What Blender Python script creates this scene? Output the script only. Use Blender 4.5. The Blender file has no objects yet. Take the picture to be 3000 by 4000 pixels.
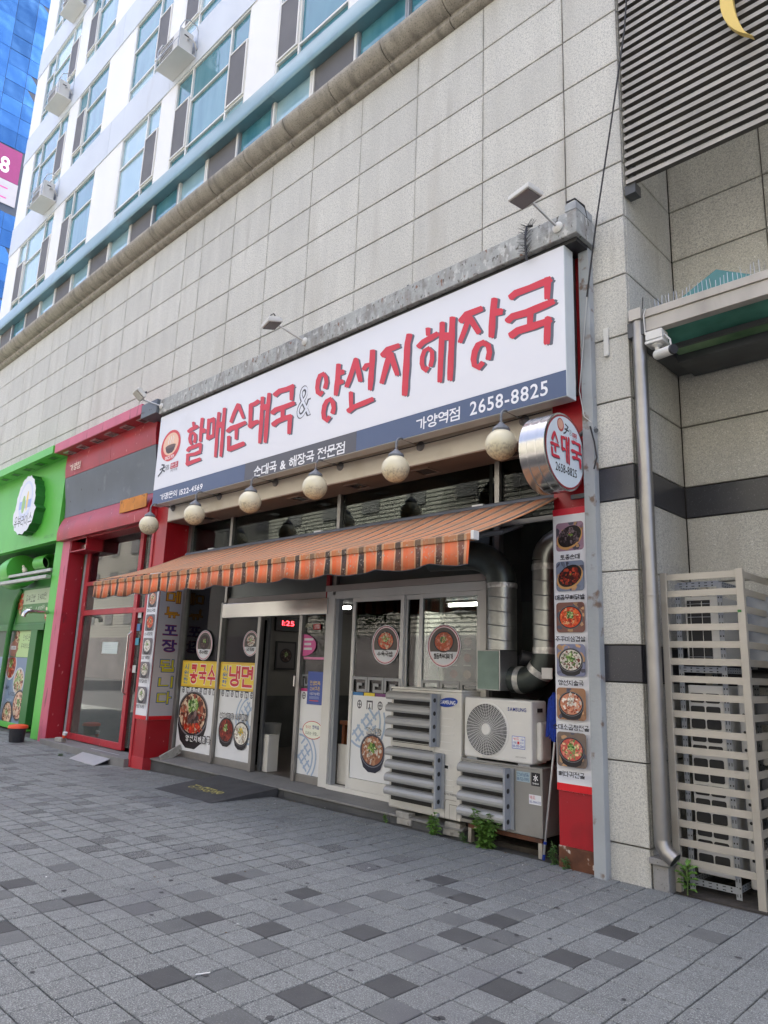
import bpy, math, random
from mathutils import Vector, Matrix
random.seed(11)
sc = bpy.context.scene
COL = sc.collection
R = math.radians

# ---------------------------------------------------------------- camera
cam_d = bpy.data.cameras.new('camera')
cam = bpy.data.objects.new('camera', cam_d)
COL.objects.link(cam)
sc.camera = cam
YAW, PITCH, ROLL = -0.77841, 0.21517, 0.03547
fwd = Vector((math.sin(YAW)*math.cos(PITCH), math.cos(YAW)*math.cos(PITCH), math.sin(PITCH)))
rgt0 = Vector((math.cos(YAW), -math.sin(YAW), 0))
up0 = rgt0.cross(fwd)
rgt = rgt0*math.cos(ROLL) + up0*math.sin(ROLL)
upv = -rgt0*math.sin(ROLL) + up0*math.cos(ROLL)
CAM = Vector((0, -5.611, 1.55))
mw = Matrix((rgt, upv, -fwd)).transposed().to_4x4()
mw.translation = CAM
cam.matrix_world = mw
cam_d.sensor_fit = 'HORIZONTAL'
cam_d.sensor_width = 36
cam_d.lens = 2779.7/3000*36
cam_d.clip_start = 0.05
cam_d.clip_end = 2000

# ---------------------------------------------------------------- sky, sun, exposure
SUN_EL, SUN_AZ = R(62), R(-6)      # sun stands high behind the building, so the street lies in open shade
world = bpy.data.worlds.new('World')
sc.world = world
world.use_nodes = True
wn = world.node_tree
bg = wn.nodes['Background']
sky = wn.nodes.new('ShaderNodeTexSky')
sky.sky_type = 'NISHITA'
sky.sun_disc = False
sky.sun_elevation = SUN_EL
sky.sun_rotation = SUN_AZ
sky.air_density = 0.45
sky.dust_density = 6.5
sky.ozone_density = 0.45
wn.links.new(sky.outputs[0], bg.inputs[0])
bg.inputs[1].default_value = 0.12
sun_d = bpy.data.lights.new('sun', 'SUN')
sun_d.energy = 4.5
sun_d.angle = R(0.6)
sun_d.color = (1.0, 0.96, 0.86)
sun = bpy.data.objects.new('sun', sun_d)
COL.objects.link(sun)
sdir = Vector((math.sin(SUN_AZ)*math.cos(SUN_EL), math.cos(SUN_AZ)*math.cos(SUN_EL), math.sin(SUN_EL)))
sun.rotation_euler = sdir.to_track_quat('Z', 'Y').to_euler()
sc.view_settings.view_transform = 'Standard'
sc.view_settings.look = 'None'
sc.view_settings.gamma = 1.0
sc.view_settings.exposure = 3.12
sc.cycles.max_bounces = 8
sc.cycles.transparent_max_bounces = 16
sc.cycles.use_denoising = True
sc.cycles.caustics_reflective = False
sc.cycles.caustics_refractive = False
sc.cycles.sample_clamp_indirect = 4.0

# ---------------------------------------------------------------- colour and material helpers
def lin(v):
    v /= 255.0
    return v/12.92 if v <= 0.04045 else ((v+0.055)/1.055)**2.4
def C(r, g, b, k=1.0):
    return (lin(r)*k, lin(g)*k, lin(b)*k, 1.0)
MATS = {}
def _new(name):
    m = bpy.data.materials.new(name)
    m.use_nodes = True
    nt = m.node_tree
    return m, nt, nt.nodes['Principled BSDF']
def N(nt, kind, **kw):
    n = nt.nodes.new(kind)
    for k, v in kw.items():
        setattr(n, k, v)
    return n
def _noise(nt, scale, detail=3, vec=None, dims=None):
    n = N(nt, 'ShaderNodeTexNoise')
    n.inputs['Scale'].default_value = scale
    n.inputs['Detail'].default_value = detail
    if vec is not None:
        nt.links.new(vec, n.inputs['Vector'])
    return n
def _ramp(nt, fac, a, b):
    r = N(nt, 'ShaderNodeMapRange')
    r.inputs['From Min'].default_value = a
    r.inputs['From Max'].default_value = b
    nt.links.new(fac, r.inputs['Value'])
    return r.outputs[0]
def _mix(nt, fac, c1, c2, mode='MIX'):
    m = N(nt, 'ShaderNodeMix', data_type='RGBA', blend_type=mode)
    for s, v in ((m.inputs[0], fac), (m.inputs[6], c1), (m.inputs[7], c2)):
        if hasattr(v, 'links') or hasattr(v, 'is_linked'):
            nt.links.new(v, s)
        else:
            s.default_value = v
    return m.outputs[2]
def mat(name, col, rough=0.5, metal=0.0, var=0.0, vscale=3.0, speck=None, dirt=None, bump=0.0, bscale=60.0,
        rand=0.0, attr=False, spec=0.5, stretch=None, coat=0.0, sub=None):
    """procedural material: base colour, soft variation, fine specks, dirt patches, relief, per-piece variation"""
    m, nt, bs = _new(name)
    geo = N(nt, 'ShaderNodeNewGeometry')
    pos = geo.outputs['Position']
    if stretch:
        mp = N(nt, 'ShaderNodeMapping')
        mp.inputs['Scale'].default_value = stretch
        nt.links.new(pos, mp.inputs['Vector'])
        spos = mp.outputs[0]
    else:
        spos = pos
    if attr:
        a = N(nt, 'ShaderNodeAttribute', attribute_name='Col')
        cur = a.outputs['Color']
    else:
        cur = tuple(col) if len(col) == 4 else (*col, 1)
    if rand:
        oi = N(nt, 'ShaderNodeObjectInfo')
        f = N(nt, 'ShaderNodeMapRange')
        f.inputs['To Min'].default_value = 1-rand
        f.inputs['To Max'].default_value = 1+rand
        nt.links.new(oi.outputs['Random'], f.inputs['Value'])
        cb = N(nt, 'ShaderNodeCombineColor')
        for i in range(3):
            nt.links.new(f.outputs[0], cb.inputs[i])
        cur = _mix(nt, 1.0, cur, cb.outputs[0], 'MULTIPLY')
    if var:
        n = _noise(nt, vscale, 4, spos)
        f = N(nt, 'ShaderNodeMapRange')
        f.inputs['From Min'].default_value = 0.3
        f.inputs['From Max'].default_value = 0.7
        f.inputs['To Min'].default_value = 1-var
        f.inputs['To Max'].default_value = 1+var*0.6
        nt.links.new(n.outputs[0], f.inputs['Value'])
        cb = N(nt, 'ShaderNodeCombineColor')
        for i in range(3):
            nt.links.new(f.outputs[0], cb.inputs[i])
        cur = _mix(nt, 1.0, cur, cb.outputs[0], 'MULTIPLY')
    for sp in ([speck] if isinstance(speck, tuple) else (speck or [])):
        scl, lo, hi, c = sp
        n = _noise(nt, scl, 2, pos)
        cur = _mix(nt, _ramp(nt, n.outputs[0], lo, hi), cur, c)
    if dirt:
        for d in (dirt if isinstance(dirt, list) else [dirt]):
            scl, lo, hi, c = d
            n = _noise(nt, scl, 6, spos)
            cur = _mix(nt, _ramp(nt, n.outputs[0], lo, hi), cur, c)
    if isinstance(cur, tuple):
        bs.inputs['Base Color'].default_value = cur
    else:
        nt.links.new(cur, bs.inputs['Base Color'])
    bs.inputs['Roughness'].default_value = rough
    bs.inputs['Metallic'].default_value = metal
    bs.inputs['Specular IOR Level'].default_value = spec
    bs.inputs['Coat Weight'].default_value = coat
    if bump:
        n = _noise(nt, bscale, 4, pos)
        b = N(nt, 'ShaderNodeBump')
        b.inputs['Strength'].default_value = bump
        b.inputs['Distance'].default_value = 0.01
        nt.links.new(n.outputs[0], b.inputs['Height'])
        nt.links.new(b.outputs[0], bs.inputs['Normal'])
    MATS[name] = m
    return m
def glass(name, tint=(0.9, 0.95, 0.93, 1), refl=1.0, haze=None, rough=0.01):
    """thin pane: mirror by fresnel over clear tinted transparency, optional film of dust or colour"""
    m, nt, bs = _new(name)
    out = nt.nodes['Material Output']
    nt.nodes.remove(bs)
    tr = N(nt, 'ShaderNodeBsdfTransparent')
    tr.inputs[0].default_value = tint
    gl = N(nt, 'ShaderNodeBsdfGlossy')
    gl.inputs['Roughness'].default_value = rough
    fr = N(nt, 'ShaderNodeFresnel')
    fr.inputs[0].default_value = 1.5
    k = N(nt, 'ShaderNodeMath', operation='MULTIPLY')
    k.inputs[1].default_value = refl
    nt.links.new(fr.outputs[0], k.inputs[0])
    mx = N(nt, 'ShaderNodeMixShader')
    nt.links.new(k.outputs[0], mx.inputs[0])
    nt.links.new(tr.outputs[0], mx.inputs[1])
    nt.links.new(gl.outputs[0], mx.inputs[2])
    last = mx.outputs[0]
    if haze:
        col, amt, scl = haze
        df = N(nt, 'ShaderNodeBsdfDiffuse')
        df.inputs[0].default_value = col
        geo = N(nt, 'ShaderNodeNewGeometry')
        n = _noise(nt, scl, 5, geo.outputs['Position'])
        f = N(nt, 'ShaderNodeMapRange')
        f.inputs['From Min'].default_value = 0.3
        f.inputs['From Max'].default_value = 0.75
        f.inputs['To Min'].default_value = amt*0.25
        f.inputs['To Max'].default_value = amt
        nt.links.new(n.outputs[0], f.inputs['Value'])
        m2 = N(nt, 'ShaderNodeMixShader')
        nt.links.new(f.outputs[0], m2.inputs[0])
        nt.links.new(last, m2.inputs[1])
        nt.links.new(df.outputs[0], m2.inputs[2])
        last = m2.outputs[0]
    nt.links.new(last, out.inputs[0])
    MATS[name] = m
    return m
def emit(name, col, s):
    m, nt, bs = _new(name)
    bs.inputs['Base Color'].default_value = col
    bs.inputs['Emission Color'].default_value = col
    bs.inputs['Emission Strength'].default_value = s
    MATS[name] = m
    return m

# ---------------------------------------------------------------- mesh builder
class MB:
    def __init__(s):
        s.v, s.f, s.c, s.mi = [], [], [], []
    def add(s, vs, fs, col=None, mi=0):
        b = len(s.v)
        s.v += [tuple(p) for p in vs]
        for f in fs:
            s.f.append(tuple(b+i for i in f))
            s.c.append(col)
            s.mi.append(mi)
        return s
    def box(s, x0, x1, y0, y1, z0, z1, col=None, mi=0):
        vs = [(x, y, z) for z in (z0, z1) for y in (y0, y1) for x in (x0, x1)]
        return s.add(vs, [(0, 2, 3, 1), (4, 5, 7, 6), (0, 1, 5, 4), (2, 6, 7, 3), (0, 4, 6, 2), (1, 3, 7, 5)], col, mi)
    def obox(s, c, size, rot, col=None, mi=0):
        vs = []
        for z in (-.5, .5):
            for y in (-.5, .5):
                for x in (-.5, .5):
                    vs.append(Vector(c) + rot @ Vector((x*size[0], y*size[1], z*size[2])))
        return s.add(vs, [(0, 2, 3, 1), (4, 5, 7, 6), (0, 1, 5, 4), (2, 6, 7, 3), (0, 4, 6, 2), (1, 3, 7, 5)], col, mi)
    def bar(s, p0, p1, w, h, up=(0, 0, 1), col=None):
        p0, p1 = Vector(p0), Vector(p1)
        d = (p1-p0)
        L = d.length
        d.normalize()
        sd = d.cross(Vector(up)).normalized()
        u = sd.cross(d)
        rot = Matrix((d, sd, u)).transposed()
        return s.obox((p0+p1)/2, (L, w, h), rot, col)
    def tube(s, path, r, n=10, caps=True, col=None):
        P = [Vector(p) for p in path]
        rings = []
        prev = None
        for i, p in enumerate(P):
            t = (P[min(i+1, len(P)-1)]-P[max(i-1, 0)]).normalized()
            if prev is None:
                a = Vector((0, 0, 1)) if abs(t.z) < .9 else Vector((1, 0, 0))
                u = t.cross(a).normalized()
            else:
                u = (prev - t*prev.dot(t)).normalized()
            prev = u
            w = t.cross(u)
            rr = r[i] if isinstance(r, (list, tuple)) else r
            rings.append([p + (u*math.cos(2*math.pi*k/n)+w*math.sin(2*math.pi*k/n))*rr for k in range(n)])
        vs = [q for g in rings for q in g]
        fs = []
        for i in range(len(P)-1):
            for k in range(n):
                a, b = i*n+k, i*n+(k+1) % n
                fs.append((a, b, b+n, a+n))
        if caps:
            fs.append(tuple(reversed(range(n))))
            fs.append(tuple((len(P)-1)*n+k for k in range(n)))
        return s.add(vs, fs, col)
    def lathe(s, prof, c, axis=(0, 0, 1), n=24, col=None):
        """prof: [(r, h)] along axis from c"""
        ax = Vector(axis).normalized()
        a = Vector((1, 0, 0)) if abs(ax.x) < .9 else Vector((0, 1, 0))
        u = (a-ax*a.dot(ax)).normalized()
        w = ax.cross(u)
        vs = []
        for r, h in prof:
            for k in range(n):
                t = 2*math.pi*k/n
                vs.append(Vector(c)+ax*h+(u*math.cos(t)+w*math.sin(t))*max(r, 1e-4))
        fs = []
        for i in range(len(prof)-1):
            for k in range(n):
                fs.append((i*n+k, i*n+(k+1) % n, (i+1)*n+(k+1) % n, (i+1)*n+k))
        fs.append(tuple(reversed(range(n))))
        fs.append(tuple((len(prof)-1)*n+k for k in range(n)))
        return s.add(vs, fs, col)
    def extr(s, pts, axis, a, b, col=None):
        """closed 2D profile pts swept along a world axis from a to b; axis 'x': pts=(y,z), 'y': (x,z), 'z': (x,y)"""
        n = len(pts)
        def P(p, t):
            return {'x': (t, p[0], p[1]), 'y': (p[0], t, p[1]), 'z': (p[0], p[1], t)}[axis]
        vs = [P(p, a) for p in pts]+[P(p, b) for p in pts]
        fs = [(i, (i+1) % n, n+(i+1) % n, n+i) for i in range(n)]
        fs += [tuple(range(n)), tuple(reversed(range(n, 2*n)))]
        return s.add(vs, fs, col)
    def frame(s, x0, x1, z0, z1, y0, y1, t, col=None, bottom=None):
        """rectangular frame in the x-z plane"""
        bt = t if bottom is None else bottom
        s.box(x0, x0+t, y0, y1, z0, z1, col)
        s.box(x1-t, x1, y0, y1, z0, z1, col)
        s.box(x0+t, x1-t, y0, y1, z1-t, z1, col)
        s.box(x0+t, x1-t, y0, y1, z0, z0+bt, col)
        return s
    def mesh(s, name, origin=(0, 0, 0)):
        o = Vector(origin)
        me = bpy.data.meshes.new(name)
        me.from_pydata([(p[0]-o.x, p[1]-o.y, p[2]-o.z) for p in s.v], [], s.f)
        if any(c is not None for c in s.c):
            at = me.color_attributes.new('Col', 'FLOAT_COLOR', 'CORNER')
            buf = []
            for f, c in zip(s.f, s.c):
                buf += list(c or (.5, .5, .5, 1))*len(f)
            at.data.foreach_set('color', buf)
        return me
    def build(s, name, m, parent=None, bevel=0, smooth=False, seg=2, kind=None, recalc=True):
        org = ORG.get(parent.name, Vector((0, 0, 0))) if parent else Vector((0, 0, 0))
        me = s.mesh(name, org)
        if recalc:
            import bmesh
            bm = bmesh.new()
            bm.from_mesh(me)
            bmesh.ops.recalc_face_normals(bm, faces=bm.faces)
            bm.to_mesh(me)
            bm.free()
        for mm in (m if isinstance(m, (list, tuple)) else [m]):
            me.materials.append(MATS[mm] if isinstance(mm, str) else mm)
        if any(s.mi):
            me.polygons.foreach_set('material_index', s.mi)
        if smooth:
            me.shade_smooth()
            me.set_sharp_from_angle(angle=R(smooth if smooth is not True else 35))
        o = bpy.data.objects.new(name, me)
        COL.objects.link(o)
        if parent:
            o.parent = parent
            ORG[o.name] = org
        if bevel:
            b = o.modifiers.new('bevel', 'BEVEL')
            b.width = bevel
            b.segments = seg
            b.limit_method = 'ANGLE'
        if kind:
            o['kind'] = kind
        return o
ORG = {}
def thing(name, label, cat, loc=(0, 0, 0), group=None):
    o = bpy.data.objects.new(name, None)
    COL.objects.link(o)
    o.location = loc
    o.empty_display_size = 0.1
    ORG[o.name] = Vector(loc)
    o['label'], o['category'] = label, cat
    if group:
        o['group'] = group
    return o
def tag(o, label, cat, group=None):
    o['label'], o['category'] = label, cat
    if group:
        o['group'] = group
    return o
def struct(o):
    o['kind'] = 'structure'
    return o
def piece(name, me, parent, loc, rot=None, scale=None):
    """one of many alike pieces sharing mesh data"""
    o = bpy.data.objects.new(name, me)
    COL.objects.link(o)
    o.parent = parent
    o.location = Vector(loc)-ORG.get(parent.name, Vector((0, 0, 0)))
    if rot is not None:
        o.rotation_euler = rot
    if scale is not None:
        o.scale = scale
    return o
def copy_tree(o, parent=None, shift=None):
    c = o.copy()
    COL.objects.link(c)
    c.parent = parent
    if shift is not None:
        c.location = o.location+Vector(shift)
        ORG[c.name] = ORG.get(o.name, Vector((0, 0, 0)))+Vector(shift)
    for ch in list(o.children):
        copy_tree(ch, c)
    return c

# ---------------------------------------------------------------- lettering
# Korean letters are drawn as pen strokes: each jamo is a few polylines in a unit box, set into its syllable block
def _ring(x0, x1, y0, y1, n=14):
    return [((x0+x1)/2+(x1-x0)/2*math.cos(2*math.pi*i/n), (y0+y1)/2+(y1-y0)/2*math.sin(2*math.pi*i/n)) for i in range(n+1)]
CONS = {
    'ㄱ': [[(0, 1), (1, 1), (.9, 0)]], 'ㄴ': [[(0, 1), (0, 0), (1, 0)]], 'ㄷ': [[(1, 1), (0, 1), (0, 0), (1, 0)]],
    'ㄹ': [[(0, 1), (1, 1), (1, .5), (0, .5), (0, 0), (1, 0)]], 'ㅁ': [[(0, 1), (1, 1), (1, 0), (0, 0), (0, 1)]],
    'ㅂ': [[(0, 1), (0, 0), (1, 0), (1, 1)], [(0, .5), (1, .5)]], 'ㅅ': [[(.5, 1), (.35, .4), (0, 0)], [(.45, .6), (1, 0)]],
    'ㅇ': [_ring(.02, .98, 0, 1)], 'ㅈ': [[(0, 1), (1, 1)], [(.5, 1), (.36, .42), (0, 0)], [(.45, .6), (1, 0)]],
    'ㅊ': [[(.32, 1), (.68, 1)], [(0, .76), (1, .76)], [(.5, .76), (.36, .35), (0, 0)], [(.45, .48), (1, 0)]],
    'ㅋ': [[(0, 1), (1, 1), (.9, 0)], [(0, .52), (.96, .52)]], 'ㅌ': [[(1, 1), (0, 1), (0, 0), (1, 0)], [(0, .5), (.95, .5)]],
    'ㅍ': [[(0, 1), (1, 1)], [(0, 0), (1, 0)], [(.28, 1), (.28, 0)], [(.72, 1), (.72, 0)]],
    'ㅎ': [[(.32, 1), (.68, 1)], [(0, .76), (1, .76)], _ring(.14, .86, 0, .56)]}
VERT = {
    'ㅣ': [[(.5, 1), (.5, 0)]], 'ㅏ': [[(.35, 1), (.35, 0)], [(.35, .52), (1, .52)]], 'ㅑ': [[(.35, 1), (.35, 0)], [(.35, .66), (1, .66)], [(.35, .38), (1, .38)]],
    'ㅓ': [[(.8, 1), (.8, 0)], [(0, .55), (.8, .55)]], 'ㅕ': [[(.8, 1), (.8, 0)], [(0, .68), (.8, .68)], [(0, .4), (.8, .4)]],
    'ㅐ': [[(.15, 1), (.15, 0)], [(.85, 1), (.85, 0)], [(.15, .52), (.85, .52)]], 'ㅔ': [[(.4, 1), (.4, 0)], [(.95, 1), (.95, 0)], [(-.1, .55), (.4, .55)]],
    'ㅖ': [[(.4, 1), (.4, 0)], [(.95, 1), (.95, 0)], [(-.1, .66), (.4, .66)], [(-.1, .4), (.4, .4)]]}
HORI = {
    'ㅗ': [[(0, 0), (1, 0)], [(.5, 0), (.5, 1)]], 'ㅛ': [[(0, 0), (1, 0)], [(.32, 0), (.32, 1)], [(.68, 0), (.68, 1)]],
    'ㅜ': [[(0, 1), (1, 1)], [(.5, 1), (.5, 0)]], 'ㅠ': [[(0, 1), (1, 1)], [(.32, 1), (.32, 0)], [(.68, 1), (.68, 0)]], 'ㅡ': [[(0, .5), (1, .5)]]}
LEAD = 'ㄱㄲㄴㄷㄸㄹㅁㅂㅃㅅㅆㅇㅈㅉㅊㅋㅌㅍㅎ'
VOWS = ['ㅏ', 'ㅐ', 'ㅑ', 'ㅒ', 'ㅓ', 'ㅔ', 'ㅕ', 'ㅖ', 'ㅗ', 'ㅗㅏ', 'ㅗㅐ', 'ㅗㅣ', 'ㅛ', 'ㅜ', 'ㅜㅓ', 'ㅜㅔ', 'ㅜㅣ', 'ㅠ', 'ㅡ', 'ㅡㅣ', 'ㅣ']
TAIL = ['', 'ㄱ', 'ㄱㄱ', 'ㄱㅅ', 'ㄴ', 'ㄴㅈ', 'ㄴㅎ', 'ㄷ', 'ㄹ', 'ㄹㄱ', 'ㄹㅁ', 'ㄹㅂ', 'ㄹㅅ', 'ㄹㅌ', 'ㄹㅍ', 'ㄹㅎ', 'ㅁ', 'ㅂ', 'ㅂㅅ', 'ㅅ', 'ㅅㅅ', 'ㅇ', 'ㅈ', 'ㅊ', 'ㅋ', 'ㅌ', 'ㅍ', 'ㅎ']
DBL = {'ㄲ': 'ㄱㄱ', 'ㄸ': 'ㄷㄷ', 'ㅃ': 'ㅂㅂ', 'ㅆ': 'ㅅㅅ', 'ㅉ': 'ㅈㅈ'}
def _fit(lines, x0, x1, y0, y1):
    return [[(x0+p[0]*(x1-x0), y0+p[1]*(y1-y0)) for p in ln] for ln in lines]
def _cons(c, x0, x1, y0, y1):
    c = DBL.get(c, c)
    if len(c) == 2:
        m = (x0+x1)/2
        return _fit(CONS[c[0]], x0, m-.06, y0, y1)+_fit(CONS[c[1]], m+.06, x1, y0, y1)
    return _fit(CONS[c], x0, x1, y0, y1)
def hangul(ch):
    """pen strokes of one syllable in an em square"""
    n = ord(ch)-0xAC00
    if not 0 <= n < 11172:
        return _fit(CONS[ch], .05, .85, .05, .85) if ch in CONS else None
    a, v, t = LEAD[n//588], VOWS[n % 588//28], TAIL[n % 28]
    h = next((c for c in v if c in HORI), None)
    w = next((c for c in v if c in VERT), None)
    if h and w:
        b = ((.02, .5, .66, .98), (0, .6, .42, .56), (.64, .92, .40, 1)) if t else ((.02, .5, .52, .95), (0, .6, .14, .38), (.64, .92, 0, 1))
    elif w:
        b = ((.02, .5, .54, .96), None, (.6, .92, .42, 1)) if t else ((.02, .5, .16, .84), None, (.6, .92, 0, 1))
    else:
        b = ((.18, .74, .68, 1), (0, .92, .42, .57), None) if t else ((.14, .78, .5, .98), (0, .92, .06, .34), None)
    out = _cons(a, *b[0])
    if h:
        out += _fit(HORI[h], *b[1])
    if w:
        out += _fit(VERT[w], *b[2])
    if t:
        out += _cons(t, .14, .84, 0, .30)
    return out
_TX, _GC = {}, {}
_cu = bpy.data.curves.new('lettering', 'FONT')
_cu.resolution_u = 3
_to = bpy.data.objects.new('lettering', _cu)
_ts = bpy.data.scenes.new('lettering')
_ts.collection.objects.link(_to)
_tv = _ts.view_layers[0]
def _glyph(ch, off):
    """one character: faces as point lists with a layer number, and its advance"""
    k = (ch, off)
    if k in _GC:
        return _GC[k]
    st = hangul(ch)
    if ch == ' ':
        r = ([], .35)
    elif st:
        hw = (.075+off*2.0)/2
        fs, lay = [], 0
        for ln in st:
            for p, q in zip(ln, ln[1:]):
                a, b = Vector(p), Vector(q)
                d = (b-a).normalized()
                n = Vector((-d.y, d.x))*hw
                e = d*hw*(.35 if len(ln) > 9 else .9)
                fs.append(([tuple(x) for x in (a-n-e, b-n+e, b+n+e, a+n-e)], lay))
                lay += 1
        r = (fs, 1.06)
    else:
        _cu.body, _cu.offset = ch, off
        _tv.update()
        me = bpy.data.meshes.new_from_object(_to.evaluated_get(_tv.depsgraph))
        pts = [(v.co.x, v.co.y*1.25) for v in me.vertices]
        x0 = min([p[0] for p in pts] or [0])
        pts = [((p[0]-x0)*1.1+.04, p[1]) for p in pts]
        r = ([([pts[i] for i in p.vertices], 0) for p in me.polygons], max([p[0] for p in pts] or [.2])+.07)
        bpy.data.meshes.remove(me)
    _GC[k] = r
    return r
def glyphs(s, off=0.0):
    """flat outline of a string, scaled to a unit box"""
    if (s, off) not in _TX:
        fs, x = [], 0
        for ch in s:
            f, adv = _glyph(ch, off)
            fs += [([(p[0]+x, p[1]) for p in pl], l) for pl, l in f]
            x += adv
        xs, ys = [p[0] for pl, l in fs for p in pl], [p[1] for pl, l in fs for p in pl]
        x0, y0 = min(xs), min(ys)
        w, h = max(max(xs)-x0, 1e-4), max(max(ys)-y0, 1e-4)
        _TX[(s, off)] = [([((p[0]-x0)/w, (p[1]-y0)/h) for p in pl], l) for pl, l in fs]
    return _TX[(s, off)]
class Flat:
    """flat print on a surface: shapes laid one on another in order, coloured per shape"""
    STEP = 0.00006
    def __init__(s, o, u=(1, 0, 0), v=(0, 0, 1), lift=0.001):
        s.o, s.u, s.v_ = Vector(o), Vector(u), Vector(v)
        s.n = s.u.cross(s.v_)
        s.m = MB()
        s.k = 0
        s.lift = lift
    def P(s, p, k=None):
        return s.o+s.u*p[0]+s.v_*p[1]+s.n*(s.lift+(s.k if k is None else k)*s.STEP)
    def poly(s, pts, col, k=None):
        if k is None:
            s.k += 1
        s.m.add([s.P(p, k) for p in pts], [tuple(range(len(pts)))], col)
    def rect(s, x0, x1, z0, z1, col):
        s.poly([(x0, z0), (x1, z0), (x1, z1), (x0, z1)], col)
    def rrect(s, x0, x1, z0, z1, r, col):
        pts = []
        for cx, cz, a0 in ((x1-r, z1-r, 0), (x0+r, z1-r, 90), (x0+r, z0+r, 180), (x1-r, z0+r, 270)):
            for i in range(5):
                a = R(a0+i*22.5)
                pts.append((cx+r*math.cos(a), cz+r*math.sin(a)))
        s.poly(pts, col)
    def ell(s, cx, cz, rx, rz, col, n=28, rot=0):
        ca, sa = math.cos(rot), math.sin(rot)
        pts = []
        for i in range(n):
            t = 2*math.pi*i/n
            a, b = rx*math.cos(t), rz*math.sin(t)
            pts.append((cx+a*ca-b*sa, cz+a*sa+b*ca))
        s.poly(pts, col)
    def line(s, pts, w, col, closed=False):
        s.k += 1
        n = len(pts)
        for i in range(n if closed else n-1):
            a, b = Vector(pts[i]), Vector(pts[(i+1) % n])
            d = (b-a).normalized()
            q = Vector((-d.y, d.x))*w/2
            e = d*w*0.4
            s.k += 0.2
            s.m.add([s.P(p) for p in (a-q-e, b-q+e, b+q+e, a+q-e)], [(0, 1, 2, 3)], col)
        s.k = math.ceil(s.k)
    def text(s, t, x, z, w, h, col, off=0.0, skew=0.0):
        s.k += 1
        top = 0
        for pl, lay in glyphs(t, off):
            top = max(top, lay)
            s.m.add([s.P((x+a*w+skew*b*h, z+b*h), s.k+lay*.4) for a, b in pl], [tuple(range(len(pl)))], col)
        s.k += math.ceil(top*.4)
    def vtext(s, t, x, z_top, w, h, step, col, off=0.0):
        z = z_top
        for ch in t:
            if ch != ' ':
                s.text(ch, x, z-h, w, h, col, off)
            z -= step if ch != ' ' else step*0.5
    def blobs(s, cx, cz, rx, rz, pal, n, size, seed=0, clip=None):
        rd = random.Random(seed)
        base = s.k+1
        for i in range(n):
            for _ in range(20):
                a, b = rd.uniform(-1, 1), rd.uniform(-1, 1)
                if a*a+b*b < 1:
                    break
            px, pz = cx+a*rx, cz+b*rz
            if clip and not (clip[0] < px < clip[1] and clip[2] < pz < clip[3]):
                continue
            sz = size*rd.uniform(.5, 1.3)
            el = rd.uniform(.35, 1)
            th = rd.uniform(0, 3.14)
            m = rd.randint(5, 7)
            pts = []
            for j in range(m):
                t = 2*math.pi*j/m
                q = sz*rd.uniform(.7, 1.2)
                u_, v_ = q*math.cos(t), q*el*math.sin(t)
                pts.append((px+u_*math.cos(th)-v_*math.sin(th), pz+u_*math.sin(th)+v_*math.cos(th)))
            if clip:
                pts = [(min(max(p[0], clip[0]), clip[1]), min(max(p[1], clip[2]), clip[3])) for p in pts]
            c = rd.choice(pal)
            k = rd.uniform(.6, 1.15)
            s.poly(pts, (c[0]*k, c[1]*k, c[2]*k, 1), base+(i % 40))
        s.k = base+40
    def build(s, name, parent, m='print'):
        return s.m.build(name, m, parent, recalc=False)
RED = [C(150, 38, 24), C(186, 62, 36), C(112, 26, 18), C(205, 100, 60), C(222, 178, 140)]
DARKF = [C(70, 52, 50), C(96, 76, 74), C(46, 34, 36), C(120, 98, 96)]
NOOD = [C(206, 168, 140), C(180, 96, 66), C(226, 204, 176), C(148, 60, 40), C(90, 44, 36)]
GRN = [C(96, 140, 52), C(150, 186, 92), C(60, 104, 40), C(205, 220, 170)]
WHT = [C(225, 222, 212), C(196, 190, 178), C(170, 150, 130), C(238, 236, 228)]
BLACK = C(24, 23, 26)
def bowl(F, cx, cz, r, pal, seed, body=True, garnish=GRN, gp=(0, .15), sq=.92, rim=C(70, 72, 78), clip=None, dens=1.0, outer=None):
    """a printed picture of a stone bowl of soup"""
    oc = outer or C(30, 28, 32)
    if body:
        pts = [(cx+r*math.cos(R(a)), cz+r*sq*math.sin(R(a))) for a in range(0, 181, 15)]
        pts += [(cx-r*.93, cz-r*.45), (cx-r*.7, cz-r*.95), (cx-r*.3, cz-r*1.18), (cx+r*.3, cz-r*1.18), (cx+r*.7, cz-r*.95), (cx+r*.93, cz-r*.45)]
        if clip:
            pts = [(min(max(p[0], clip[0]), clip[1]), min(max(p[1], clip[2]), clip[3])) for p in pts]
        F.poly(pts, oc)
    def cl(pts):
        return [(min(max(p[0], clip[0]), clip[1]), min(max(p[1], clip[2]), clip[3])) for p in pts] if clip else pts
    for k, c in ((1.0, rim), (.94, oc), (.86, pal[0])):
        F.poly(cl([(cx+r*k*math.cos(2*math.pi*i/28), cz+r*sq*k*math.sin(2*math.pi*i/28)) for i in range(28)]), c)
    F.blobs(cx, cz, r*.78, r*sq*.78, pal, int(110*dens), r*.12, seed, clip)
    if garnish:
        F.blobs(cx+gp[0]*r, cz+gp[1]*r, r*.3, r*.26, garnish, int(34*dens), r*.09, seed+9, clip)
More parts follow.
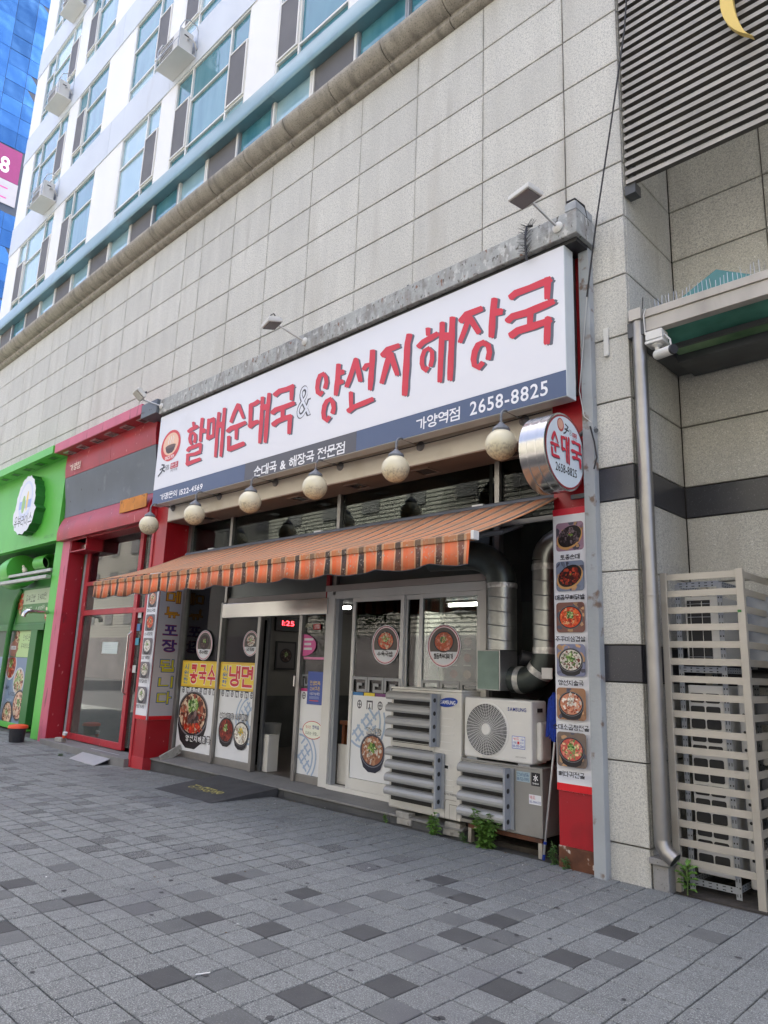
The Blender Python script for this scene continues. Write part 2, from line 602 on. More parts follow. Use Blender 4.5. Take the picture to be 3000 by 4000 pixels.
# ---------------------------------------------------------------- materials
mat('print', (1, 1, 1, 1), .42, attr=True, spec=.4)
mat('print_dull', (1, 1, 1, 1), .7, attr=True, spec=.2, dirt=(2.5, .55, .8, C(120, 112, 100)))
SPK = [(48, .52, .66, (.40, .40, .37, 1)), (95, .52, .64, (.38, .38, .355, 1)), (150, .58, .68, (.22, .22, .205, 1)), (110, .60, .70, (.76, .76, .73, 1))]
mat('granite', (.595, .585, .525, 1), .66, var=.11, vscale=1.4, speck=SPK, rand=.085, bump=.12, bscale=90, stretch=(3.2, 3.2, .5),
    dirt=[(.55, .56, .85, (.40, .38, .33, 1)), (1.3, .62, .85, (.34, .325, .285, 1))])
_m = MATS['granite']
_nt, _bs = _m.node_tree, _m.node_tree.nodes['Principled BSDF']
_a = N(_nt, 'ShaderNodeAttribute', attribute_name='Seam')
_p = N(_nt, 'ShaderNodeMath', operation='POWER')
_p.inputs[1].default_value = 2.2
_nt.links.new(_a.outputs['Fac'], _p.inputs[0])
_k = N(_nt, 'ShaderNodeMath', operation='MULTIPLY')
_nt.links.new(_p.outputs[0], _k.inputs[0])
_g = N(_nt, 'ShaderNodeNewGeometry')
_nt.links.new(_ramp(_nt, _noise(_nt, 3.5, 5, _g.outputs['Position']).outputs[0], .35, 1.15), _k.inputs[1])
_old = _bs.inputs['Base Color'].links[0].from_socket
_nt.links.new(_mix(_nt, _k.outputs[0], _old, (.25, .235, .19, 1)), _bs.inputs['Base Color'])
mat('granite_edge', (.30, .29, .26, 1), .75, var=.15, vscale=4)
mat('granite_dark', (.035, .037, .046, 1), .28, var=.15, vscale=3, speck=(90, .62, .7, (.09, .09, .1, 1)), rand=.08)
mat('joint', (.085, .08, .07, 1), .9)
mat('cornice_stone', (.34, .315, .265, 1), .85, var=.16, vscale=9, speck=(60, .52, .68, (.20, .185, .155, 1)), bump=.4, bscale=60,
    dirt=[(5, .50, .80, (.15, .14, .12, 1))], stretch=(1.6, .5, .5))
mat('white_panel', (.78, .78, .76, 1), .55, var=.04, vscale=.8, dirt=(.7, .62, .85, (.52, .5, .46, 1)), stretch=(1.5, 1, .3))
mat('spandrel', (.56, .60, .64, 1), .5, var=.05, vscale=.8, dirt=(1.2, .6, .85, (.42, .43, .43, 1)), stretch=(1.5, 1, .3))
mat('teal_cap', (.16, .29, .33, 1), .35, var=.12, vscale=1.2, spec=.6, dirt=(2, .55, .8, (.10, .16, .18, 1)))
mat('white_frame', (.70, .69, .64, 1), .45, var=.05)
mat('insect_screen', (.13, .128, .13, 1), .7, var=.1, vscale=2)
def bluepane(name, base, curtain):
    m, nt, bs = _new(name)
    geo = N(nt, 'ShaderNodeNewGeometry')
    mp = N(nt, 'ShaderNodeMapping')
    mp.inputs['Scale'].default_value = (2.2, 2.2, .35)
    nt.links.new(geo.outputs['Position'], mp.inputs['Vector'])
    n = _noise(nt, 1.4, 3, mp.outputs[0])
    oi = N(nt, 'ShaderNodeObjectInfo')
    k = N(nt, 'ShaderNodeMath', operation='MULTIPLY')
    nt.links.new(_ramp(nt, n.outputs[0], .35, .65), k.inputs[0])
    nt.links.new(oi.outputs['Random'], k.inputs[1])
    cur = _mix(nt, k.outputs[0], base, curtain)
    nt.links.new(cur, bs.inputs['Base Color'])
    bs.inputs['Roughness'].default_value = .04
    bs.inputs['IOR'].default_value = 1.75
    n2 = _noise(nt, .7, 2, geo.outputs['Position'])
    b = N(nt, 'ShaderNodeBump')
    b.inputs['Strength'].default_value = .12
    b.inputs['Distance'].default_value = .05
    nt.links.new(n2.outputs[0], b.inputs['Height'])
    nt.links.new(b.outputs[0], bs.inputs['Normal'])
    MATS[name] = m
bluepane('pane_blue', (.05, .19, .245, 1), (.12, .30, .345, 1))
bluepane('pane_pale', (.26, .43, .51, 1), (.36, .52, .57, 1))
def towerglass(name, base):
    m, nt, bs = _new(name)
    oi = N(nt, 'ShaderNodeObjectInfo')
    nt.links.new(_mix(nt, oi.outputs['Random'], tuple(c*.7 for c in base[:3])+(1,), tuple(c*1.35 for c in base[:3])+(1,)), bs.inputs['Base Color'])
    bs.inputs['Metallic'].default_value = .9
    bs.inputs['Roughness'].default_value = .03
    geo = N(nt, 'ShaderNodeNewGeometry')
    n2 = _noise(nt, .55, 2, geo.outputs['Position'])
    b = N(nt, 'ShaderNodeBump')
    b.inputs['Strength'].default_value = .6
    b.inputs['Distance'].default_value = .25
    nt.links.new(n2.outputs[0], b.inputs['Height'])
    nt.links.new(b.outputs[0], bs.inputs['Normal'])
    MATS[name] = m
towerglass('tower_glass', (.05, .15, .34, 1))
mat('tower_joint', (.03, .05, .08, 1), .5)
mat('banner_pink', C(186, 44, 140, .5), .5, var=.06)
mat('banner_white', (.40, .40, .43, 1), .5, var=.04)
mat('slat_metal', (.36, .335, .285, 1), .42, metal=.15, var=.18, vscale=2.5, dirt=[(3, .55, .75, (.26, .245, .21, 1))], rand=.06, stretch=(1, 1, 3))
mat('cage_metal', (.40, .372, .315, 1), .38, metal=.2, var=.12, vscale=2.5, dirt=(3, .6, .8, (.3, .26, .2, 1)), rand=.06)
mat('brass', (.72, .52, .14, 1), .4, metal=.3, var=.05)
mat('beam_steel', (.44, .415, .37, 1), .5, var=.15, vscale=3, dirt=(2, .55, .8, (.2, .18, .16, 1)), stretch=(1, 1, .3))
mat('dark_steel', (.075, .08, .085, 1), .5, var=.25, vscale=4)
mat('galv', (.50, .51, .50, 1), .3, metal=.85, var=.15, vscale=5, dirt=(3, .6, .8, (.3, .3, .3, 1)))
mat('stainless', (.62, .61, .585, 1), .2, metal=1, var=.1, vscale=3, bump=.03, bscale=8)
mat('stainless_dull', (.31, .30, .285, 1), .38, metal=.85, var=.15, vscale=4, dirt=(3, .55, .8, (.3, .29, .27, 1)))
mat('polished', (.50, .495, .48, 1), .2, metal=.95, bump=.02, bscale=6)
mat('grey_paint', (.34, .365, .375, 1), .55, var=.1, vscale=3, dirt=[(7, .60, .68, (.17, .12, .09, 1)), (2.2, .58, .8, (.24, .25, .25, 1))], bump=.25, bscale=25)
mat('peeling_grey', (.37, .385, .375, 1), .75, var=.2, vscale=9, bump=.8, bscale=30,
    stretch=(1, 1, .5),
    dirt=[(8, .52, .68, (.25, .24, .22, 1)), (19, .66, .70, (.22, .12, .085, 1)), (18, .60, .64, (.50, .51, .49, 1)), (26, .62, .66, (.12, .115, .10, 1)), (5, .60, .75, (.17, .165, .15, 1))])
mat('red_paint', C(172, 24, 36, .9), .36, var=.12, vscale=2, spec=.5, dirt=[(3, .6, .8, C(120, 20, 26)), (24, .70, .73, C(196, 120, 116))], stretch=(1, 1, .6))
mat('red_faded', C(186, 50, 58, .9), .45, var=.1, vscale=1.5, dirt=(3, .6, .85, C(150, 60, 64)))
mat('red_shop', C(176, 34, 48, .9), .42, var=.14, vscale=1.2, dirt=[(2.2, .56, .8, C(140, 34, 44)), (17, .68, .71, C(200, 120, 120)), (5, .64, .75, C(110, 34, 40))], stretch=(1, 1, .4))
mat('pink_faded', C(205, 96, 120, .9), .5, var=.12, vscale=2, dirt=[(5, .6, .7, C(120, 50, 60))], stretch=(1.5, 1, .35))
mat('grey_panel', (.105, .125, .145, 1), .5, var=.18, vscale=1.3, dirt=[(3, .62, .8, (.2, .22, .23, 1)), (9, .68, .72, (.02, .02, .02, 1))])
mat('rust_base', C(98, 60, 40), .8, var=.4, vscale=9, bump=.5, bscale=30, dirt=[(9, .58, .62, C(190, 180, 168)), (5, .55, .7, C(66, 44, 34))])
mat('cream', (.66, .635, .56, 1), .5, var=.05, dirt=(1.6, .58, .8, (.5, .46, .38, 1)))
mat('soffit_panel', (.30, .225, .185, 1), .55, var=.1)
mat('sign_edge', (.60, .65, .66, 1), .4, var=.06)
mat('sign_white', (.74, .755, .80, 1), .38, var=.015, vscale=.8, dirt=(.8, .66, .9, (.55, .55, .58, 1)))
mat('sign_navy', C(70, 88, 122), .4, var=.03)
mat('sign_slate', C(76, 78, 88), .4, var=.03)
mat('letter_red', C(205, 44, 64), .45, var=.04, vscale=6)
mat('letter_shadow', C(92, 98, 112), .5)
mat('letter_white', (.78, .79, .82, 1), .45)
m_ = mat('globe', (.68, .63, .44, 1), .3, var=.04, spec=.5)
_nt = m_.node_tree
_bs = _nt.nodes['Principled BSDF']
_old = _bs.inputs['Base Color'].links[0].from_socket
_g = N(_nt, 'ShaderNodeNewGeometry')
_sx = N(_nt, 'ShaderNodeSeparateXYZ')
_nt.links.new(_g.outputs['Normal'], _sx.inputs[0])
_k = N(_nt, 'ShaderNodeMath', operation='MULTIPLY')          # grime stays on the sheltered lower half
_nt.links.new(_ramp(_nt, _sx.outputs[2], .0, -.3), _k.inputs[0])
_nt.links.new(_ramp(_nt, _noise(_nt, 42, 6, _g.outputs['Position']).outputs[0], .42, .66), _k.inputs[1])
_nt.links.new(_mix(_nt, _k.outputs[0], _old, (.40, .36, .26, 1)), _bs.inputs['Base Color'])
mat('globe_dirty', (.50, .455, .35, 1), .5, var=.2, vscale=8, dirt=[(14, .50, .66, (.2, .165, .12, 1))])
mat('lamp_grey', (.15, .165, .18, 1), .5, var=.2, vscale=9, dirt=(12, .6, .7, (.22, .15, .1, 1)))
mat('flood_body', (.62, .62, .58, 1), .5, var=.1)
mat('flood_glass', (.13, .11, .10, 1), .12, var=.1)
mat('black_plastic', (.02, .02, .022, 1), .45)
mat('cable', (.015, .015, .016, 1), .6)
mat('white_cable', (.5, .5, .48, 1), .6)
mat('white_upvc', (.66, .655, .62, 1), .4, var=.05, dirt=(2, .62, .85, (.48, .45, .4, 1)))
mat('taupe_frame', (.42, .37, .335, 1), .5, var=.08)
glass('shop_glass', (.86, .90, .88, 1), 1.15)
glass('upper_glass', (.45, .48, .46, 1), .38)
glass('dusty_glass', (.42, .48, .45, 1), 1.5, haze=((.30, .33, .30, 1), .24, 1.1))
glass('canopy_glass', (.10, .36, .27, 1), .5, haze=((.16, .46, .36, 1), .9, 2.0))
glass('canopy_glass_lit', (.40, .66, .46, 1), .3, haze=((.42, .62, .36, 1), .85, 2.0))  # paler copy of the canopy glass, light falling on it put into the colour
mat('teal_sheet', (.05, .20, .21, 1), .3, var=.15)
mat('tread_plate', (.50, .51, .52, 1), .38, metal=.25, var=.08)
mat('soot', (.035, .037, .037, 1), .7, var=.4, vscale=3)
mat('sheet_dark', (.12, .135, .13, 1), .32, metal=.45, var=.2, vscale=1.6)
mat('concrete', (.25, .245, .235, 1), .85, var=.15, vscale=4, bump=.4, bscale=40, speck=(60, .6, .7, (.12, .12, .11, 1)))
mat('concrete_dark', (.075, .078, .08, 1), .85, var=.25, vscale=3, bump=.4, bscale=40)
mat('step_stone', (.20, .198, .19, 1), .75, var=.16, vscale=3, bump=.2, bscale=60, speck=(120, .6, .7, (.1, .1, .1, 1)))
mat('brick_grey', (.34, .33, .30, 1), .9, var=.2, vscale=12, bump=.6, bscale=60, dirt=(20, .6, .7, (.18, .17, .15, 1)))
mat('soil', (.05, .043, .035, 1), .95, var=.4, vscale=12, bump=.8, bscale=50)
mat('rubber_mat', (.055, .056, .058, 1), .8, var=.25, vscale=5, bump=.3, bscale=300)
mat('ac_cream', (.60, .59, .545, 1), .42, var=.04, dirt=(2.5, .6, .85, (.44, .42, .37, 1)))
mat('ac_white', (.66, .655, .62, 1), .4, var=.04, dirt=(2.5, .62, .85, (.5, .48, .43, 1)))
mat('louvre_grey', (.36, .365, .36, 1), .4, metal=.25, var=.06, rand=.05)
mat('bracket_grey', (.28, .30, .32, 1), .5, var=.08)
mat('condenser', (.27, .265, .245, 1), .45, metal=.2, var=.08, dirt=(2.5, .6, .85, (.19, .18, .165, 1)))
mat('fan_dark', (.02, .02, .02, 1), .7)
mat('duct', (.34, .35, .33, 1), .36, metal=.85, var=.18, vscale=6, dirt=(4, .56, .75, (.25, .26, .24, 1)), bump=.05, bscale=10)
mat('duct_green', (.075, .088, .082, 1), .4, metal=.6, var=.3, vscale=5)
mat('tape', (.55, .55, .52, 1), .3, metal=.5, var=.3, vscale=25, bump=.5, bscale=40)
mat('mesh_green', (.20, .27, .23, 1), .8, var=.15, vscale=6)
mat('mop_blue', C(24, 52, 140), .95, var=.25, vscale=40, bump=.6, bscale=80)
mat('wood_pale', (.42, .35, .25, 1), .7, var=.2, vscale=6, stretch=(1, 6, 6))
mat('bin_grey', (.55, .56, .55, 1), .5)
mat('wood_orange', C(168, 92, 40), .6, var=.15)
mat('leaf', (.13, .27, .045, 1), .55, var=.3, vscale=30, rand=.2)
mat('leaf_dark', (.06, .14, .035, 1), .6, var=.3, vscale=30)
mat('stem', (.10, .15, .05, 1), .7)
mat('dry_leaf', (.20, .12, .06, 1), .9, var=.3, vscale=50)
mat('litter', (.7, .7, .68, 1), .7)
mat('pigeon', (.045, .05, .065, 1), .6, var=.3, vscale=20)
mat('green_paint', C(96, 200, 74, .85), .45, var=.09, vscale=1.5, dirt=[(1.5, .58, .85, C(76, 160, 64)), (12, .69, .73, C(130, 170, 120))], stretch=(1, 1, .5))
mat('green_dark', C(52, 128, 54, .8), .5, var=.12, vscale=2)
mat('alu_rail', (.42, .43, .40, 1), .4, metal=.5, var=.1)
mat('bucket_black', (.035, .036, .042, 1), .5, var=.2)
mat('bucket_lid', C(226, 84, 46), .45, var=.08)
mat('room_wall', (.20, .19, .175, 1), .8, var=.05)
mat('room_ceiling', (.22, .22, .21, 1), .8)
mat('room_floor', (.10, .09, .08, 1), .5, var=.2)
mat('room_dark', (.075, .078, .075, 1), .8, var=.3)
mat('menu_black', (.025, .028, .027, 1), .4)
mat('curtain_cream', (.62, .58, .44, 1), .8, var=.1)
emit('tube_light', (1, .98, .93, 1), 3.5)
emit('led_red', (1, .03, .04, 1), 1.6)
mat('asphalt', (.06, .06, .063, 1), .9, var=.15, vscale=3, bump=.4, bscale=120)
mat('opposite_wall', (.30, .295, .265, 1), .7, var=.06, vscale=.3)
mat('siding_line', (.25, .245, .22, 1), .7)
mat('opposite_base', (.16, .15, .15, 1), .6, var=.2, vscale=.6)
mat('bark', (.10, .075, .05, 1), .9, var=.3, vscale=10, bump=.6, bscale=20)
mat('crown_leaf', (.05, .10, .025, 1), .6, var=.4, vscale=6)
mat('orange_tape', C(200, 128, 46), .7, var=.25, vscale=4, dirt=(8, .58, .68, C(130, 90, 50)))

# ---------------------------------------------------------------- ground
def gz(x):
    """the pavement dips gently towards the left"""
    T = [(-60, -.03), (-15, -.03), (-13, -.075), (-11.4, -.1), (-10.2, -.075), (-8.8, -.033), (-7.2, -.016), (-5.4, 0), (60, 0)]
    for (a, za), (b, zb) in zip(T, T[1:]):
        if a <= x <= b:
            return za+(zb-za)*(x-a)/(b-a)
    return 0
g = MB()
g.add([(-900, -900, -.32), (900, -900, -.32), (900, 900, -.32), (-900, 900, -.32)], [(0, 1, 2, 3)])
struct(g.build('ground', 'asphalt'))
g = MB()
xs = [-60, -30, -15, -14, -13, -12.2, -11.4, -10.8, -10.2, -9.5, -8.8, -8, -7.2, -6.3, -5.4, -4, 6, 20]
for a, b in zip(xs, xs[1:]):
    za, zb = gz(a)-.014, gz(b)-.014
    g.add([(a, -4.8, za), (b, -4.8, zb), (b, 1.1, zb), (a, 1.1, za)], [(0, 1, 2, 3)])
    g.add([(a, -4.8, za), (b, -4.8, zb), (b, -4.8, -.32), (a, -4.8, -.32)], [(3, 2, 1, 0)])
mat('sand_joint', (.07, .068, .062, 1), .95, dirt=[(2.2, .60, .70, (.20, .19, .165, 1)), (9, .60, .66, (.05, .07, .03, 1))])
sidewalk = struct(g.build('sidewalk', 'sand_joint'))
mat('paver', (.160, .170, .166, 1), .82, var=.22, vscale=22, rand=.10, bump=.45, bscale=150,
    speck=[(130, .52, .62, (.30, .315, .305, 1)), (160, .58, .66, (.07, .075, .075, 1))], dirt=[(1.1, .56, .8, (.125, .128, .135, 1)), (26, .70, .73, (.05, .05, .055, 1))])
mat('paver_rest', (1, 1, 1, 1), .82, var=.22, vscale=22, attr=True, bump=.45, bscale=150,
    speck=[(130, .52, .62, (.29, .305, .295, 1))], dirt=[(1.1, .56, .8, (.125, .128, .135, 1)), (26, .70, .73, (.05, .05, .055, 1))])
mat('paver_mid', (.112, .118, .116, 1), .8, var=.12, vscale=7, rand=.1, bump=.45, bscale=150,
    speck=[(150, .6, .72, (.22, .23, .245, 1))], dirt=[(1.1, .58, .8, (.10, .10, .11, 1))])
mat('paver_dark', (.066, .068, .068, 1), .78, var=.14, vscale=7, rand=.12, bump=.35, bscale=150,
    speck=[(150, .64, .76, (.13, .135, .145, 1))])
DARK = set([(-27, -9), (-24, -5), (-23, -8), (-23, -11), (-20, -10), (-20, -14), (-18, -13), (-17, -17), (-14, -15), (-21, -6), (-18, -5), (-16, -6), (-14, -7), (-16, -11), (-14, -9), (-13, -13), (-10, -13), (-11, -5), (-11, -8), (-11, -11), (-27, -17), (-24, -16), (-32, -15), (-36, -13), (-39, -12), (-30, -13), (-31, -12), (-28, -12), (-30, -10), (-35, -10), (-36, -8), (-40, -9), (-38, -10), (-41, -11), (-44, -10), (-42, -8), (-40, -6), (-37, -6), (-47, -7), (-47, -10), (-49, -9), (-53, -6), (-57, -7), (-6, -10), (-7, -16), (-4, -13)])
MID = set([(-26, -12), (-19, -11), (-17, -14), (-16, -16), (-14, -17), (-18, -8), (-14, -11), (-12, -14), (-15, -8), (-13, -8), (-10, -10), (-10, -7), (-14, -6), (-28, -15), (-35, -14), (-32, -11), (-22, -15), (-38, -11), (-42, -10), (-39, -7)])
PX, PY = .2022, .2006
rp = random.Random(5)
cells = []
for i in range(-150, 12):
    for j in range(-23, 1):
        cells.append((i, j, -.0872+i*PX, -.0768+j*PY))
def scr(p):
    d = Vector(p)-CAM
    z = d.dot(fwd)
    if z < .3:
        return None
    return 1500+2779.7*d.dot(rgt)/z, 2000-2779.7*d.dot(upv)/z, z
def shown(i, j, x, y):
    q = scr((x, y, 0))
    if not q or not (-60 < q[0] < 3060 and q[1] < 4070):
        return 0
    return 1.55/q[2]**3
cells.sort(key=lambda c: -shown(*c))
def pkind(i, j):
    if (i, j) in DARK:
        return 2
    if (i, j) in MID:
        return 1
    if i < -46 or i > -5 or j < -18:
        t = (i*73+j*151+(i*j) % 17*29) % 100
        return 2 if t < 7 else (1 if t < 16 else 0)
    return 1 if (i*37+j*91+(i*j) % 13*7) % 100 < 4 else 0
def paver_mesh(m):
    b = MB()
    hx, hy, c = PX/2-.0042, PY/2-.0042, .004
    v = [(-hx, -hy, -.03), (hx, -hy, -.03), (hx, hy, -.03), (-hx, hy, -.03), (-hx, -hy, -c), (hx, -hy, -c), (hx, hy, -c), (-hx, hy, -c),
         (-hx+c, -hy+c, 0), (hx-c, -hy+c, 0), (hx-c, hy-c, 0), (-hx+c, hy-c, 0)]
    b.add(v, [(0, 1, 5, 4), (1, 2, 6, 5), (2, 3, 7, 6), (3, 0, 4, 7), (4, 5, 9, 8), (5, 6, 10, 9), (6, 7, 11, 10), (7, 4, 8, 11), (8, 9, 10, 11)])
    me = b.mesh('paver')
    me.materials.append(MATS[m])
    return me
PM = [paver_mesh('paver'), paver_mesh('paver_mid'), paver_mesh('paver_dark')]
for n, (i, j, x, y) in enumerate(cells[:300]):
    piece('paver', PM[pkind(i, j)], sidewalk, (x+rp.uniform(-.001, .001), y+rp.uniform(-.001, .001), gz(x)+rp.uniform(-.0018, .0018)),
          (rp.uniform(-.008, .008), rp.uniform(-.008, .008), rp.uniform(-.006, .006)))
b = MB()
for (i, j, x, y) in cells[300:]:
    if x > 3 or y < -4.7:
        continue
    hx, hy, c = PX/2-.0042, PY/2-.0042, .004
    z = rp.uniform(-.0018, .0018)
    za, zb = gz(x-hx)+z+rp.uniform(-.001, .001), gz(x+hx)+z+rp.uniform(-.001, .001)
    k = rp.uniform(.9, 1.1)
    base = ((.160, .170, .166), (.112, .118, .116), (.066, .068, .068))[pkind(i, j)]
    col = (base[0]*k, base[1]*k, base[2]*k, 1)
    vs = [(x-hx, y-hy, za-.02), (x+hx, y-hy, zb-.02), (x+hx, y+hy, zb-.02), (x-hx, y+hy, za-.02),
          (x-hx+c, y-hy+c, za), (x+hx-c, y-hy+c, zb), (x+hx-c, y+hy-c, zb), (x-hx+c, y+hy-c, za)]
    b.add(vs, [(0, 1, 5, 4), (1, 2, 6, 5), (2, 3, 7, 6), (3, 0, 4, 7), (4, 5, 6, 7)], col)
b.build('far_pavers', 'paver_rest', sidewalk, recalc=False, kind='stuff')

# ---------------------------------------------------------------- the building: granite podium, apartments above
bld = thing('apartment_building', 'tall white apartment block on a grey granite base, blue windows above the shops', 'building', (-12, 0, 0))
w = MB()
w.box(-21.5, -3.35, 5.3, 14, 0, 3.8)
w.box(-21.5, -3.35, 1.1, 14, 3.8, 9.5)          # podium core behind the shops
w.box(-21.5, -2.57-.03, .03, 14, 5.2, 9.5)
w.box(-21.5, -2.6, .2, 14, 9.5, 10.5)
w.box(-3.0, -2.6, .03, 14, -.3, 5.2)
w.build('podium_wall', 'joint', bld)
JX = [-2.57, -3.158, -4.183, -5.202, -6.221, -7.243, -8.24, -9.231, -10.214, -10.805, -11.954, -13.013, -14.112, -14.748, -15.825, -16.878, -17.95, -18.554, -19.6, -20.6, -21.5]
JZ = [-.34, .272, .89, 1.5, 1.8, 2.41, 3.02, 3.32, 3.92, 4.52, 5.11, 5.70, 6.27, 6.845, 7.40, 7.99, 8.60, 9.2]
_pan = {}
def panel_mesh(wd, ht, m):
    k = (round(wd, 2), round(ht, 2), m)
    if k not in _pan:
        b = MB()
        hw, hh, c = wd/2-.0055, ht/2-.0055, .005
        v = [(-hw, .03, -hh), (hw, .03, -hh), (hw, .03, hh), (-hw, .03, hh), (-hw, c, -hh), (hw, c, -hh), (hw, c, hh), (-hw, c, hh),
             (-hw+c, 0, -hh+c), (hw-c, 0, -hh+c), (hw-c, 0, hh-c), (-hw+c, 0, hh-c)]
        e = .06
        v += [(-hw+e, 0, -hh+e), (hw-e, 0, -hh+e), (hw-e, 0, hh-e), (-hw+e, 0, hh-e)]
        b.add(v, [(0, 1, 5, 4), (1, 2, 6, 5), (2, 3, 7, 6), (3, 0, 4, 7), (4, 5, 9, 8), (5, 6, 10, 9), (6, 7, 11, 10), (7, 4, 8, 11),
                  (8, 9, 13, 12), (9, 10, 14, 13), (10, 11, 15, 14), (11, 8, 12, 15), (12, 13, 14, 15)])
        me = b.mesh('stone_panel')
        at = me.attributes.new('Seam', 'FLOAT', 'POINT')      # how near the joint: grime gathers along the seams
        at.data.foreach_set('value', [1.0]*12+[0.0]*4)
        me.materials.append(MATS[m])
        _pan[k] = me
    return _pan[k]
def stone(x0, x1, z0, z1, y=0.0, rz=0, at=None):
    m = 'granite_dark' if (abs(z0-1.5) < .02 or abs(z0-3.02) < .02) else 'granite'
    loc = at or ((x0+x1)/2, y, (z0+z1)/2)
    piece('stone_panel', panel_mesh(x1-x0, z1-z0, m), bld, loc, (0, 0, rz))
for a, b_ in zip(JX, JX[1:]):
    for z0, z1 in zip(JZ, JZ[1:]):
        if b_ < -3.2 and z1 < 5.6:
            continue
        stone(b_, a, z0, z1)
# side and back of the recess to the right of the shop
w = MB()
w.box(-2.6, -2.597, .03, 1.1, -.34, 9.2)
w.box(-2.6, 9, 1.09, 14, -.34, 31)
w.box(-2.6, 9, .2, 14, 9.2, 31)
w.build('recess_wall', 'joint', bld)
MB().box(-1.05, 1.6, .03, 1.05, -.34, 4.38).build('unseen_recess_pier', 'granite', bld)  # out of view, added to block side light and darken the recess
for z0, z1 in zip(JZ, JZ[1:]):
    stone(0, 1.03, z0, z1, rz=R(90), at=(-2.57, .545, (z0+z1)/2))
    for x0, x1 in ((-2.57, -1.675), (-1.675, -.6), (-.6, .45), (.45, 1.5)):
        if x0 > -1 and z1 < 4.6:
            continue
        stone(x0, x1, z0, z1, y=1.06)
# cornice in moulded stone lengths
prof = [(.03, 9.2), (-.03, 9.2), (-.075, 9.215), (-.10, 9.25), (-.095, 9.29), (-.075, 9.315), (-.085, 9.335), (-.15, 9.345), (-.20, 9.37), (-.25, 9.415), (-.285, 9.48), (-.285, 9.545), (-.25, 9.60), (.03, 9.66)]
ca = MB().extr(prof, 'x', -.504, .504).mesh('cornice_stone')
ca.materials.append(MATS['cornice_stone'])
ca.shade_smooth()
ca.set_sharp_from_angle(angle=R(40))
for k in range(20):
    piece('cornice_stone', ca, bld, (-2.57-.51-k*1.0215+.0, 0, 0))
w = MB()
w.box(-23, -21.5, .35, 14, -.3, 9.3)
w.build('podium_return', 'granite', bld)
# ribbon of sliding windows above the cornice
band_f = MB().frame(-.49, .49, 0, 1.0, -.02, .05, .045)
fme = band_f.mesh('frame'); fme.materials.append(MATS['white_frame'])
def panes(name, wd, ht, m, y=0.0):
    me = MB().add([(-wd/2, y, 0), (wd/2, y, 0), (wd/2, y, ht), (-wd/2, y, ht)], [(0, 1, 2, 3)]).mesh(name)
    me.materials.append(MATS[m])
    return me
pbl, ppl, psc = panes('pane', .90, .92, 'pane_blue', .03), panes('pane', .90, .92, 'pane_pale', .03), panes('screen', .90, .92, 'insect_screen', .0)
fdk = MB().frame(-.49, .49, 0, 1.0, -.02, .05, .03).mesh('frame'); fdk.materials.append(MATS['bracket_grey'])
KIND = [1, 1, 0, 0, 2, 1, 0, 2, 1, 0, 2, 1, 2, 1, 2, 1, 2, 0, 2]
for k in range(19):
    x = -3.0-.99*k
    o = bpy.data.objects.new('ribbon_window', fdk if KIND[k] == 0 else fme)
    COL.objects.link(o)
    o.parent = bld
    o.location = Vector((x, .06, 9.55))-ORG[bld.name]
    ORG[o.name] = Vector((x, .06, 9.55))
    piece('pane', ppl if KIND[k] == 1 else pbl, o, (x, .06, 9.59))
    if KIND[k] == 2:
        piece('insect_screen', psc, o, (x, .06, 9.59))
# curved teal capping over the ribbon
tp = [(.10, 10.50), (-.10, 10.47), (-.115, 10.49), (-.115, 10.56), (-.10, 10.70), (-.07, 10.83), (-.03, 10.94), (.02, 11.03), (.10, 11.08)]
tm = MB().extr(tp, 'x', -1.483, 1.483).mesh('capping')
tm.materials.append(MATS['teal_cap']); tm.shade_smooth(); tm.set_sharp_from_angle(angle=R(40))
for k in range(7):
    piece('capping', tm, bld, (-3.9-2.97*k, 0, 0))
for k in range(4):
    for j in range(4):
        MB().box(-21.56, -21.48, 1.2+j*3, 2.9+j*3, 10.9+k*3.12, 12.9+k*3.12).build('side_window', 'pane_blue', bld)
w = MB()
w.box(-21.5, -2.55, .12, 14, 10.4, 32)
w.build('tower_core', 'white_panel', bld)
w = MB(); w.box(-21.5, -2.55, .0, 1.0, 22.5, 32); w.build('upper_wall', 'white_panel', bld)
WCOL = [(-20.6, -18.08, 'W'), (-17.45, -15.63, 'L'), (-14.25, -12.45, 'N'), (-11.85, -9.27, 'W'), (-8.4, -6.6, 'L'), (-5.9, -3.4, 'W')]
TOPS = [13.0, 16.12, 19.24, 22.36]
px = [-21.5]+[v for c in WCOL for v in c[:2]]+[-2.55]
for a, b_ in zip(px[::2], px[1::2]):
    MB().box(a, b_, -.012, .12, 10.95, 22.5).build('pier', 'white_panel', bld)
for t in [9.9]+TOPS:
    z0 = t+.0
    if t > 10:
        for a, b_ in zip([-21.5, -15.0, -12.15, -9.0, -6.3], [-15.0, -12.15, -9.0, -6.3, -2.55]):
            MB().box(a+.004, b_-.004, -.03, .10, z0, z0+.92).build('spandrel', 'spandrel', bld)
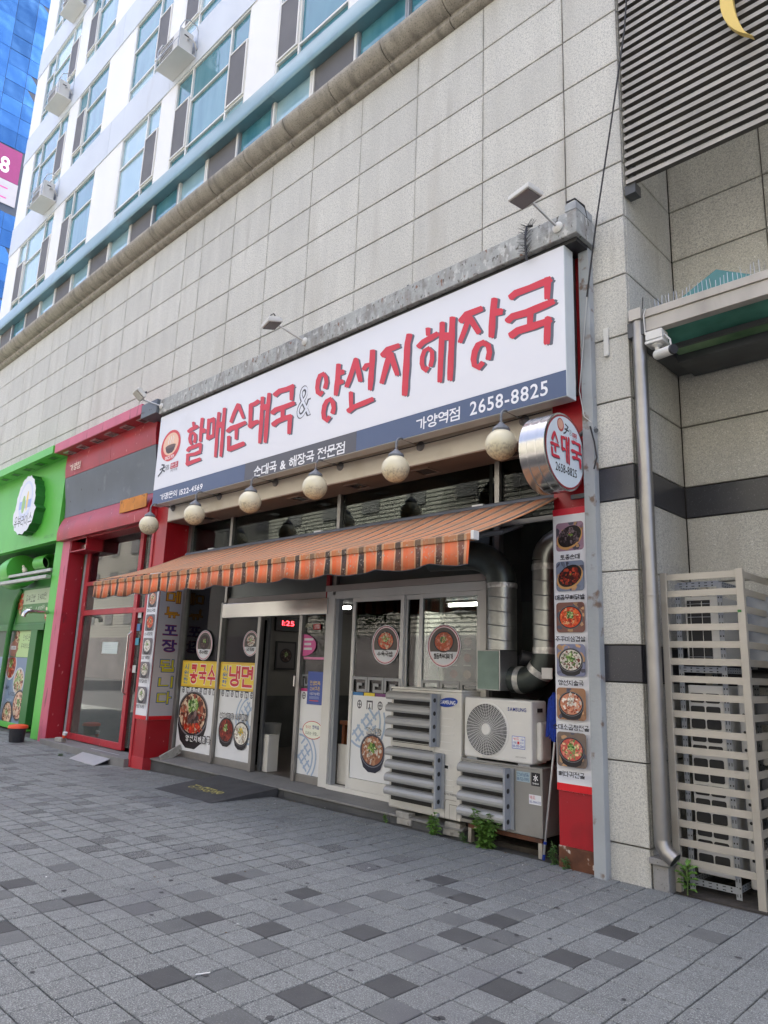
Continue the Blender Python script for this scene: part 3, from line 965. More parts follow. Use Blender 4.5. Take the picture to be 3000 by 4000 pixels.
def apt_window(x0, x1, t, ty):
    bz = t-2.2
    f = MB().frame(x0, x1, bz, t, -.005, .06, .04)
    if ty == 'N':
        xm = [x0+1.2]
    elif ty == 'L':
        xm = [x0+.6]
    else:
        xm = [x0+.62, x1-.62]
    for x in xm:
        f.box(x-.022, x+.022, -.004, .06, bz+.04, t-.04)
    o = f.build('window', 'white_frame', bld)
    e = [x0+.04]+xm+[x1-.04]
    n = len(e)-1
    for i in range(n):
        narrow = (e[i+1]-e[i]) < .8
        a, b_ = e[i]+(.022 if i else 0), e[i+1]-(.022 if i < n-1 else 0)
        zs = [bz+.04, bz+.36, t-(.66 if narrow else .80), t-.04]
        for z in zs[1:3]:
            MB().box(a, b_, -.003, .055, z-.018, z+.018).build('transom', 'white_frame', o)
        for r in range(3):
            za, zb = zs[r]+(.018 if r else 0), zs[r+1]-(.018 if r < 2 else 0)
            y = .035+random.uniform(0, .004)
            tx, tz = random.uniform(-.004, .004), random.uniform(-.004, .004)
            MB().add([(a, y-tx, za), (b_, y+tx, za), (b_, y+tx+tz, zb), (a, y-tx+tz, zb)], [(0, 1, 2, 3)]).build('pane', 'pane_pale' if random.random() < .25 else 'pane_blue', o, recalc=False)
            if r == 1 and narrow and not (ty == 'W' and i == 0 and random.random() < .5):
                MB().box(a+.03, b_-.03, -.02, -.008, za+.03, zb-.03).build('insect_screen', 'insect_screen', o)
                MB().frame(a, b_, za, zb, -.03, .01, .032).build('sash', 'white_frame', o)
for x0, x1, ty in WCOL:
    for t in TOPS:
        apt_window(x0, x1, t, ty)

# air conditioner boxes hung on the apartment wall
def wall_ac(x, z, label):
    t = thing('wall_air_conditioner', label, 'air conditioner', (x, 0, z), 'air conditioners hung on the apartment wall')
    MB().box(x-.40, x+.40, -.38, -.10, z+.03, z+.50).build('casing', 'ac_cream', t, bevel=.012)
    MB().box(x-.44, x+.44, -.43, -.035, z, z+.022).build('drip_tray', 'ac_white', t, bevel=.004)
    g_ = MB()
    for k in range(9):
        g_.box(x-.36+k*.055, x-.352+k*.055, -.388, -.382, z+.08, z+.46)
    for k in range(6):
        g_.box(x-.37, x+.10, -.394, -.389, z+.09+k*.07, z+.098+k*.07)
    g_.build('grille', 'white_frame', t)
    MB().box(x-.37, x+.11, -.3815, -.3805, z+.07, z+.47).build('fan_opening', 'fan_dark', t)
    MB().box(x+.402, x+.405, -.30, -.2, z+.36, z+.39).build('grip', 'fan_dark', t)
    for s_ in (-1, 1):
        MB().tube([(x+s_*.43, -.03, z), (x+s_*.43, -.03, z+.62), (x+s_*.43, -.08, z+.72), (x+s_*.43, -.22, z+.74), (x+s_*.43, -.34, z+.66), (x+s_*.43, -.41, z+.45), (x+s_*.43, -.42, z)], .011, 6).build('rail', 'galv', t, smooth=True)
    MB().bar((x-.43, -.42, z+.24), (x+.43, -.42, z+.24), .012, .02).build('rail_bar', 'galv', t)
    MB().tube([(x+.40, -.22, z+.3), (x+.46, -.2, z+.33), (x+.5, -.12, z+.25), (x+.46, -.06, z+.18), (x+.44, -.0, z+.22)], .02, 7).build('hose', 'white_cable', t, smooth=True)
wall_ac(-11.58, 13.13, 'large hung air conditioner nearest the camera, under the wide apartment window')
wall_ac(-18.45, 13.22, 'hung air conditioner lowest of the left column, by the building edge')
wall_ac(-18.45, 16.34, 'hung air conditioner in the middle of the left column with rusted tray')
wall_ac(-18.42, 19.47, 'hung air conditioner at the very top of the left column')

# ---------------------------------------------------------------- blue glass tower far behind
tw = thing('glass_tower', 'blue mirrored glass tower far behind at the left edge', 'building', (-45, 4, 0))
MB().box(-62, -45.02, .6, 30, -.3, 70).build('tower_body', 'tower_glass', tw)
MB().box(-45.02, -45.01, 1.8, 9.1, 10, 50).build('joint_backing', 'tower_joint', tw)
tpm = MB().box(-.01, 0, .012, 1.188, .012, 1.118).mesh('glass_panel')
tpm.materials.append(MATS['tower_glass'])
for i in range(6):
    for j in range(34):
        y, z = 1.84+i*1.2, 12.6+j*1.13
        if y < 5.9 and 28.9 < z+.5 < 32.8:
            continue
        piece('glass_panel', tpm, tw, (-44.99, y, z), (0, random.uniform(-.02, .02), random.uniform(-.02, .02)))
MB().box(-45.0, -44.96, 1.8, 5.92, 30.56, 32.85).build('pink_banner', 'banner_pink', tw)
MB().box(-45.0, -44.96, 1.8, 5.95, 28.95, 30.54).build('white_banner', 'banner_white', tw)
F = Flat((-44.955, 0, 0), (0, 1, 0), (0, 0, 1))
F.text('8', 4.75, 31.0, .55, 1.1, (.85, .85, .88, 1), .02)
F.text('ㄷ', 4.6, 29.3, .8, .75, C(200, 60, 150), .01)
F.build('banner_print', tw)
# ---------------------------------------------------------------- the restaurant: pillars, fascia, hood, glazing, step
G = .45
shop = thing('restaurant', 'glazed restaurant front with steel door frames between two red pillars', 'shop front', (-6.9, .4, 0))
zl = gz(-10.6)
MB().box(-3.345, -3.0, -.006, .62, .168, 5.46).build('pillar', 'red_paint', shop)
MB().box(-3.352, -2.998, -.012, .62, -.01, .167).build('pillar_base', 'rust_base', shop, bevel=.004)
MB().box(-10.82, -10.46, 0, .42, zl+.17, 5.46).build('pillar', 'red_paint', shop)
MB().box(-10.826, -10.454, -.006, .42, zl-.01, zl+.17).build('pillar_base', 'red_faded', shop, bevel=.004)
MB().box(-3.0+.002, -2.895, -.085, .0, .0, 5.46).build('steel_post', 'grey_paint', shop, bevel=.003)
MB().box(-10.90, -10.828, -.02, .05, zl, 4.0).build('conduit_strip', 'red_faded', shop, bevel=.01)
h = MB()
h.box(-10.45, -2.86, -.35, .0, 5.478, 5.72)
h.build('hood', 'peeling_grey', shop, bevel=.006)
MB().box(-10.44, -2.9, -.285, -.02, 5.437, 5.4775).build('hood_gap_shade', 'black_plastic', shop)  # black strip painting the shade between hood and sign
MB().box(-2.975, -2.858, -.352, -.05, 5.721, 5.80).build('hood_cap', 'grey_paint', shop, bevel=.004)
MB().box(-10.46, -3.345, .001, .12, 3.75, 5.46).build('fascia', 'cream', shop)
MB().box(-10.46, -3.345, .001, 1.0, 3.735, 3.749).build('soffit', 'soffit_panel', shop)
for k in range(6):
    x = -9.6+k*1.12
    s = MB().frame(x-.13, x+.13, -.13, .13, 0, .01, .025)
    s.v = [(p[0], .24+p[2], 3.734-p[1]) for p in s.v]
    s.build('recessed_light', 'soffit_panel', shop)
    MB().box(x-.10, x+.10, .14, .34, 3.7335, 3.7345).build('light_glass', 'flood_glass', shop)
# upper glazing over the awning
UX = [-10.46, -9.205, -6.756, -4.27, -3.345]
for x in UX[1:4]:
    MB().box(x-.03, x+.03, G-.05, G+.03, 2.42, 3.735).build('mullion', 'stainless_dull', shop, bevel=.003)
MB().box(-10.46, -10.36, G-.05, G+.05, .12, 3.735).build('end_post', 'stainless_dull', shop, bevel=.003)
for a, b_ in zip(UX, UX[1:]):
    MB().box(a+.03, b_-.03, G, G+.008, 3.08, 3.735).build('upper_pane', 'upper_glass', shop)
    MB().box(a+.03, b_-.03, G-.02, G+.03, 3.03, 3.08).build('transom', 'stainless_dull', shop)
MB().box(-9.175, -6.79, G, G+.02, 2.48, 3.03).build('head_panel', 'sheet_dark', shop)
MB().box(-6.72, -4.30, G, G+.02, 2.48, 3.03).build('head_panel', 'sheet_dark', shop)
MB().box(-10.36, -9.24, G, G+.008, 2.48, 3.03).build('upper_pane', 'shop_glass', shop)
MB().box(-6.93, -6.87, G-.04, G+.03, 2.40, 3.03).build('head_strip', 'red_paint', shop)
# entrance: steel posts, door head, kick plates, panes
MB().box(-9.285, -9.235, G-.06, G+.05, .12, 2.42).build('door_post', 'stainless_dull', shop, bevel=.003)
MB().box(-9.234, -6.86, G-.07, G+.06, 2.19, 2.395).build('door_head', 'stainless', shop, bevel=.004)
MB().box(-9.234, -6.86, G-.03, G+.04, 2.396, 2.48).build('door_head_cap', 'taupe_frame', shop, bevel=.003)
MB().box(-8.345, -8.285, G-.05, G+.03, .12, 2.189).build('door_post', 'stainless_dull', shop, bevel=.003)
MB().box(-7.425, -7.365, G-.05, G+.03, .12, 2.189).build('door_post', 'stainless_dull', shop, bevel=.003)
for a, b_ in ((-10.36, -9.286), (-9.234, -8.346), (-7.364, -6.90)):
    MB().box(a, b_, G-.02, G+.02, .12, .21).build('kick_plate', 'stainless_dull', shop, bevel=.003)
MB().box(-10.36, -9.286, G, G+.008, .21, 2.48).build('pane', 'shop_glass', shop)
MB().box(-9.234, -8.346, G, G+.008, .21, 2.19).build('pane', 'shop_glass', shop)
MB().box(-7.364, -6.90, G, G+.008, .21, 2.19).build('pane', 'shop_glass', shop)
leaf = MB().box(-8.284, -8.22, G+.06, G+.10, .13, 2.18).build('sliding_door', 'dark_steel', shop, bevel=.003)
MB().box(-9.2, -8.285, G+.072, G+.08, .2, 2.15).build('pane', 'shop_glass', leaf)
MB().box(-7.445, -7.43, G-.075, G-.05, 1.27, 1.41).build('door_pull', 'stainless', shop, bevel=.004)
# white framed window wall
wn_ = MB()
wn_.box(-6.895, -6.745, G-.05, G+.06, .12, 2.47)
wn_.box(-6.745, -4.40, G-.05, G+.06, 2.375, 2.47)
wn_.box(-6.745, -4.40, G-.05, G+.06, .10, .165)
wn_.box(-4.475, -4.40, G-.049, G+.06, .165, 2.375)
wn_.build('window_frame', 'white_upvc', shop, bevel=.004)
MB().box(-6.90, -4.39, G-.075, G-.0, 2.471, 2.545).build('window_head', 'taupe_frame', shop, bevel=.004)
MB().box(-6.744, -6.69, G-.02, G+.05, .166, 2.374).build('jamb_liner', 'bracket_grey', shop)
def sash(x0, x1, y, m='white_upvc'):
    o = MB().frame(x0, x1, .166, 2.374, y-.018, y+.018, .05, bottom=.12).build('sash', m, shop, bevel=.003)
    MB().box(x0+.05, x1-.05, y-.003, y+.003, .286, 2.324).build('pane', 'shop_glass', o)
    return o
sash(-6.42, -5.565, G-.02)
sash(-5.60, -5.02, G+.025)
sash(-5.33, -4.478, G-.018)
# step and threshold
st = MB()
for a, b_ in zip([-10.46, -8.8, -7.2, -5.42], [-8.8, -7.2, -5.42, -4.45]):
    st.add([(a+.002, .13, gz(a)-.05), (b_-.002, .13, gz(b_)-.05), (b_-.002, .13, .062), (a+.002, .13, .055), (a+.002, .52, .118), (b_-.002, .52, .118), (b_-.002, .52, -.1), (a+.002, .52, -.1)],
           [(0, 1, 2, 3), (3, 2, 5, 4), (0, 3, 4, 7), (1, 6, 5, 2)])
st.build('step_body', 'concrete_dark', shop)
for a, b_ in ((-10.455, -9.2), (-9.195, -7.9), (-7.895, -6.6), (-6.595, -5.43), (-5.425, -4.45)):
    MB().extr([(.108, .058), (.108, .080), (.50, .126), (.50, .105)], 'x', a, b_).build('step_slab', 'step_stone', shop, bevel=.004)
# alcove with the extract ducts at the right end
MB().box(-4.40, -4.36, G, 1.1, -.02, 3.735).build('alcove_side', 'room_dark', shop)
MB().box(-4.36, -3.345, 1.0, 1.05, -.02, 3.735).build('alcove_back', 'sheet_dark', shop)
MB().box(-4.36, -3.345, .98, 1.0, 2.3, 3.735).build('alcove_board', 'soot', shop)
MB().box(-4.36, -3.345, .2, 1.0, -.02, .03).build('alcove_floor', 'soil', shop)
MB().box(-4.30, -4.26, G-.02, G+.02, 2.5, 3.03).build('red_strip', 'red_paint', shop)
# room behind the glass
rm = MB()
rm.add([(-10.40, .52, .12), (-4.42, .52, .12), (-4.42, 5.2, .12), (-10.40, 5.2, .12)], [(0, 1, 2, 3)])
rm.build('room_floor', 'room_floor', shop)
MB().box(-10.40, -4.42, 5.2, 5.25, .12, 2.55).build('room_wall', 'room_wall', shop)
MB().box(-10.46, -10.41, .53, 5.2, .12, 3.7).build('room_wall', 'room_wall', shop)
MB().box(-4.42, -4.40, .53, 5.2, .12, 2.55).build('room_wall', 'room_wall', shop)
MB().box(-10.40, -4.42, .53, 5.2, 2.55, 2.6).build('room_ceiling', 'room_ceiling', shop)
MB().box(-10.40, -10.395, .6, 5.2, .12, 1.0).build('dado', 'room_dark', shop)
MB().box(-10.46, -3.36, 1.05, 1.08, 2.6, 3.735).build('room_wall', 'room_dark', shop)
for i, (x, y) in enumerate(((-9.2, 4.2), (-6.45, 2.69), (-8.9, 2.4), (-6.2, 4.6))):
    t = thing('tube_light', ['lit ceiling tube deep inside the restaurant, seen through the left window sash', 'lit ceiling tube seen through the right window above the oval sticker',
                             'lit ceiling tube above the open restaurant doorway', 'lit ceiling tube at the back right of the restaurant'][i], 'ceiling light', (x, y, 2.55), 'ceiling tubes in the restaurant')
    MB().box(x-.33, x+.33, y-.05, y+.05, 2.515, 2.55).build('housing', 'white_upvc', t)
    MB().tube([(x-.3, y, 2.49), (x+.3, y, 2.49)], .022, 8).build('tube', 'tube_light', t)
mb = thing('menu_board', 'black menu board with dish pictures on the restaurant back wall', 'menu board', (-7.6, 5.18, 1.9))
MB().box(-9.2, -6.2, 5.14, 5.198, 1.25, 2.45).build('board', 'menu_black', mb)
F = Flat((0, 5.14, 0))
for r in range(3):
    for c_ in range(9):
        x, z = -9.05+c_*.32, 1.98-r*.3
        F.rect(x, x+.24, z, z+.2, C(60, 52, 48))
        F.ell(x+.12, z+.1, .09, .075, [C(120, 50, 30), C(150, 120, 90), C(90, 60, 50)][(r+c_) % 3])
        F.rect(x+.02, x+.2, z-.05, z-.03, C(150, 150, 140))
F.build('dish_pictures', mb)
ck = thing('led_clock', 'black wall clock with red digits inside the restaurant doorway', 'clock', (-10.4, 2.5, 2.26))
MB().box(-10.405, -10.35, 2.25, 2.80, 2.13, 2.39).build('case', 'black_plastic', ck, bevel=.006)
F = Flat((-10.35, 0, 0), (0, 1, 0), (0, 0, 1))
F.text('1:25', 2.38, 2.23, .27, .085, (1, 1, 1, 1))
F.build('digits', ck, 'led_red')
for i, (y0, y1, z0, z1, c1, lb) in enumerate(((1.55, 2.1, 1.4, 2.1, C(70, 66, 70), 'large dark framed picture on the wall inside the restaurant doorway'), (2.3, 2.75, 1.45, 1.95, C(96, 92, 92), 'small framed picture below the red clock'))):
    t = thing('framed_picture', lb, 'picture', (-10.4, (y0+y1)/2, z0), 'pictures on the restaurant side wall')
    MB().box(-10.40, -10.375, y0, y1, z0, z1).build('frame', 'black_plastic', t)
    F = Flat((-10.375, 0, 0), (0, 1, 0), (0, 0, 1))
    F.rect(y0+.03, y1-.03, z0+.03, z1-.03, c1)
    bowl(F, (y0+y1)/2, (z0+z1)/2, .14, DARKF, 3+i, body=False)
    F.build('picture', t)
t = thing('waste_bin', 'tall pale grey bin standing inside the restaurant doorway', 'bin', (-9.0, 1.25, .12))
MB().lathe([(.11, 0), (.15, .5), (.155, .55), (.13, .55), (.1, .2)], (-9.0, 1.25, .12), n=20).build('body', 'bin_grey', t, smooth=True)
t = thing('white_stand', 'low white box against the left door post', 'box', (-8.22, .62, .12))
MB().box(-8.275, -8.13, .56, .74, .122, .60).build('body', 'white_upvc', t, bevel=.006)
t = thing('dining_table', 'orange wooden table seen through the window gap', 'table', (-6.75, 1.3, .12))
MB().box(-7.2, -6.3, 1.0, 1.6, .80, .85).build('table_top', 'wood_orange', t, bevel=.005)
for a in (-7.15, -6.35):
    for c_ in (1.05, 1.55):
        MB().box(a-.025, a+.025, c_-.025, c_+.025, .12, .80).build('leg', 'wood_orange', t)
MB().box(-6.73, -6.50, .56, .60, .166, .62).build('pale_board', 'white_upvc', shop)

# ---------------------------------------------------------------- films and stickers on the glass
Y0 = G-.004
WHITEP = (.74, .76, .78, 1)
lat = C(160, 180, 205)
def lattice(F, cx, cz, r, x0, x1, z0, z1):
    """blue-grey round lattice emblem, cut off by the film edges"""
    def keep(p):
        return x0 < p[0] < x1 and z0 < p[1] < z1
    n = 40
    for i in range(n):
        a, b_ = 2*math.pi*i/n, 2*math.pi*(i+1)/n
        for rr in (r, r*.80):
            p, q = (cx+rr*math.cos(a), cz+rr*math.sin(a)), (cx+rr*math.cos(b_), cz+rr*math.sin(b_))
            if keep(p) and keep(q):
                F.line([p, q], r*.07, lat)
    for s_ in (1, -1):
        for k in (-.5, -.25, 0, .25, .5):
            for u0, u1 in ((-.62, -.2), (-.05, .35), (.45, .68)):
                if k*k+max(u0*u0, u1*u1) > .62:
                    continue
                d, e = (.707, .707*s_), (-.707*s_, .707)
                p = (cx+r*(d[0]*u0+e[0]*k), cz+r*(d[1]*u0+e[1]*k))
                q = (cx+r*(d[0]*u1+e[0]*k), cz+r*(d[1]*u1+e[1]*k))
                if keep(p) and keep(q):
                    F.line([p, q], r*.075, lat)
def motif_row(F, x0, x1, z, n, s=.045):
    for i in range(n):
        x = x0+(x1-x0)*(i+.5)/n
        if i % 2 == 0:
            F.ell(x, z, s*.8, s, C(74, 74, 84), 14)
            F.ell(x, z, s*.55, s*.72, WHITEP, 14)
            F.rect(x-s*.5, x+s*.5, z-.006, z+.006, C(74, 74, 84))
            F.rect(x-.006, x+.006, z-s*.7, z+s*.7, C(74, 74, 84))
        else:
            F.rect(x-s, x+s, z+s*.6, z+s, C(74, 74, 84))
            F.rect(x-s, x-s*.7, z-s, z+s, C(74, 74, 84))
            F.rect(x+s*.7, x+s, z-s, z+s, C(74, 74, 84))
            F.rect(x-s*.4, x+s*.4, z-s, z-s*.6, C(74, 74, 84))
            F.rect(x-s*.15, x+s*.15, z-s, z+s*.3, C(74, 74, 84))
def oval_sticker(F, cx, cz, rx, rz, pal, seed, txt, ring=C(150, 40, 60)):
    F.ell(cx, cz, rx, rz, WHITEP)
    F.ell(cx, cz, rx*.95, rz*.96, ring)
    F.ell(cx, cz, rx*.90, rz*.915, C(236, 214, 216))
    F.ell(cx, cz, rx*.84, rz*.86, WHITEP)
    top = [(cx+rx*.84*math.cos(R(a)), cz+rz*.86*math.sin(R(a))) for a in range(-18, 199, 9)]
    F.poly(top, C(92, 84, 78))
    bowl(F, cx, cz+rz*.20, rx*.62, pal, seed, body=False, sq=.80)
    F.text(txt, cx-rx*.56, cz-rz*.60, rx*1.12, rz*.26, C(24, 22, 26), .03)
def yellow(F, x0, x1, z0, z1, side, main, mx0, mx1):
    F.rect(x0, x1, z0, z1, C(232, 196, 60))
    F.rect(x0+.015, x1-.012, z0+.015, z1-.015, C(196, 120, 60))
    F.rect(x0+.021, x1-.018, z0+.021, z1-.021, C(235, 205, 72))
    F.vtext(side, x0+.07, z1-.045, .12, .09, .105, C(40, 104, 168), .024)
    n = len(main)
    wd = (mx1-mx0)/n
    for i, ch in enumerate(main):
        F.text(ch, mx0+i*wd+.001, z0+.038, wd-.012, z1-z0-.076, (.85, .82, .78, 1), .06)
        F.text(ch, mx0+i*wd+.012, z0+.050, wd-.034, z1-z0-.10, C(206, 44, 58), .036)
f1 = thing('window_film', 'white window film with one big bowl of soup, leftmost pane by the red pillar', 'window film', (-9.8, G, .2), 'films on the restaurant glass')
F = Flat((0, Y0, 0))
F.rect(-10.33, -9.29, .215, 1.15, WHITEP)
motif_row(F, -10.3, -9.3, 1.105, 8)
bowl(F, -9.91, .765, .43, NOOD, 21, sq=.78, rim=C(120, 118, 124), gp=(.0, .25), clip=(-10.33, -9.29, .215, 1.09), dens=3)
F.blobs(-9.88, .70, .14, .10, DARKF, 30, .05, 5)
F.blobs(-9.85, .56, .24, .06, [C(205, 60, 30), C(230, 110, 60), C(190, 40, 24)], 40, .035, 6)
for i, ch in enumerate('양선지해장국'):
    F.text(ch, -10.045+i*.117, .345+.003*i, .118, .12, C(20, 20, 24), .07)
    F.text(ch, -10.03+i*.117, .36+.003*i, .088, .09, (.84, .84, .84, 1), .026)
yellow(F, -10.30, -9.285, 1.16, 1.55, '시원한', '콩국수', -10.07, -9.32)
oval_sticker(F, -9.72, 1.79, .225, .225, DARKF, 31, '추어탕')
F.build('film_print', f1)
f2 = thing('window_film', 'white window film with two small soup bowls, beside the open door', 'window film', (-8.8, G, .2), 'films on the restaurant glass')
F = Flat((0, Y0, 0))
F.rect(-9.225, -8.35, .215, 1.15, WHITEP)
motif_row(F, -9.2, -8.37, 1.105, 7)
lattice(F, -8.42, .80, .34, -9.2, -8.36, .45, 1.06)
bowl(F, -8.98, .60, .19, [C(130, 44, 30), C(90, 28, 22), C(170, 70, 50)], 22, rim=C(90, 88, 92), dens=1.2)
bowl(F, -8.60, .58, .18, WHT, 23, rim=C(90, 88, 92), garnish=[C(220, 180, 60), C(150, 180, 80), C(230, 200, 90)], dens=1.2)
for txt, x, z in (('선지해장국', -9.14, .765), ('나주곰탕', -8.74, .77)):
    wd = .066*len(txt)
    F.text(txt, x-.01, z-.012, wd+.02, .09, C(24, 24, 28), .06)
    F.text(txt, x, z, wd, .066, (.80, .80, .80, 1), .012)
yellow(F, -9.225, -8.355, 1.16, 1.55, '시원한', '냉면', -9.0, -8.38)
oval_sticker(F, -8.51, 1.82, .185, .18, WHT+NOOD, 32, '굿맘')
F.build('film_print', f2)
f3 = thing('window_film', 'narrow white window film with blue coupon poster, right of the open door', 'window film', (-7.13, G, .2), 'films on the restaurant glass')
F = Flat((0, Y0, 0))
F.rect(-7.36, -6.90, .215, 1.22, WHITEP)
for i, c_ in enumerate((C(190, 40, 120), C(230, 200, 70), C(60, 120, 70))):
    F.rect(-7.36+i*.153, -7.36+(i+1)*.153, 1.22, 1.255, c_)
for k in range(3):
    F.line([(-7.35+k*.16, 1.30), (-7.35+k*.16, 1.42), (-7.24+k*.16, 1.42), (-7.24+k*.16, 1.30), (-7.30+k*.16, 1.30), (-7.30+k*.16, 1.37)], .022, C(120, 124, 128))
motif_row(F, -7.35, -6.92, 1.165, 4)
lattice(F, -7.33, .42, .33, -7.355, -6.91, .22, .9)
F.ell(-7.085, .755, .195, .11, C(190, 60, 50))
F.ell(-7.085, .755, .185, .102, C(232, 236, 222))
F.text('맛으로', -7.22, .77, .10, .035, C(190, 40, 40), .01)
F.text('행복을', -7.09, .77, .13, .045, C(50, 60, 140), .015)
F.text('드리는 굿맘...', -7.22, .695, .25, .04, C(40, 70, 50), .01)
F.rect(-7.225, -6.935, 1.065, 1.47, C(64, 84, 160))
F.rect(-7.21, -6.95, 1.08, 1.455, C(84, 106, 180))
F.rect(-7.206, -6.954, 1.084, 1.451, C(66, 88, 165))
F.text('민생회복', -7.18, 1.30, .20, .055, C(235, 200, 80), .012)
F.text('소비쿠폰', -7.18, 1.235, .20, .05, C(235, 200, 80), .012)
F.text('사용가능매장', -7.18, 1.18, .20, .035, (.8, .8, .8, 1), .005)
F.rect(-7.17, -7.0, 1.105, 1.118, C(190, 80, 80))
for k in range(3):
    F.rect(-7.18, -6.99, 1.135+k*.012, 1.139+k*.012, C(170, 180, 215))
F.poly([(-7.36, 1.66)]+[(-7.36+.26*math.cos(R(a)), 1.80+.14*math.sin(R(a))) for a in range(-90, 91, 15)]+[(-7.36, 1.94)], C(222, 92, 160))
F.rect(-7.34, -7.16, 1.86, 1.89, (.8, .75, .78, 1)); F.rect(-7.34, -7.2, 1.80, 1.83, (.8, .75, .78, 1)); F.rect(-7.34, -7.18, 1.74, 1.77, (.8, .75, .78, 1))
F.rect(-7.33, -6.93, 1.62, 1.65, C(214, 130, 170))
F.text('새벽', -7.34, 2.02, .14, .06, C(210, 205, 180), .02)
F.rect(-7.17, -7.03, 2.0, 2.07, C(190, 40, 44)); F.text('생활', -7.155, 2.01, .11, .05, (.8, .78, .75, 1), .01)
F.build('film_print', f3)
f4 = thing('window_film', 'white window film with short rib soup bowl and lattice emblem, behind the tall outdoor unit', 'window film', (-6.0, G, .28), 'films on the restaurant glass')
F = Flat((0, G-.0235, 0))
F.rect(-6.365, -5.62, .29, 1.22, WHITEP)
for i, c_ in enumerate((C(50, 120, 180), C(225, 200, 60), C(110, 50, 110), C(225, 200, 60))):
    F.rect(-6.365+i*.19, -6.365+(i+1)*.19-.015, 1.22, 1.255, c_)
motif_row(F, -6.33, -5.65, 1.12, 4, .05)
lattice(F, -6.18, .93, .36, -6.36, -5.63, .6, 1.07)
bowl(F, -6.0, .62, .20, [C(150, 96, 70), C(186, 140, 110), C(206, 200, 190)], 24, rim=C(110, 112, 124), garnish=GRN, outer=C(34, 38, 56), dens=1.4)
F.text('갈비탕', -6.106, .792, .246, .078, C(20, 20, 24), .05)
F.text('갈비탕', -6.10, .80, .23, .062, (.82, .82, .82, 1), .008)
oval_sticker(F, -5.84, 1.81, .225, .225, [C(206, 80, 50), C(230, 150, 110), C(220, 200, 170)], 33, '수육국밥')
for k in range(3):
    x = -6.36+k*.27
    F.line([(x, 1.28), (x, 1.42), (x+.23, 1.42), (x+.23, 1.28), (x+.09, 1.28), (x+.09, 1.35), (x+.15, 1.35)], .032, C(150, 152, 154))
F.build('film_print', f4)
f5 = thing('window_film', 'grey meander band and oval stew sticker on the right restaurant window', 'window film', (-4.9, G, 1.3), 'films on the restaurant glass')
F = Flat((0, G-.0225, 0))
oval_sticker(F, -4.98, 1.80, .235, .23, [C(190, 90, 60), C(220, 150, 130), C(206, 110, 70)], 34, '햄듬뿍부대찌개')
for k in range(3):
    x = -5.27+k*.27
    F.line([(x, 1.28), (x, 1.42), (x+.23, 1.42), (x+.23, 1.28), (x+.09, 1.28), (x+.09, 1.35), (x+.15, 1.35)], .032, C(150, 152, 154))
F.build('film_print', f5)
t = thing('vent_fan', 'small white vent fan inside the leftmost pane, above the oval sticker', 'fan', (-10.1, .6, 2.45))
MB().box(-10.3, -9.98, .58, .68, 2.47, 2.76).build('box', 'white_upvc', t, bevel=.01)
MB().lathe([(.105, 0), (.105, .01), (.02, .012)], (-10.14, .578, 2.62), (0, -1, 0)).build('fan', 'fan_dark', t)
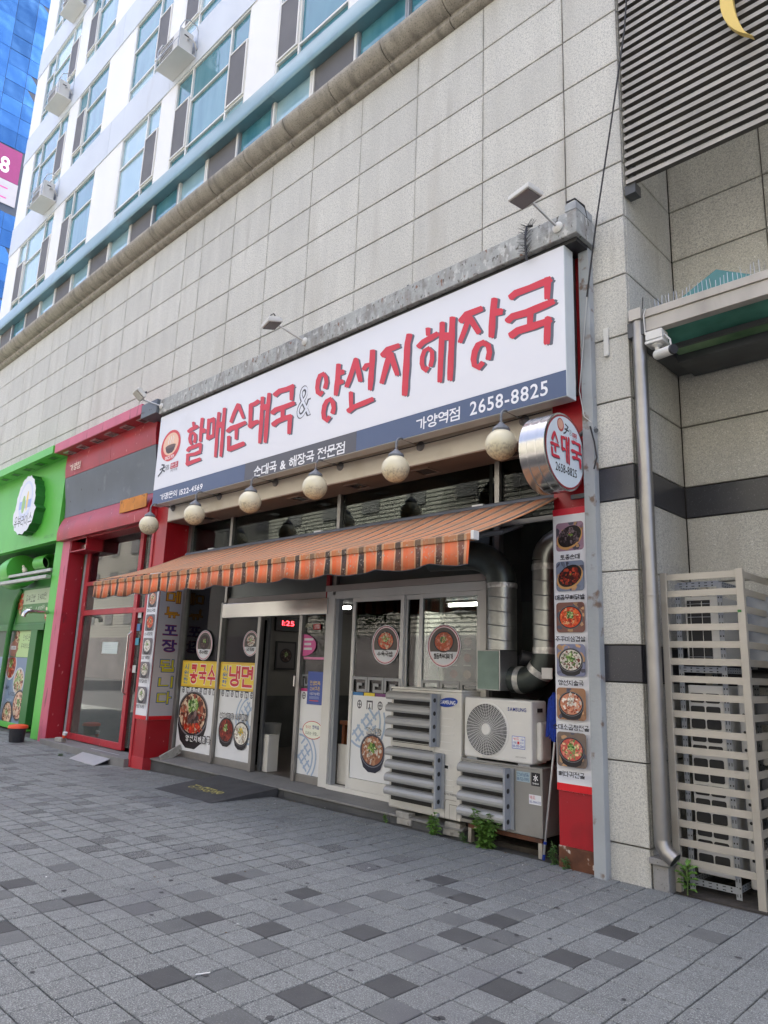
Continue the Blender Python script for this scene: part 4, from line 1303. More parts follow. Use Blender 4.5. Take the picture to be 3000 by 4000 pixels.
BRUSH=[('할',[[(-9441,5126),(-9417,5056),(-9397,5047),(-9383,5048),(-9362,5032),(-9343,5043),(-9357,5110),(-9375,5123),(-9412,5132)],[(-9481,4959),(-9416,4981),(-9309,4989),(-9236,4997),(-9228,5015),(-9253,5025),(-9260,5039),(-9294,5059),(-9366,5052),(-9485,5045),(-9565,5020),(-9558,5004),(-9528,4977)],[(-9266,4764),(-9248,4821),(-9269,4900),(-9387,4976),(-9492,4949),(-9508,4877),(-9477,4811),(-9426,4760),(-9395,4747),(-9389,4757),(-9368,4752),(-9354,4766),(-9390,4809),(-9406,4855),(-9406,4909),(-9378,4925),(-9354,4900),(-9343,4845),(-9362,4796),(-9341,4781),(-9305,4767)],[(-9195,5140),(-9200,5007),(-9194,4878),(-9188,4772),(-9166,4756),(-9150,4760),(-9130,4748),(-9103,4751),(-9104,4855),(-9103,4980),(-9099,5112),(-9118,5129),(-9158,5137)],[(-9134,4886),(-9027,4868),(-9005,4881),(-9019,4898),(-9008,4912),(-9038,4941),(-9148,4969),(-9170,4957),(-9177,4925)],[(-9447,4655),(-9413,4679),(-9259,4678),(-9107,4694),(-9101,4708),(-9126,4717),(-9115,4731),(-9151,4746),(-9309,4742),(-9477,4741),(-9534,4705),(-9530,4688),(-9495,4665)],[(-9179,4728),(-9153,4616),(-9134,4599),(-9120,4605),(-9101,4596),(-9080,4601),(-9082,4707),(-9107,4723),(-9144,4731)],[(-9134,4626),(-9281,4615),(-9489,4632),(-9512,4624),(-9484,4611),(-9487,4600),(-9468,4583),(-9246,4558),(-9084,4564),(-9086,4578),(-9101,4602)],[(-9520,4633),(-9504,4487),(-9484,4468),(-9468,4476),(-9449,4467),(-9425,4469),(-9420,4611),(-9443,4621),(-9481,4631)],[(-9454,4430),(-9276,4442),(-9074,4449),(-9056,4463),(-9091,4474),(-9080,4487),(-9114,4505),(-9324,4504),(-9509,4495),(-9518,4480),(-9493,4453)]]),('매',[[(-9006,5083),(-8997,4976),(-8992,4871),(-8984,4765),(-8966,4748),(-8951,4754),(-8933,4746),(-8908,4746),(-8908,4850),(-8911,4954),(-8909,5058),(-8932,5070),(-8969,5081)],[(-8933,5000),(-8779,5005),(-8781,5023),(-8790,5036),(-8789,5051),(-8830,5072),(-8988,5073),(-9001,5058),(-8973,5027)],[(-8859,5049),(-8849,4953),(-8839,4858),(-8824,4762),(-8808,4747),(-8796,4751),(-8781,4745),(-8761,4748),(-8766,4841),(-8770,4934),(-8778,5029),(-8798,5042),(-8829,5051)],[(-8923,4731),(-8772,4748),(-8763,4764),(-8790,4774),(-8778,4789),(-8821,4807),(-8983,4802),(-8989,4784),(-8958,4757)],[(-8738,5123),(-8738,5030),(-8741,4938),(-8744,4845),(-8735,4763),(-8736,4684),(-8734,4604),(-8728,4524),(-8723,4444),(-8703,4428),(-8690,4436),(-8673,4420),(-8650,4427),(-8651,4506),(-8647,4583),(-8652,4663),(-8659,4744),(-8655,4822),(-8655,4914),(-8655,5006),(-8648,5097),(-8670,5112),(-8704,5124)],[(-8598,5158),(-8595,5063),(-8596,4969),(-8599,4875),(-8595,4784),(-8590,4693),(-8590,4604),(-8589,4514),(-8580,4423),(-8562,4410),(-8547,4416),(-8530,4399),(-8506,4406),(-8503,4494),(-8502,4582),(-8508,4673),(-8509,4762),(-8508,4851),(-8509,4945),(-8510,5039),(-8507,5132),(-8528,5148),(-8564,5155)],[(-8689,4872),(-8532,4855),(-8518,4874),(-8537,4892),(-8507,4907),(-8563,4942),(-8725,4971),(-8735,4952),(-8725,4913)]]),('순',[[(-8253,5146),(-8341,5028),(-8400,4905),(-8382,4891),(-8366,4884),(-8348,4874),(-8316,4869),(-8250,4985),(-8161,5099),(-8178,5116),(-8210,5138)],[(-8249,5119),(-8166,4998),(-8081,4879),(-8057,4868),(-8049,4877),(-8025,4867),(-8014,4880),(-8085,4998),(-8164,5119),(-8192,5132),(-8226,5133)],[(-8388,4733),(-8308,4757),(-8154,4751),(-7969,4773),(-7955,4788),(-7985,4799),(-7975,4815),(-8013,4831),(-8206,4827),(-8370,4831),(-8467,4797),(-8470,4779),(-8435,4751)],[(-8249,4791),(-8228,4611),(-8210,4597),(-8195,4597),(-8177,4590),(-8152,4593),(-8157,4768),(-8179,4784),(-8215,4794)],[(-8425,4691),(-8411,4581),(-8396,4471),(-8377,4461),(-8362,4463),(-8343,4452),(-8318,4455),(-8323,4562),(-8332,4671),(-8354,4686),(-8390,4691)],[(-8321,4441),(-8136,4450),(-7958,4466),(-7951,4483),(-7967,4496),(-7973,4511),(-8004,4531),(-8190,4526),(-8379,4522),(-8385,4502),(-8362,4471)]]),('대',[[(-7743,5082),(-7826,5064),(-7918,5065),(-7932,5050),(-7912,5037),(-7907,5023),(-7879,5001),(-7774,4998),(-7682,5018),(-7680,5033),(-7704,5060)],[(-7943,5056),(-7936,4948),(-7924,4839),(-7913,4732),(-7891,4714),(-7875,4717),(-7856,4708),(-7828,4711),(-7833,4817),(-7835,4922),(-7844,5030),(-7868,5049),(-7906,5057)],[(-7845,4679),(-7753,4712),(-7673,4718),(-7660,4733),(-7677,4746),(-7670,4761),(-7711,4780),(-7823,4787),(-7932,4752),(-7923,4730),(-7891,4701)],[(-7672,5098),(-7666,4995),(-7662,4892),(-7662,4791),(-7659,4674),(-7660,4559),(-7650,4441),(-7634,4423),(-7619,4428),(-7602,4418),(-7578,4424),(-7573,4537),(-7572,4651),(-7572,4767),(-7578,4869),(-7582,4971),(-7581,5072),(-7601,5086),(-7636,5095)],[(-7522,5115),(-7530,5022),(-7533,4927),(-7533,4832),(-7538,4730),(-7537,4627),(-7536,4524),(-7529,4421),(-7511,4409),(-7496,4412),(-7478,4401),(-7454,4402),(-7444,4501),(-7443,4602),(-7444,4704),(-7447,4807),(-7441,4900),(-7432,4992),(-7436,5088),(-7452,5101),(-7489,5112)],[(-7609,4883),(-7466,4875),(-7443,4891),(-7470,4910),(-7457,4928),(-7503,4959),(-7652,4979),(-7673,4961),(-7659,4921)]]),('국',[[(-7318,5006),(-7226,5037),(-7074,5025),(-6932,5043),(-6925,5058),(-6950,5070),(-6947,5085),(-6975,5104),(-7118,5100),(-7283,5115),(-7397,5080),(-7395,5058),(-7360,5030)],[(-7033,5096),(-7034,4997),(-7022,4895),(-7004,4884),(-6989,4880),(-6972,4874),(-6948,4874),(-6942,4970),(-6946,5070),(-6965,5088),(-7000,5094)],[(-7346,4765),(-7283,4788),(-7101,4785),(-6904,4797),(-6891,4814),(-6911,4826),(-6908,4841),(-6944,4861),(-7145,4860),(-7341,4865),(-7424,4833),(-7423,4812),(-7393,4783)],[(-7202,4822),(-7189,4682),(-7168,4670),(-7153,4669),(-7134,4653),(-7108,4663),(-7112,4799),(-7133,4812),(-7169,4826)],[(-7302,4587),(-7222,4620),(-7085,4627),(-6946,4628),(-6929,4644),(-6954,4657),(-6951,4671),(-6980,4692),(-7128,4700),(-7281,4690),(-7385,4662),(-7381,4638),(-7354,4609)],[(-7036,4689),(-7032,4564),(-7023,4438),(-7004,4418),(-6989,4428),(-6972,4418),(-6947,4420),(-6942,4541),(-6942,4664),(-6966,4681),(-7001,4690)]]),('양',[[(-6284,4860),(-6265,4935),(-6286,5021),(-6367,5105),(-6469,5099),(-6509,5030),(-6518,4935),(-6496,4849),(-6402,4782),(-6344,4820),(-6350,4834),(-6366,4840),(-6369,4859),(-6400,4863),(-6425,4841),(-6417,4850),(-6436,4913),(-6421,4992),(-6399,5046),(-6385,5050),(-6359,5021),(-6344,4960),(-6368,4896),(-6352,4878),(-6319,4861)],[(-6139,5141),(-6143,5041),(-6144,4942),(-6156,4848),(-6156,4749),(-6140,4728),(-6123,4733),(-6106,4719),(-6080,4723),(-6060,4815),(-6052,4911),(-6053,5012),(-6051,5112),(-6069,5125),(-6105,5138)],[(-6075,4969),(-5985,4968),(-5974,4982),(-5988,4996),(-5975,5009),(-6009,5033),(-6107,5052),(-6113,5032),(-6107,5002)],[(-6065,4846),(-5984,4850),(-5977,4863),(-5986,4875),(-5990,4890),(-6011,4908),(-6099,4917),(-6109,4903),(-6089,4873)],[(-6114,4495),(-6102,4564),(-6118,4647),(-6207,4735),(-6310,4721),(-6359,4662),(-6371,4569),(-6350,4483),(-6246,4408),(-6181,4456),(-6185,4476),(-6208,4476),(-6211,4496),(-6244,4500),(-6269,4474),(-6270,4489),(-6289,4548),(-6273,4624),(-6245,4669),(-6224,4679),(-6201,4644),(-6181,4585),(-6201,4528),(-6183,4514),(-6151,4496)]]),('선',[[(-5828,5126),(-5862,5044),(-5895,4961),(-5934,4888),(-5969,4811),(-5958,4787),(-5936,4793),(-5923,4777),(-5895,4773),(-5850,4844),(-5816,4921),(-5783,5003),(-5748,5085),(-5760,5105),(-5793,5124)],[(-5837,5102),(-5799,5001),(-5769,4901),(-5731,4802),(-5708,4790),(-5696,4797),(-5675,4782),(-5656,4794),(-5681,4891),(-5717,4991),(-5746,5091),(-5772,5105),(-5808,5112)],[(-5617,4906),(-5583,4940),(-5511,4941),(-5506,4951),(-5518,4962),(-5509,4973),(-5531,4988),(-5633,5002),(-5682,4954),(-5672,4939),(-5649,4916)],[(-5554,5147),(-5558,5030),(-5557,4913),(-5568,4792),(-5562,4665),(-5546,4644),(-5530,4649),(-5513,4630),(-5490,4643),(-5472,4760),(-5470,4884),(-5462,4998),(-5464,5116),(-5483,5133),(-5519,5143)],[(-5886,4710),(-5878,4610),(-5864,4508),(-5847,4495),(-5835,4499),(-5819,4490),(-5799,4494),(-5803,4592),(-5810,4692),(-5827,4702),(-5859,4717)],[(-5854,4438),(-5761,4471),(-5589,4478),(-5456,4494),(-5449,4509),(-5468,4519),(-5460,4534),(-5488,4552),(-5627,4546),(-5803,4533),(-5912,4504),(-5911,4485),(-5890,4459)]]),('지',[[(-5309,4977),(-5241,5024),(-5074,5031),(-5069,5045),(-5084,5059),(-5077,5075),(-5103,5094),(-5295,5104),(-5385,5049),(-5378,5028),(-5352,4997)],[(-5264,5045),(-5296,4962),(-5327,4879),(-5352,4788),(-5378,4697),(-5363,4680),(-5348,4677),(-5332,4666),(-5306,4664),(-5273,4750),(-5237,4835),(-5211,4920),(-5186,5005),(-5199,5022),(-5232,5038)],[(-5258,5005),(-5220,4908),(-5180,4812),(-5134,4717),(-5113,4699),(-5106,4716),(-5083,4696),(-5070,4715),(-5099,4809),(-5137,4904),(-5173,5001),(-5199,5015),(-5231,5018)],[(-4980,5167),(-5005,5064),(-5013,4980),(-5012,4896),(-5016,4815),(-5021,4726),(-5021,4636),(-5025,4548),(-5023,4458),(-5002,4439),(-4986,4446),(-4968,4427),(-4942,4434),(-4931,4519),(-4932,4608),(-4924,4695),(-4918,4783),(-4921,4866),(-4916,4947),(-4918,5027),(-4889,5121),(-4905,5144),(-4942,5159)]]),('해',[[(-4703,5146),(-4694,5060),(-4678,5040),(-4666,5045),(-4652,5030),(-4633,5041),(-4629,5122),(-4648,5134),(-4676,5144)],[(-4771,4921),(-4706,4958),(-4598,4971),(-4506,4994),(-4502,5012),(-4517,5022),(-4523,5036),(-4544,5055),(-4641,5042),(-4754,5025),(-4831,4984),(-4826,4966),(-4801,4941)],[(-4588,4667),(-4567,4741),(-4571,4837),(-4650,4919),(-4738,4905),(-4771,4832),(-4775,4753),(-4749,4683),(-4678,4618),(-4633,4662),(-4639,4679),(-4655,4679),(-4660,4695),(-4682,4698),(-4695,4676),(-4693,4690),(-4709,4740),(-4708,4804),(-4685,4860),(-4656,4871),(-4630,4838),(-4629,4765),(-4649,4696),(-4638,4681),(-4613,4668)],[(-4505,5143),(-4505,5043),(-4510,4946),(-4514,4849),(-4514,4755),(-4517,4663),(-4520,4571),(-4519,4478),(-4504,4463),(-4491,4465),(-4476,4454),(-4456,4459),(-4448,4548),(-4445,4639),(-4441,4731),(-4434,4822),(-4432,4919),(-4431,5017),(-4428,5115),(-4445,5134),(-4475,5147)],[(-4369,5161),(-4371,5061),(-4379,4965),(-4376,4865),(-4378,4784),(-4384,4705),(-4385,4624),(-4388,4544),(-4385,4463),(-4369,4447),(-4354,4453),(-4339,4431),(-4315,4441),(-4309,4519),(-4304,4598),(-4302,4678),(-4301,4758),(-4297,4838),(-4292,4934),(-4293,5033),(-4287,5130),(-4305,5144),(-4338,5158)],[(-4469,4925),(-4335,4893),(-4314,4907),(-4325,4926),(-4319,4944),(-4342,4979),(-4478,5021),(-4493,5005),(-4498,4967)]]),('장',[[(-4197,5029),(-4125,5074),(-3938,5081),(-3931,5097),(-3943,5110),(-3941,5125),(-3964,5147),(-4170,5153),(-4256,5092),(-4250,5075),(-4228,5046)],[(-4142,5099),(-4203,4961),(-4256,4851),(-4248,4831),(-4233,4830),(-4222,4818),(-4199,4814),(-4139,4921),(-4079,5060),(-4087,5076),(-4112,5096)],[(-4138,5056),(-4076,4953),(-4015,4853),(-3989,4839),(-3985,4853),(-3967,4848),(-3955,4866),(-4013,4967),(-4071,5070),(-4095,5080),(-4124,5079)],[(-3836,5183),(-3849,5091),(-3858,4996),(-3868,4889),(-3869,4779),(-3852,4763),(-3839,4763),(-3824,4743),(-3801,4753),(-3786,4857),(-3783,4965),(-3768,5054),(-3757,5147),(-3774,5165),(-3804,5181)],[(-3802,4975),(-3703,4961),(-3696,4975),(-3699,4990),(-3686,5003),(-3713,5032),(-3814,5062),(-3826,5045),(-3827,5012)],[(-3840,4525),(-3822,4600),(-3840,4691),(-3931,4768),(-4023,4760),(-4072,4693),(-4088,4604),(-4069,4519),(-3976,4451),(-3911,4500),(-3917,4517),(-3929,4524),(-3937,4537),(-3960,4549),(-3998,4518),(-4008,4534),(-4015,4581),(-3998,4650),(-3969,4699),(-3935,4706),(-3899,4676),(-3889,4621),(-3904,4555),(-3894,4539),(-3867,4529)]]),('국',[[(-3589,5072),(-3531,5094),(-3375,5094),(-3258,5094),(-3147,5103),(-3140,5121),(-3156,5133),(-3155,5148),(-3171,5170),(-3286,5170),(-3400,5165),(-3566,5173),(-3637,5141),(-3633,5123),(-3617,5092)],[(-3230,5175),(-3233,5067),(-3233,4959),(-3220,4945),(-3207,4949),(-3193,4933),(-3174,4936),(-3163,5039),(-3156,5144),(-3172,5164),(-3201,5173)],[(-3621,4836),(-3571,4863),(-3414,4847),(-3312,4851),(-3217,4857),(-3125,4869),(-3113,4884),(-3132,4896),(-3123,4912),(-3147,4930),(-3244,4933),(-3342,4931),(-3438,4926),(-3603,4939),(-3673,4904),(-3675,4884),(-3651,4856)],[(-3419,4885),(-3424,4760),(-3409,4746),(-3396,4742),(-3382,4727),(-3360,4736),(-3349,4858),(-3362,4877),(-3391,4891)],[(-3585,4664),(-3513,4693),(-3345,4684),(-3251,4689),(-3160,4696),(-3147,4710),(-3164,4722),(-3154,4737),(-3180,4756),(-3274,4758),(-3369,4764),(-3545,4772),(-3636,4741),(-3633,4719),(-3617,4688)],[(-3232,4768),(-3238,4684),(-3244,4601),(-3247,4517),(-3232,4492),(-3218,4499),(-3204,4491),(-3182,4493),(-3172,4574),(-3169,4658),(-3161,4741),(-3175,4760),(-3204,4775)]])]
# ---------------------------------------------------------------- big sign over the shop
SY = -.30
sg = thing('shop_sign', 'long white box sign with big red brush lettering and a navy phone strip', 'sign', (-6.7, -.3, 3.95))
MB().box(-10.45, -3.02, SY, -.14, 3.945, 5.435).build('sign_box', 'sign_edge', sg, bevel=.006)
MB().box(-10.40, -3.07, -.14, .0, 4.05, 5.455).build('sign_backing', 'dark_steel', sg)
MB().box(-10.446, -3.026, SY-.0028, SY+.001, 4.196, 5.43).build('sign_face', 'sign_white', sg)
MB().box(-10.446, -7.916, SY-.003, SY+.001, 3.952, 4.194).build('phone_strip', 'sign_navy', sg)
MB().box(-7.914, -5.722, SY-.003, SY+.001, 3.952, 4.194).build('phone_strip', 'sign_slate', sg)
MB().box(-5.72, -3.026, SY-.003, SY+.001, 3.952, 4.194).build('phone_strip', 'sign_navy', sg)
def brush_letter(polys, parent, y0, f=lambda p: (p[0]/1000, p[1]/1000), mk=None, shadow=(.030, -.016)):
    a, b_ = MB(), MB()
    for i, pl in enumerate(polys):
        q = [f(p) for p in pl]
        a.add([mk(p[0], p[1], .0030+i*.00025) for p in q], [tuple(range(len(q)))])
        b_.add([mk(p[0]+shadow[0], p[1]+shadow[1], .0008+i*.0001) for p in q], [tuple(range(len(q)))])
    b_.build('letter_shadow', 'letter_shadow', parent, recalc=False)
    return a.build('letter', 'letter_red', parent, recalc=False)
for ch, polys in BRUSH:
    brush_letter(polys, sg, SY, mk=lambda x, z, e: (x, SY-.003-e, z))
F = Flat((0, SY-.003, 0))
INK = C(56, 60, 70)
F.text('&', -6.86, 4.58, .29, .44, INK, .02)
F.text('&', -6.847, 4.593, .264, .414, C(218, 221, 230), -.012)
F.text('가맹문의 1522-4569', -10.21, 3.995, 1.245, .105, (.80, .81, .84, 1), .025)
F.text('순대국 & 해장국 전문점', -7.70, 3.965, 1.79, .15, (.82, .83, .85, 1), .028)
F.text('가양역점', -4.80, 3.995, .585, .14, (.80, .82, .86, 1), .026)
F.text('2658-8825', -4.09, 4.003, .88, .145, (.80, .82, .86, 1), .014)
# oval emblem: red oval with a steaming bowl (the figure on it is left out) and its wordmark
F.ell(-10.03, 4.87, .30, .255, C(205, 52, 52))
F.ell(-10.03, 4.895, .235, .185, C(232, 190, 160))
F.poly([(-10.19, 4.86), (-9.87, 4.86), (-9.91, 4.78), (-9.97, 4.745), (-10.09, 4.745), (-10.15, 4.78)], C(66, 44, 40))
F.ell(-10.03, 4.86, .16, .028, C(96, 70, 62))
for k in (-.07, 0, .07):
    F.line([(-10.03+k, 4.91), (-10.045+k, 4.95), (-10.02+k, 4.98), (-10.035+k, 5.02)], .014, (.8, .8, .8, 1))
F.text('SINCE 1939', -10.17, 4.645, .28, .06, (.85, .83, .82, 1), .02)
F.line([(-10.25, 4.59), (-10.17, 4.57), (-10.20, 4.53), (-10.29, 4.515), (-10.15, 4.535)], .026, INK)
F.line([(-10.19, 4.53), (-10.24, 4.47), (-10.33, 4.415)], .03, INK)
F.line([(-10.20, 4.49), (-10.14, 4.465)], .024, INK)
F.text('맘', -10.12, 4.475, .11, .085, INK, .0)
F.rect(-9.965, -9.735, 4.47, 4.565, C(180, 40, 60))
F.text('원조', -9.945, 4.485, .19, .065, (.85, .83, .83, 1), .01)
F.text('77년 전통', -9.955, 4.42, .21, .035, INK)
F.build('sign_print', sg)

# ---------------------------------------------------------------- round projecting sign
DX, DYc, DZc, DR = -3.02, -.345, 3.42, .345
ds = thing('round_sign', 'round stainless box sign with red brush lettering sticking out beside the pillar', 'sign', (-3.15, -.3, 3.42))
MB().lathe([(DR-.01, 0), (DR, .005), (DR, .075), (DR-.004, .08), (DR, .085), (DR, .165), (DR-.004, .17), (DR, .175), (DR, .25), (DR-.012, .255)], (-3.275, DYc, DZc), (1, 0, 0), n=56).build('drum', 'polished', ds, smooth=30)
F = Flat((DX-.0005, DYc, DZc), (0, 1, 0), (0, 0, 1), lift=.002)
F.ell(0, 0, .328, .328, C(140, 40, 48), 48)
F.ell(0, 0, .312, .312, (.66, .74, .78, 1), 48)
F.ell(-.08, .225, .055, .06, C(178, 74, 62))
F.ell(-.08, .23, .042, .045, C(214, 164, 140))
F.line([(.0, .25), (.045, .235), (.02, .21), (-.01, .205), (.05, .20)], .014, C(30, 34, 44))
F.line([(.03, .21), (.0, .175), (-.03, .16)], .014, C(30, 34, 44))
F.text('맘', .06, .17, .045, .05, C(50, 54, 64))
F.rect(.115, .19, .165, .205, C(170, 50, 60)); F.text('원조', .12, .17, .065, .028, (.8, .8, .8, 1))
F.text('77년 전통', .115, .14, .075, .018, C(60, 60, 64))
F.text('2658-8825', -.175, -.20, .35, .075, C(28, 30, 36), .012)
F.build('face', ds)
for i, gi in enumerate((2, 3, 4)):
    polys = BRUSH[gi][1]
    xs_ = [p[0] for q in polys for p in q]; zs_ = [p[1] for q in polys for p in q]
    x0, x1, z0, z1 = min(xs_), max(xs_), min(zs_), max(zs_)
    bx, bw, bz, bh = (-.265, .155, -.095, .235) if i == 0 else ((-.09, .145, -.105, .25) if i == 1 else (.075, .19, -.10, .235))
    brush_letter(polys, ds, 0, f=lambda p: (bx+(p[0]-x0)/(x1-x0)*bw, bz+(p[1]-z0)/(z1-z0)*bh),
                 mk=lambda u, v, e: (DX+.0045+e, DYc+u, DZc+v), shadow=(.008, -.006))
MB().tube([(-3.15, -.02, 3.62), (-3.02, .0, 3.70), (-2.93, -.02, 3.72), (-2.88, -.06, 3.66)], .022, 8).build('arm', 'lamp_grey', ds, smooth=True)
MB().box(-3.16, -2.93, -.03, .0, 3.30, 3.34).build('arm', 'lamp_grey', ds)
MB().box(-3.16, -2.93, -.03, .0, 3.08, 3.12).build('arm', 'lamp_grey', ds)

# ---------------------------------------------------------------- striped awning
aw = thing('awning', 'faded orange and brown striped awning with a scalloped valance over the restaurant', 'awning', (-6.6, -.6, 2.6))
def awn_mat(name, xscale, fade):
    m, nt, bs = _new(name)
    geo = N(nt, 'ShaderNodeNewGeometry')
    sx = N(nt, 'ShaderNodeSeparateXYZ')
    nt.links.new(geo.outputs['Position'], sx.inputs[0])
    k = N(nt, 'ShaderNodeMath', operation='MULTIPLY'); k.inputs[1].default_value = xscale
    nt.links.new(sx.outputs[0], k.inputs[0])
    fr_ = N(nt, 'ShaderNodeMath', operation='FRACT')
    nt.links.new(k.outputs[0], fr_.inputs[0])
    cr = N(nt, 'ShaderNodeValToRGB')
    cr.color_ramp.interpolation = 'CONSTANT'
    el = cr.color_ramp.elements
    o1, o2, dk, tn, gr_ = fade
    cols = [(0, tn), (.05, o1), (.30, o2), (.60, tn), (.66, dk), (.94, tn)]
    el[0].position, el[0].color = cols[0]
    el[1].position, el[1].color = cols[1]
    for p, c in cols[2:]:
        e = el.new(p); e.color = c
    nt.links.new(fr_.outputs[0], cr.inputs[0])
    n = _noise(nt, 3.2, 6, geo.outputs['Position'])
    cur = _mix(nt, _ramp(nt, n.outputs[0], .42, .78), cr.outputs[0], gr_)
    n3 = _noise(nt, 38, 3, geo.outputs['Position'])
    cur = _mix(nt, _ramp(nt, n3.outputs[0], .60, .72), cur, (.42, .33, .25, 1))
    nt.links.new(cur, bs.inputs['Base Color'])
    bs.inputs['Roughness'].default_value = .85
    MATS[name] = m
awn_mat('awning_top', 4.5, (C(190, 118, 72), C(182, 124, 84), C(82, 68, 58), C(192, 150, 110), C(146, 116, 88)))
awn_mat('awning_valance', 4.5, (C(224, 108, 60), C(216, 118, 76), C(62, 54, 50), C(206, 156, 118), C(178, 108, 78)))
AX0, AX1, AYB, AYF = -9.88, -3.30, .06, -1.30
ATZ = lambda x: 3.155
AFZ = lambda x: 2.575+.006*(x+3.3)*-1
m = MB()
nx, ny = 84, 8
for i in range(nx+1):
    x = AX0+(AX1-AX0)*i/nx
    for j in range(ny+1):
        t_ = j/ny
        z = ATZ(x)*(1-t_)+AFZ(x)*t_-.035*math.sin(math.pi*t_)*(1+.3*math.sin(x*2.3))
        m.v.append((x, AYB+(AYF-AYB)*t_, z))
for i in range(nx):
    for j in range(ny):
        a = i*(ny+1)+j
        m.f.append((a, a+1, a+ny+2, a+ny+1)); m.c.append(None); m.mi.append(0)
cv = m.build('canvas', 'awning_top', aw, smooth=60)
sd_ = cv.modifiers.new('thick', 'SOLIDIFY'); sd_.thickness = .004
MB().extr([(AYF-.03, 2.53), (AYF-.03, 2.58), (AYF+.02, 2.60), (AYF+.03, 2.53)], 'x', AX0-.02, AX1+.02).build('front_rail', 'awning_top', aw, bevel=.004)
MB().box(AX1+.02, AX1+.05, AYF-.035, AYF+.035, 2.53, 2.60).build('rail_cap', 'white_upvc', aw, bevel=.004)
m = MB()
n = 260
for i in range(n+1):
    x = AX0+(AX1-AX0)*i/n
    ph = (x-AX0)/.62*math.pi
    drop = .165+.032*abs(math.sin(ph))
    wv = .012*math.sin(x*14)+.007*math.sin(x*31+1)
    zt = 2.535
    for t_ in (0, .5, 1):
        m.v.append((x, AYF-.022+wv*t_-.004*t_, zt-drop*t_))
for i in range(n):
    for j in range(2):
        a = i*3+j
        m.f.append((a, a+3, a+4, a+1)); m.c.append(None); m.mi.append(0)
va = m.build('valance', 'awning_valance', aw, smooth=60)
sd_ = va.modifiers.new('thick', 'SOLIDIFY'); sd_.thickness = .003
m = MB()
pth = []
for i in range(n+1):
    x = AX0+(AX1-AX0)*i/n
    ph = (x-AX0)/.62*math.pi
    pth.append((x, AYF-.026+.012*math.sin(x*14)+.007*math.sin(x*31+1), 2.535-(.165+.032*abs(math.sin(ph)))))
m.tube(pth, .0045, 5).build('piping', 'black_plastic', aw)
MB().tube([(AX0, AYB+.02, 3.15), (AX1, AYB+.02, 3.15)], .04, 10).build('roller', 'dark_steel', aw)
for x in (-9.2, -6.6, -3.9):
    MB().tube([(x, .3, 2.98), (x+.35, -.55, 2.74), (x+.02, AYF+.03, 2.56)], .022, 8).build('folding_arm', 'dark_steel', aw)
for x in (-9.2, -6.756, -4.27):
    MB().box(x-.07, x+.07, .06, .42, 3.10, 3.2).build('bracket', 'flood_body', aw, bevel=.005)

# ---------------------------------------------------------------- globe lamps on the fascia
def globe_lamp(x, label):
    t = thing('globe_lamp', label, 'lamp', (x, 0, 3.95), 'globe lamps under the shop sign')
    gy, gz_ = -.39, 3.60
    r = .148
    MB().lathe([(.055, 0), (.055, .012), (.03, .03), (.018, .05)], (x, 0, 3.945), (0, -1, 0), n=16).build('wall_plate', 'lamp_grey', t, smooth=True)
    pth = [(x, -.03, 3.945), (x, -.22, 3.955)]+[(x, -.31-.08*math.sin(R(a)), 3.955-.08+.08*math.cos(R(a))) for a in range(0, 91, 15)]+[(x, gy, gz_+r+.03)]
    MB().tube(pth, .0125, 8).build('arm', 'lamp_grey', t, smooth=60)
    MB().lathe([(.02, .07), (.03, .055), (.05, .04), (.075, .02), (.085, .0), (.08, -.02)], (x, gy, gz_+r-.005), (0, 0, 1), n=20).build('cap', 'lamp_grey', t, smooth=True)
    up, lo = [], []
    for k in range(0, 13):
        a = R(-90+k*15)
        (lo if k <= 6 else up).append((r*math.cos(a), r*math.sin(a)))
    o = MB().lathe(lo+up[:5], (x, gy, gz_), (0, 0, 1), n=28)
    o.build('globe', 'globe', t, smooth=80)
LB = ['globe lamp leftmost of the row, in front of the red pillar', 'second globe lamp from the left under the sign', 'third globe lamp from the left, under the slate strip lettering',
      'fourth globe lamp from the left, under the end of the slate strip', 'fifth globe lamp from the left, second nearest the camera', 'globe lamp nearest the round projecting sign']
for x, l in zip((-10.30, -8.97, -7.61, -6.31, -5.0, -3.66), LB):
    globe_lamp(x, l)

# ---------------------------------------------------------------- floodlights on the hood
def flood(x, y, z, dirv, L, label, s=.88, tilt=10, yaw=0):
    t = thing('floodlight', label, 'floodlight', (x, y, z), 'floodlights on the sign hood')
    MB().lathe([(.06*s, 0), (.06*s, .012), (.025, .03)], (x, y, z), (0, -1, 0), n=16).build('wall_plate', 'flood_body', t, smooth=True)
    e = Vector((x, y, z))+Vector(dirv)*L
    MB().tube([(x, y, z), e], .013, 8).build('arm', 'galv', t, smooth=True)
    rot = Matrix.Rotation(R(yaw), 3, 'Z') @ Matrix.Rotation(R(tilt), 3, 'X')
    c = e+rot @ Vector((0, -.10*s, .02))
    MB().obox(c, (.30*s, .22*s, .06*s), rot).build('body', 'flood_body', t, bevel=.012)
    MB().obox(c+rot @ Vector((0, 0, -.034*s)), (.26*s, .18*s, .012), rot).build('glass', 'flood_glass', t)
    fin = MB()
    for k in range(7):
        fin.obox(c+rot @ Vector(((-.12+k*.04)*s, 0, .045*s)), (.006, .17*s, .03*s), rot)
    fin.build('fins', 'flood_body', t)
    MB().tube([c+rot @ Vector((-.05, .02, .06)), c+rot @ Vector((-.04, .02, .13)), c+rot @ Vector((.03, .03, .12)), c+rot @ Vector((.04, .06, .05))], .008, 6).build('wire', 'cable', t)
flood(-3.05, -.352, 5.60, (-.25, -.80, .42), .36, 'floodlight on an arm at the right end of the hood', tilt=-4, yaw=-12)
flood(-6.72, -.352, 5.60, (-.45, -.75, .42), .40, 'floodlight on an arm above the middle of the sign', tilt=12, yaw=-15)
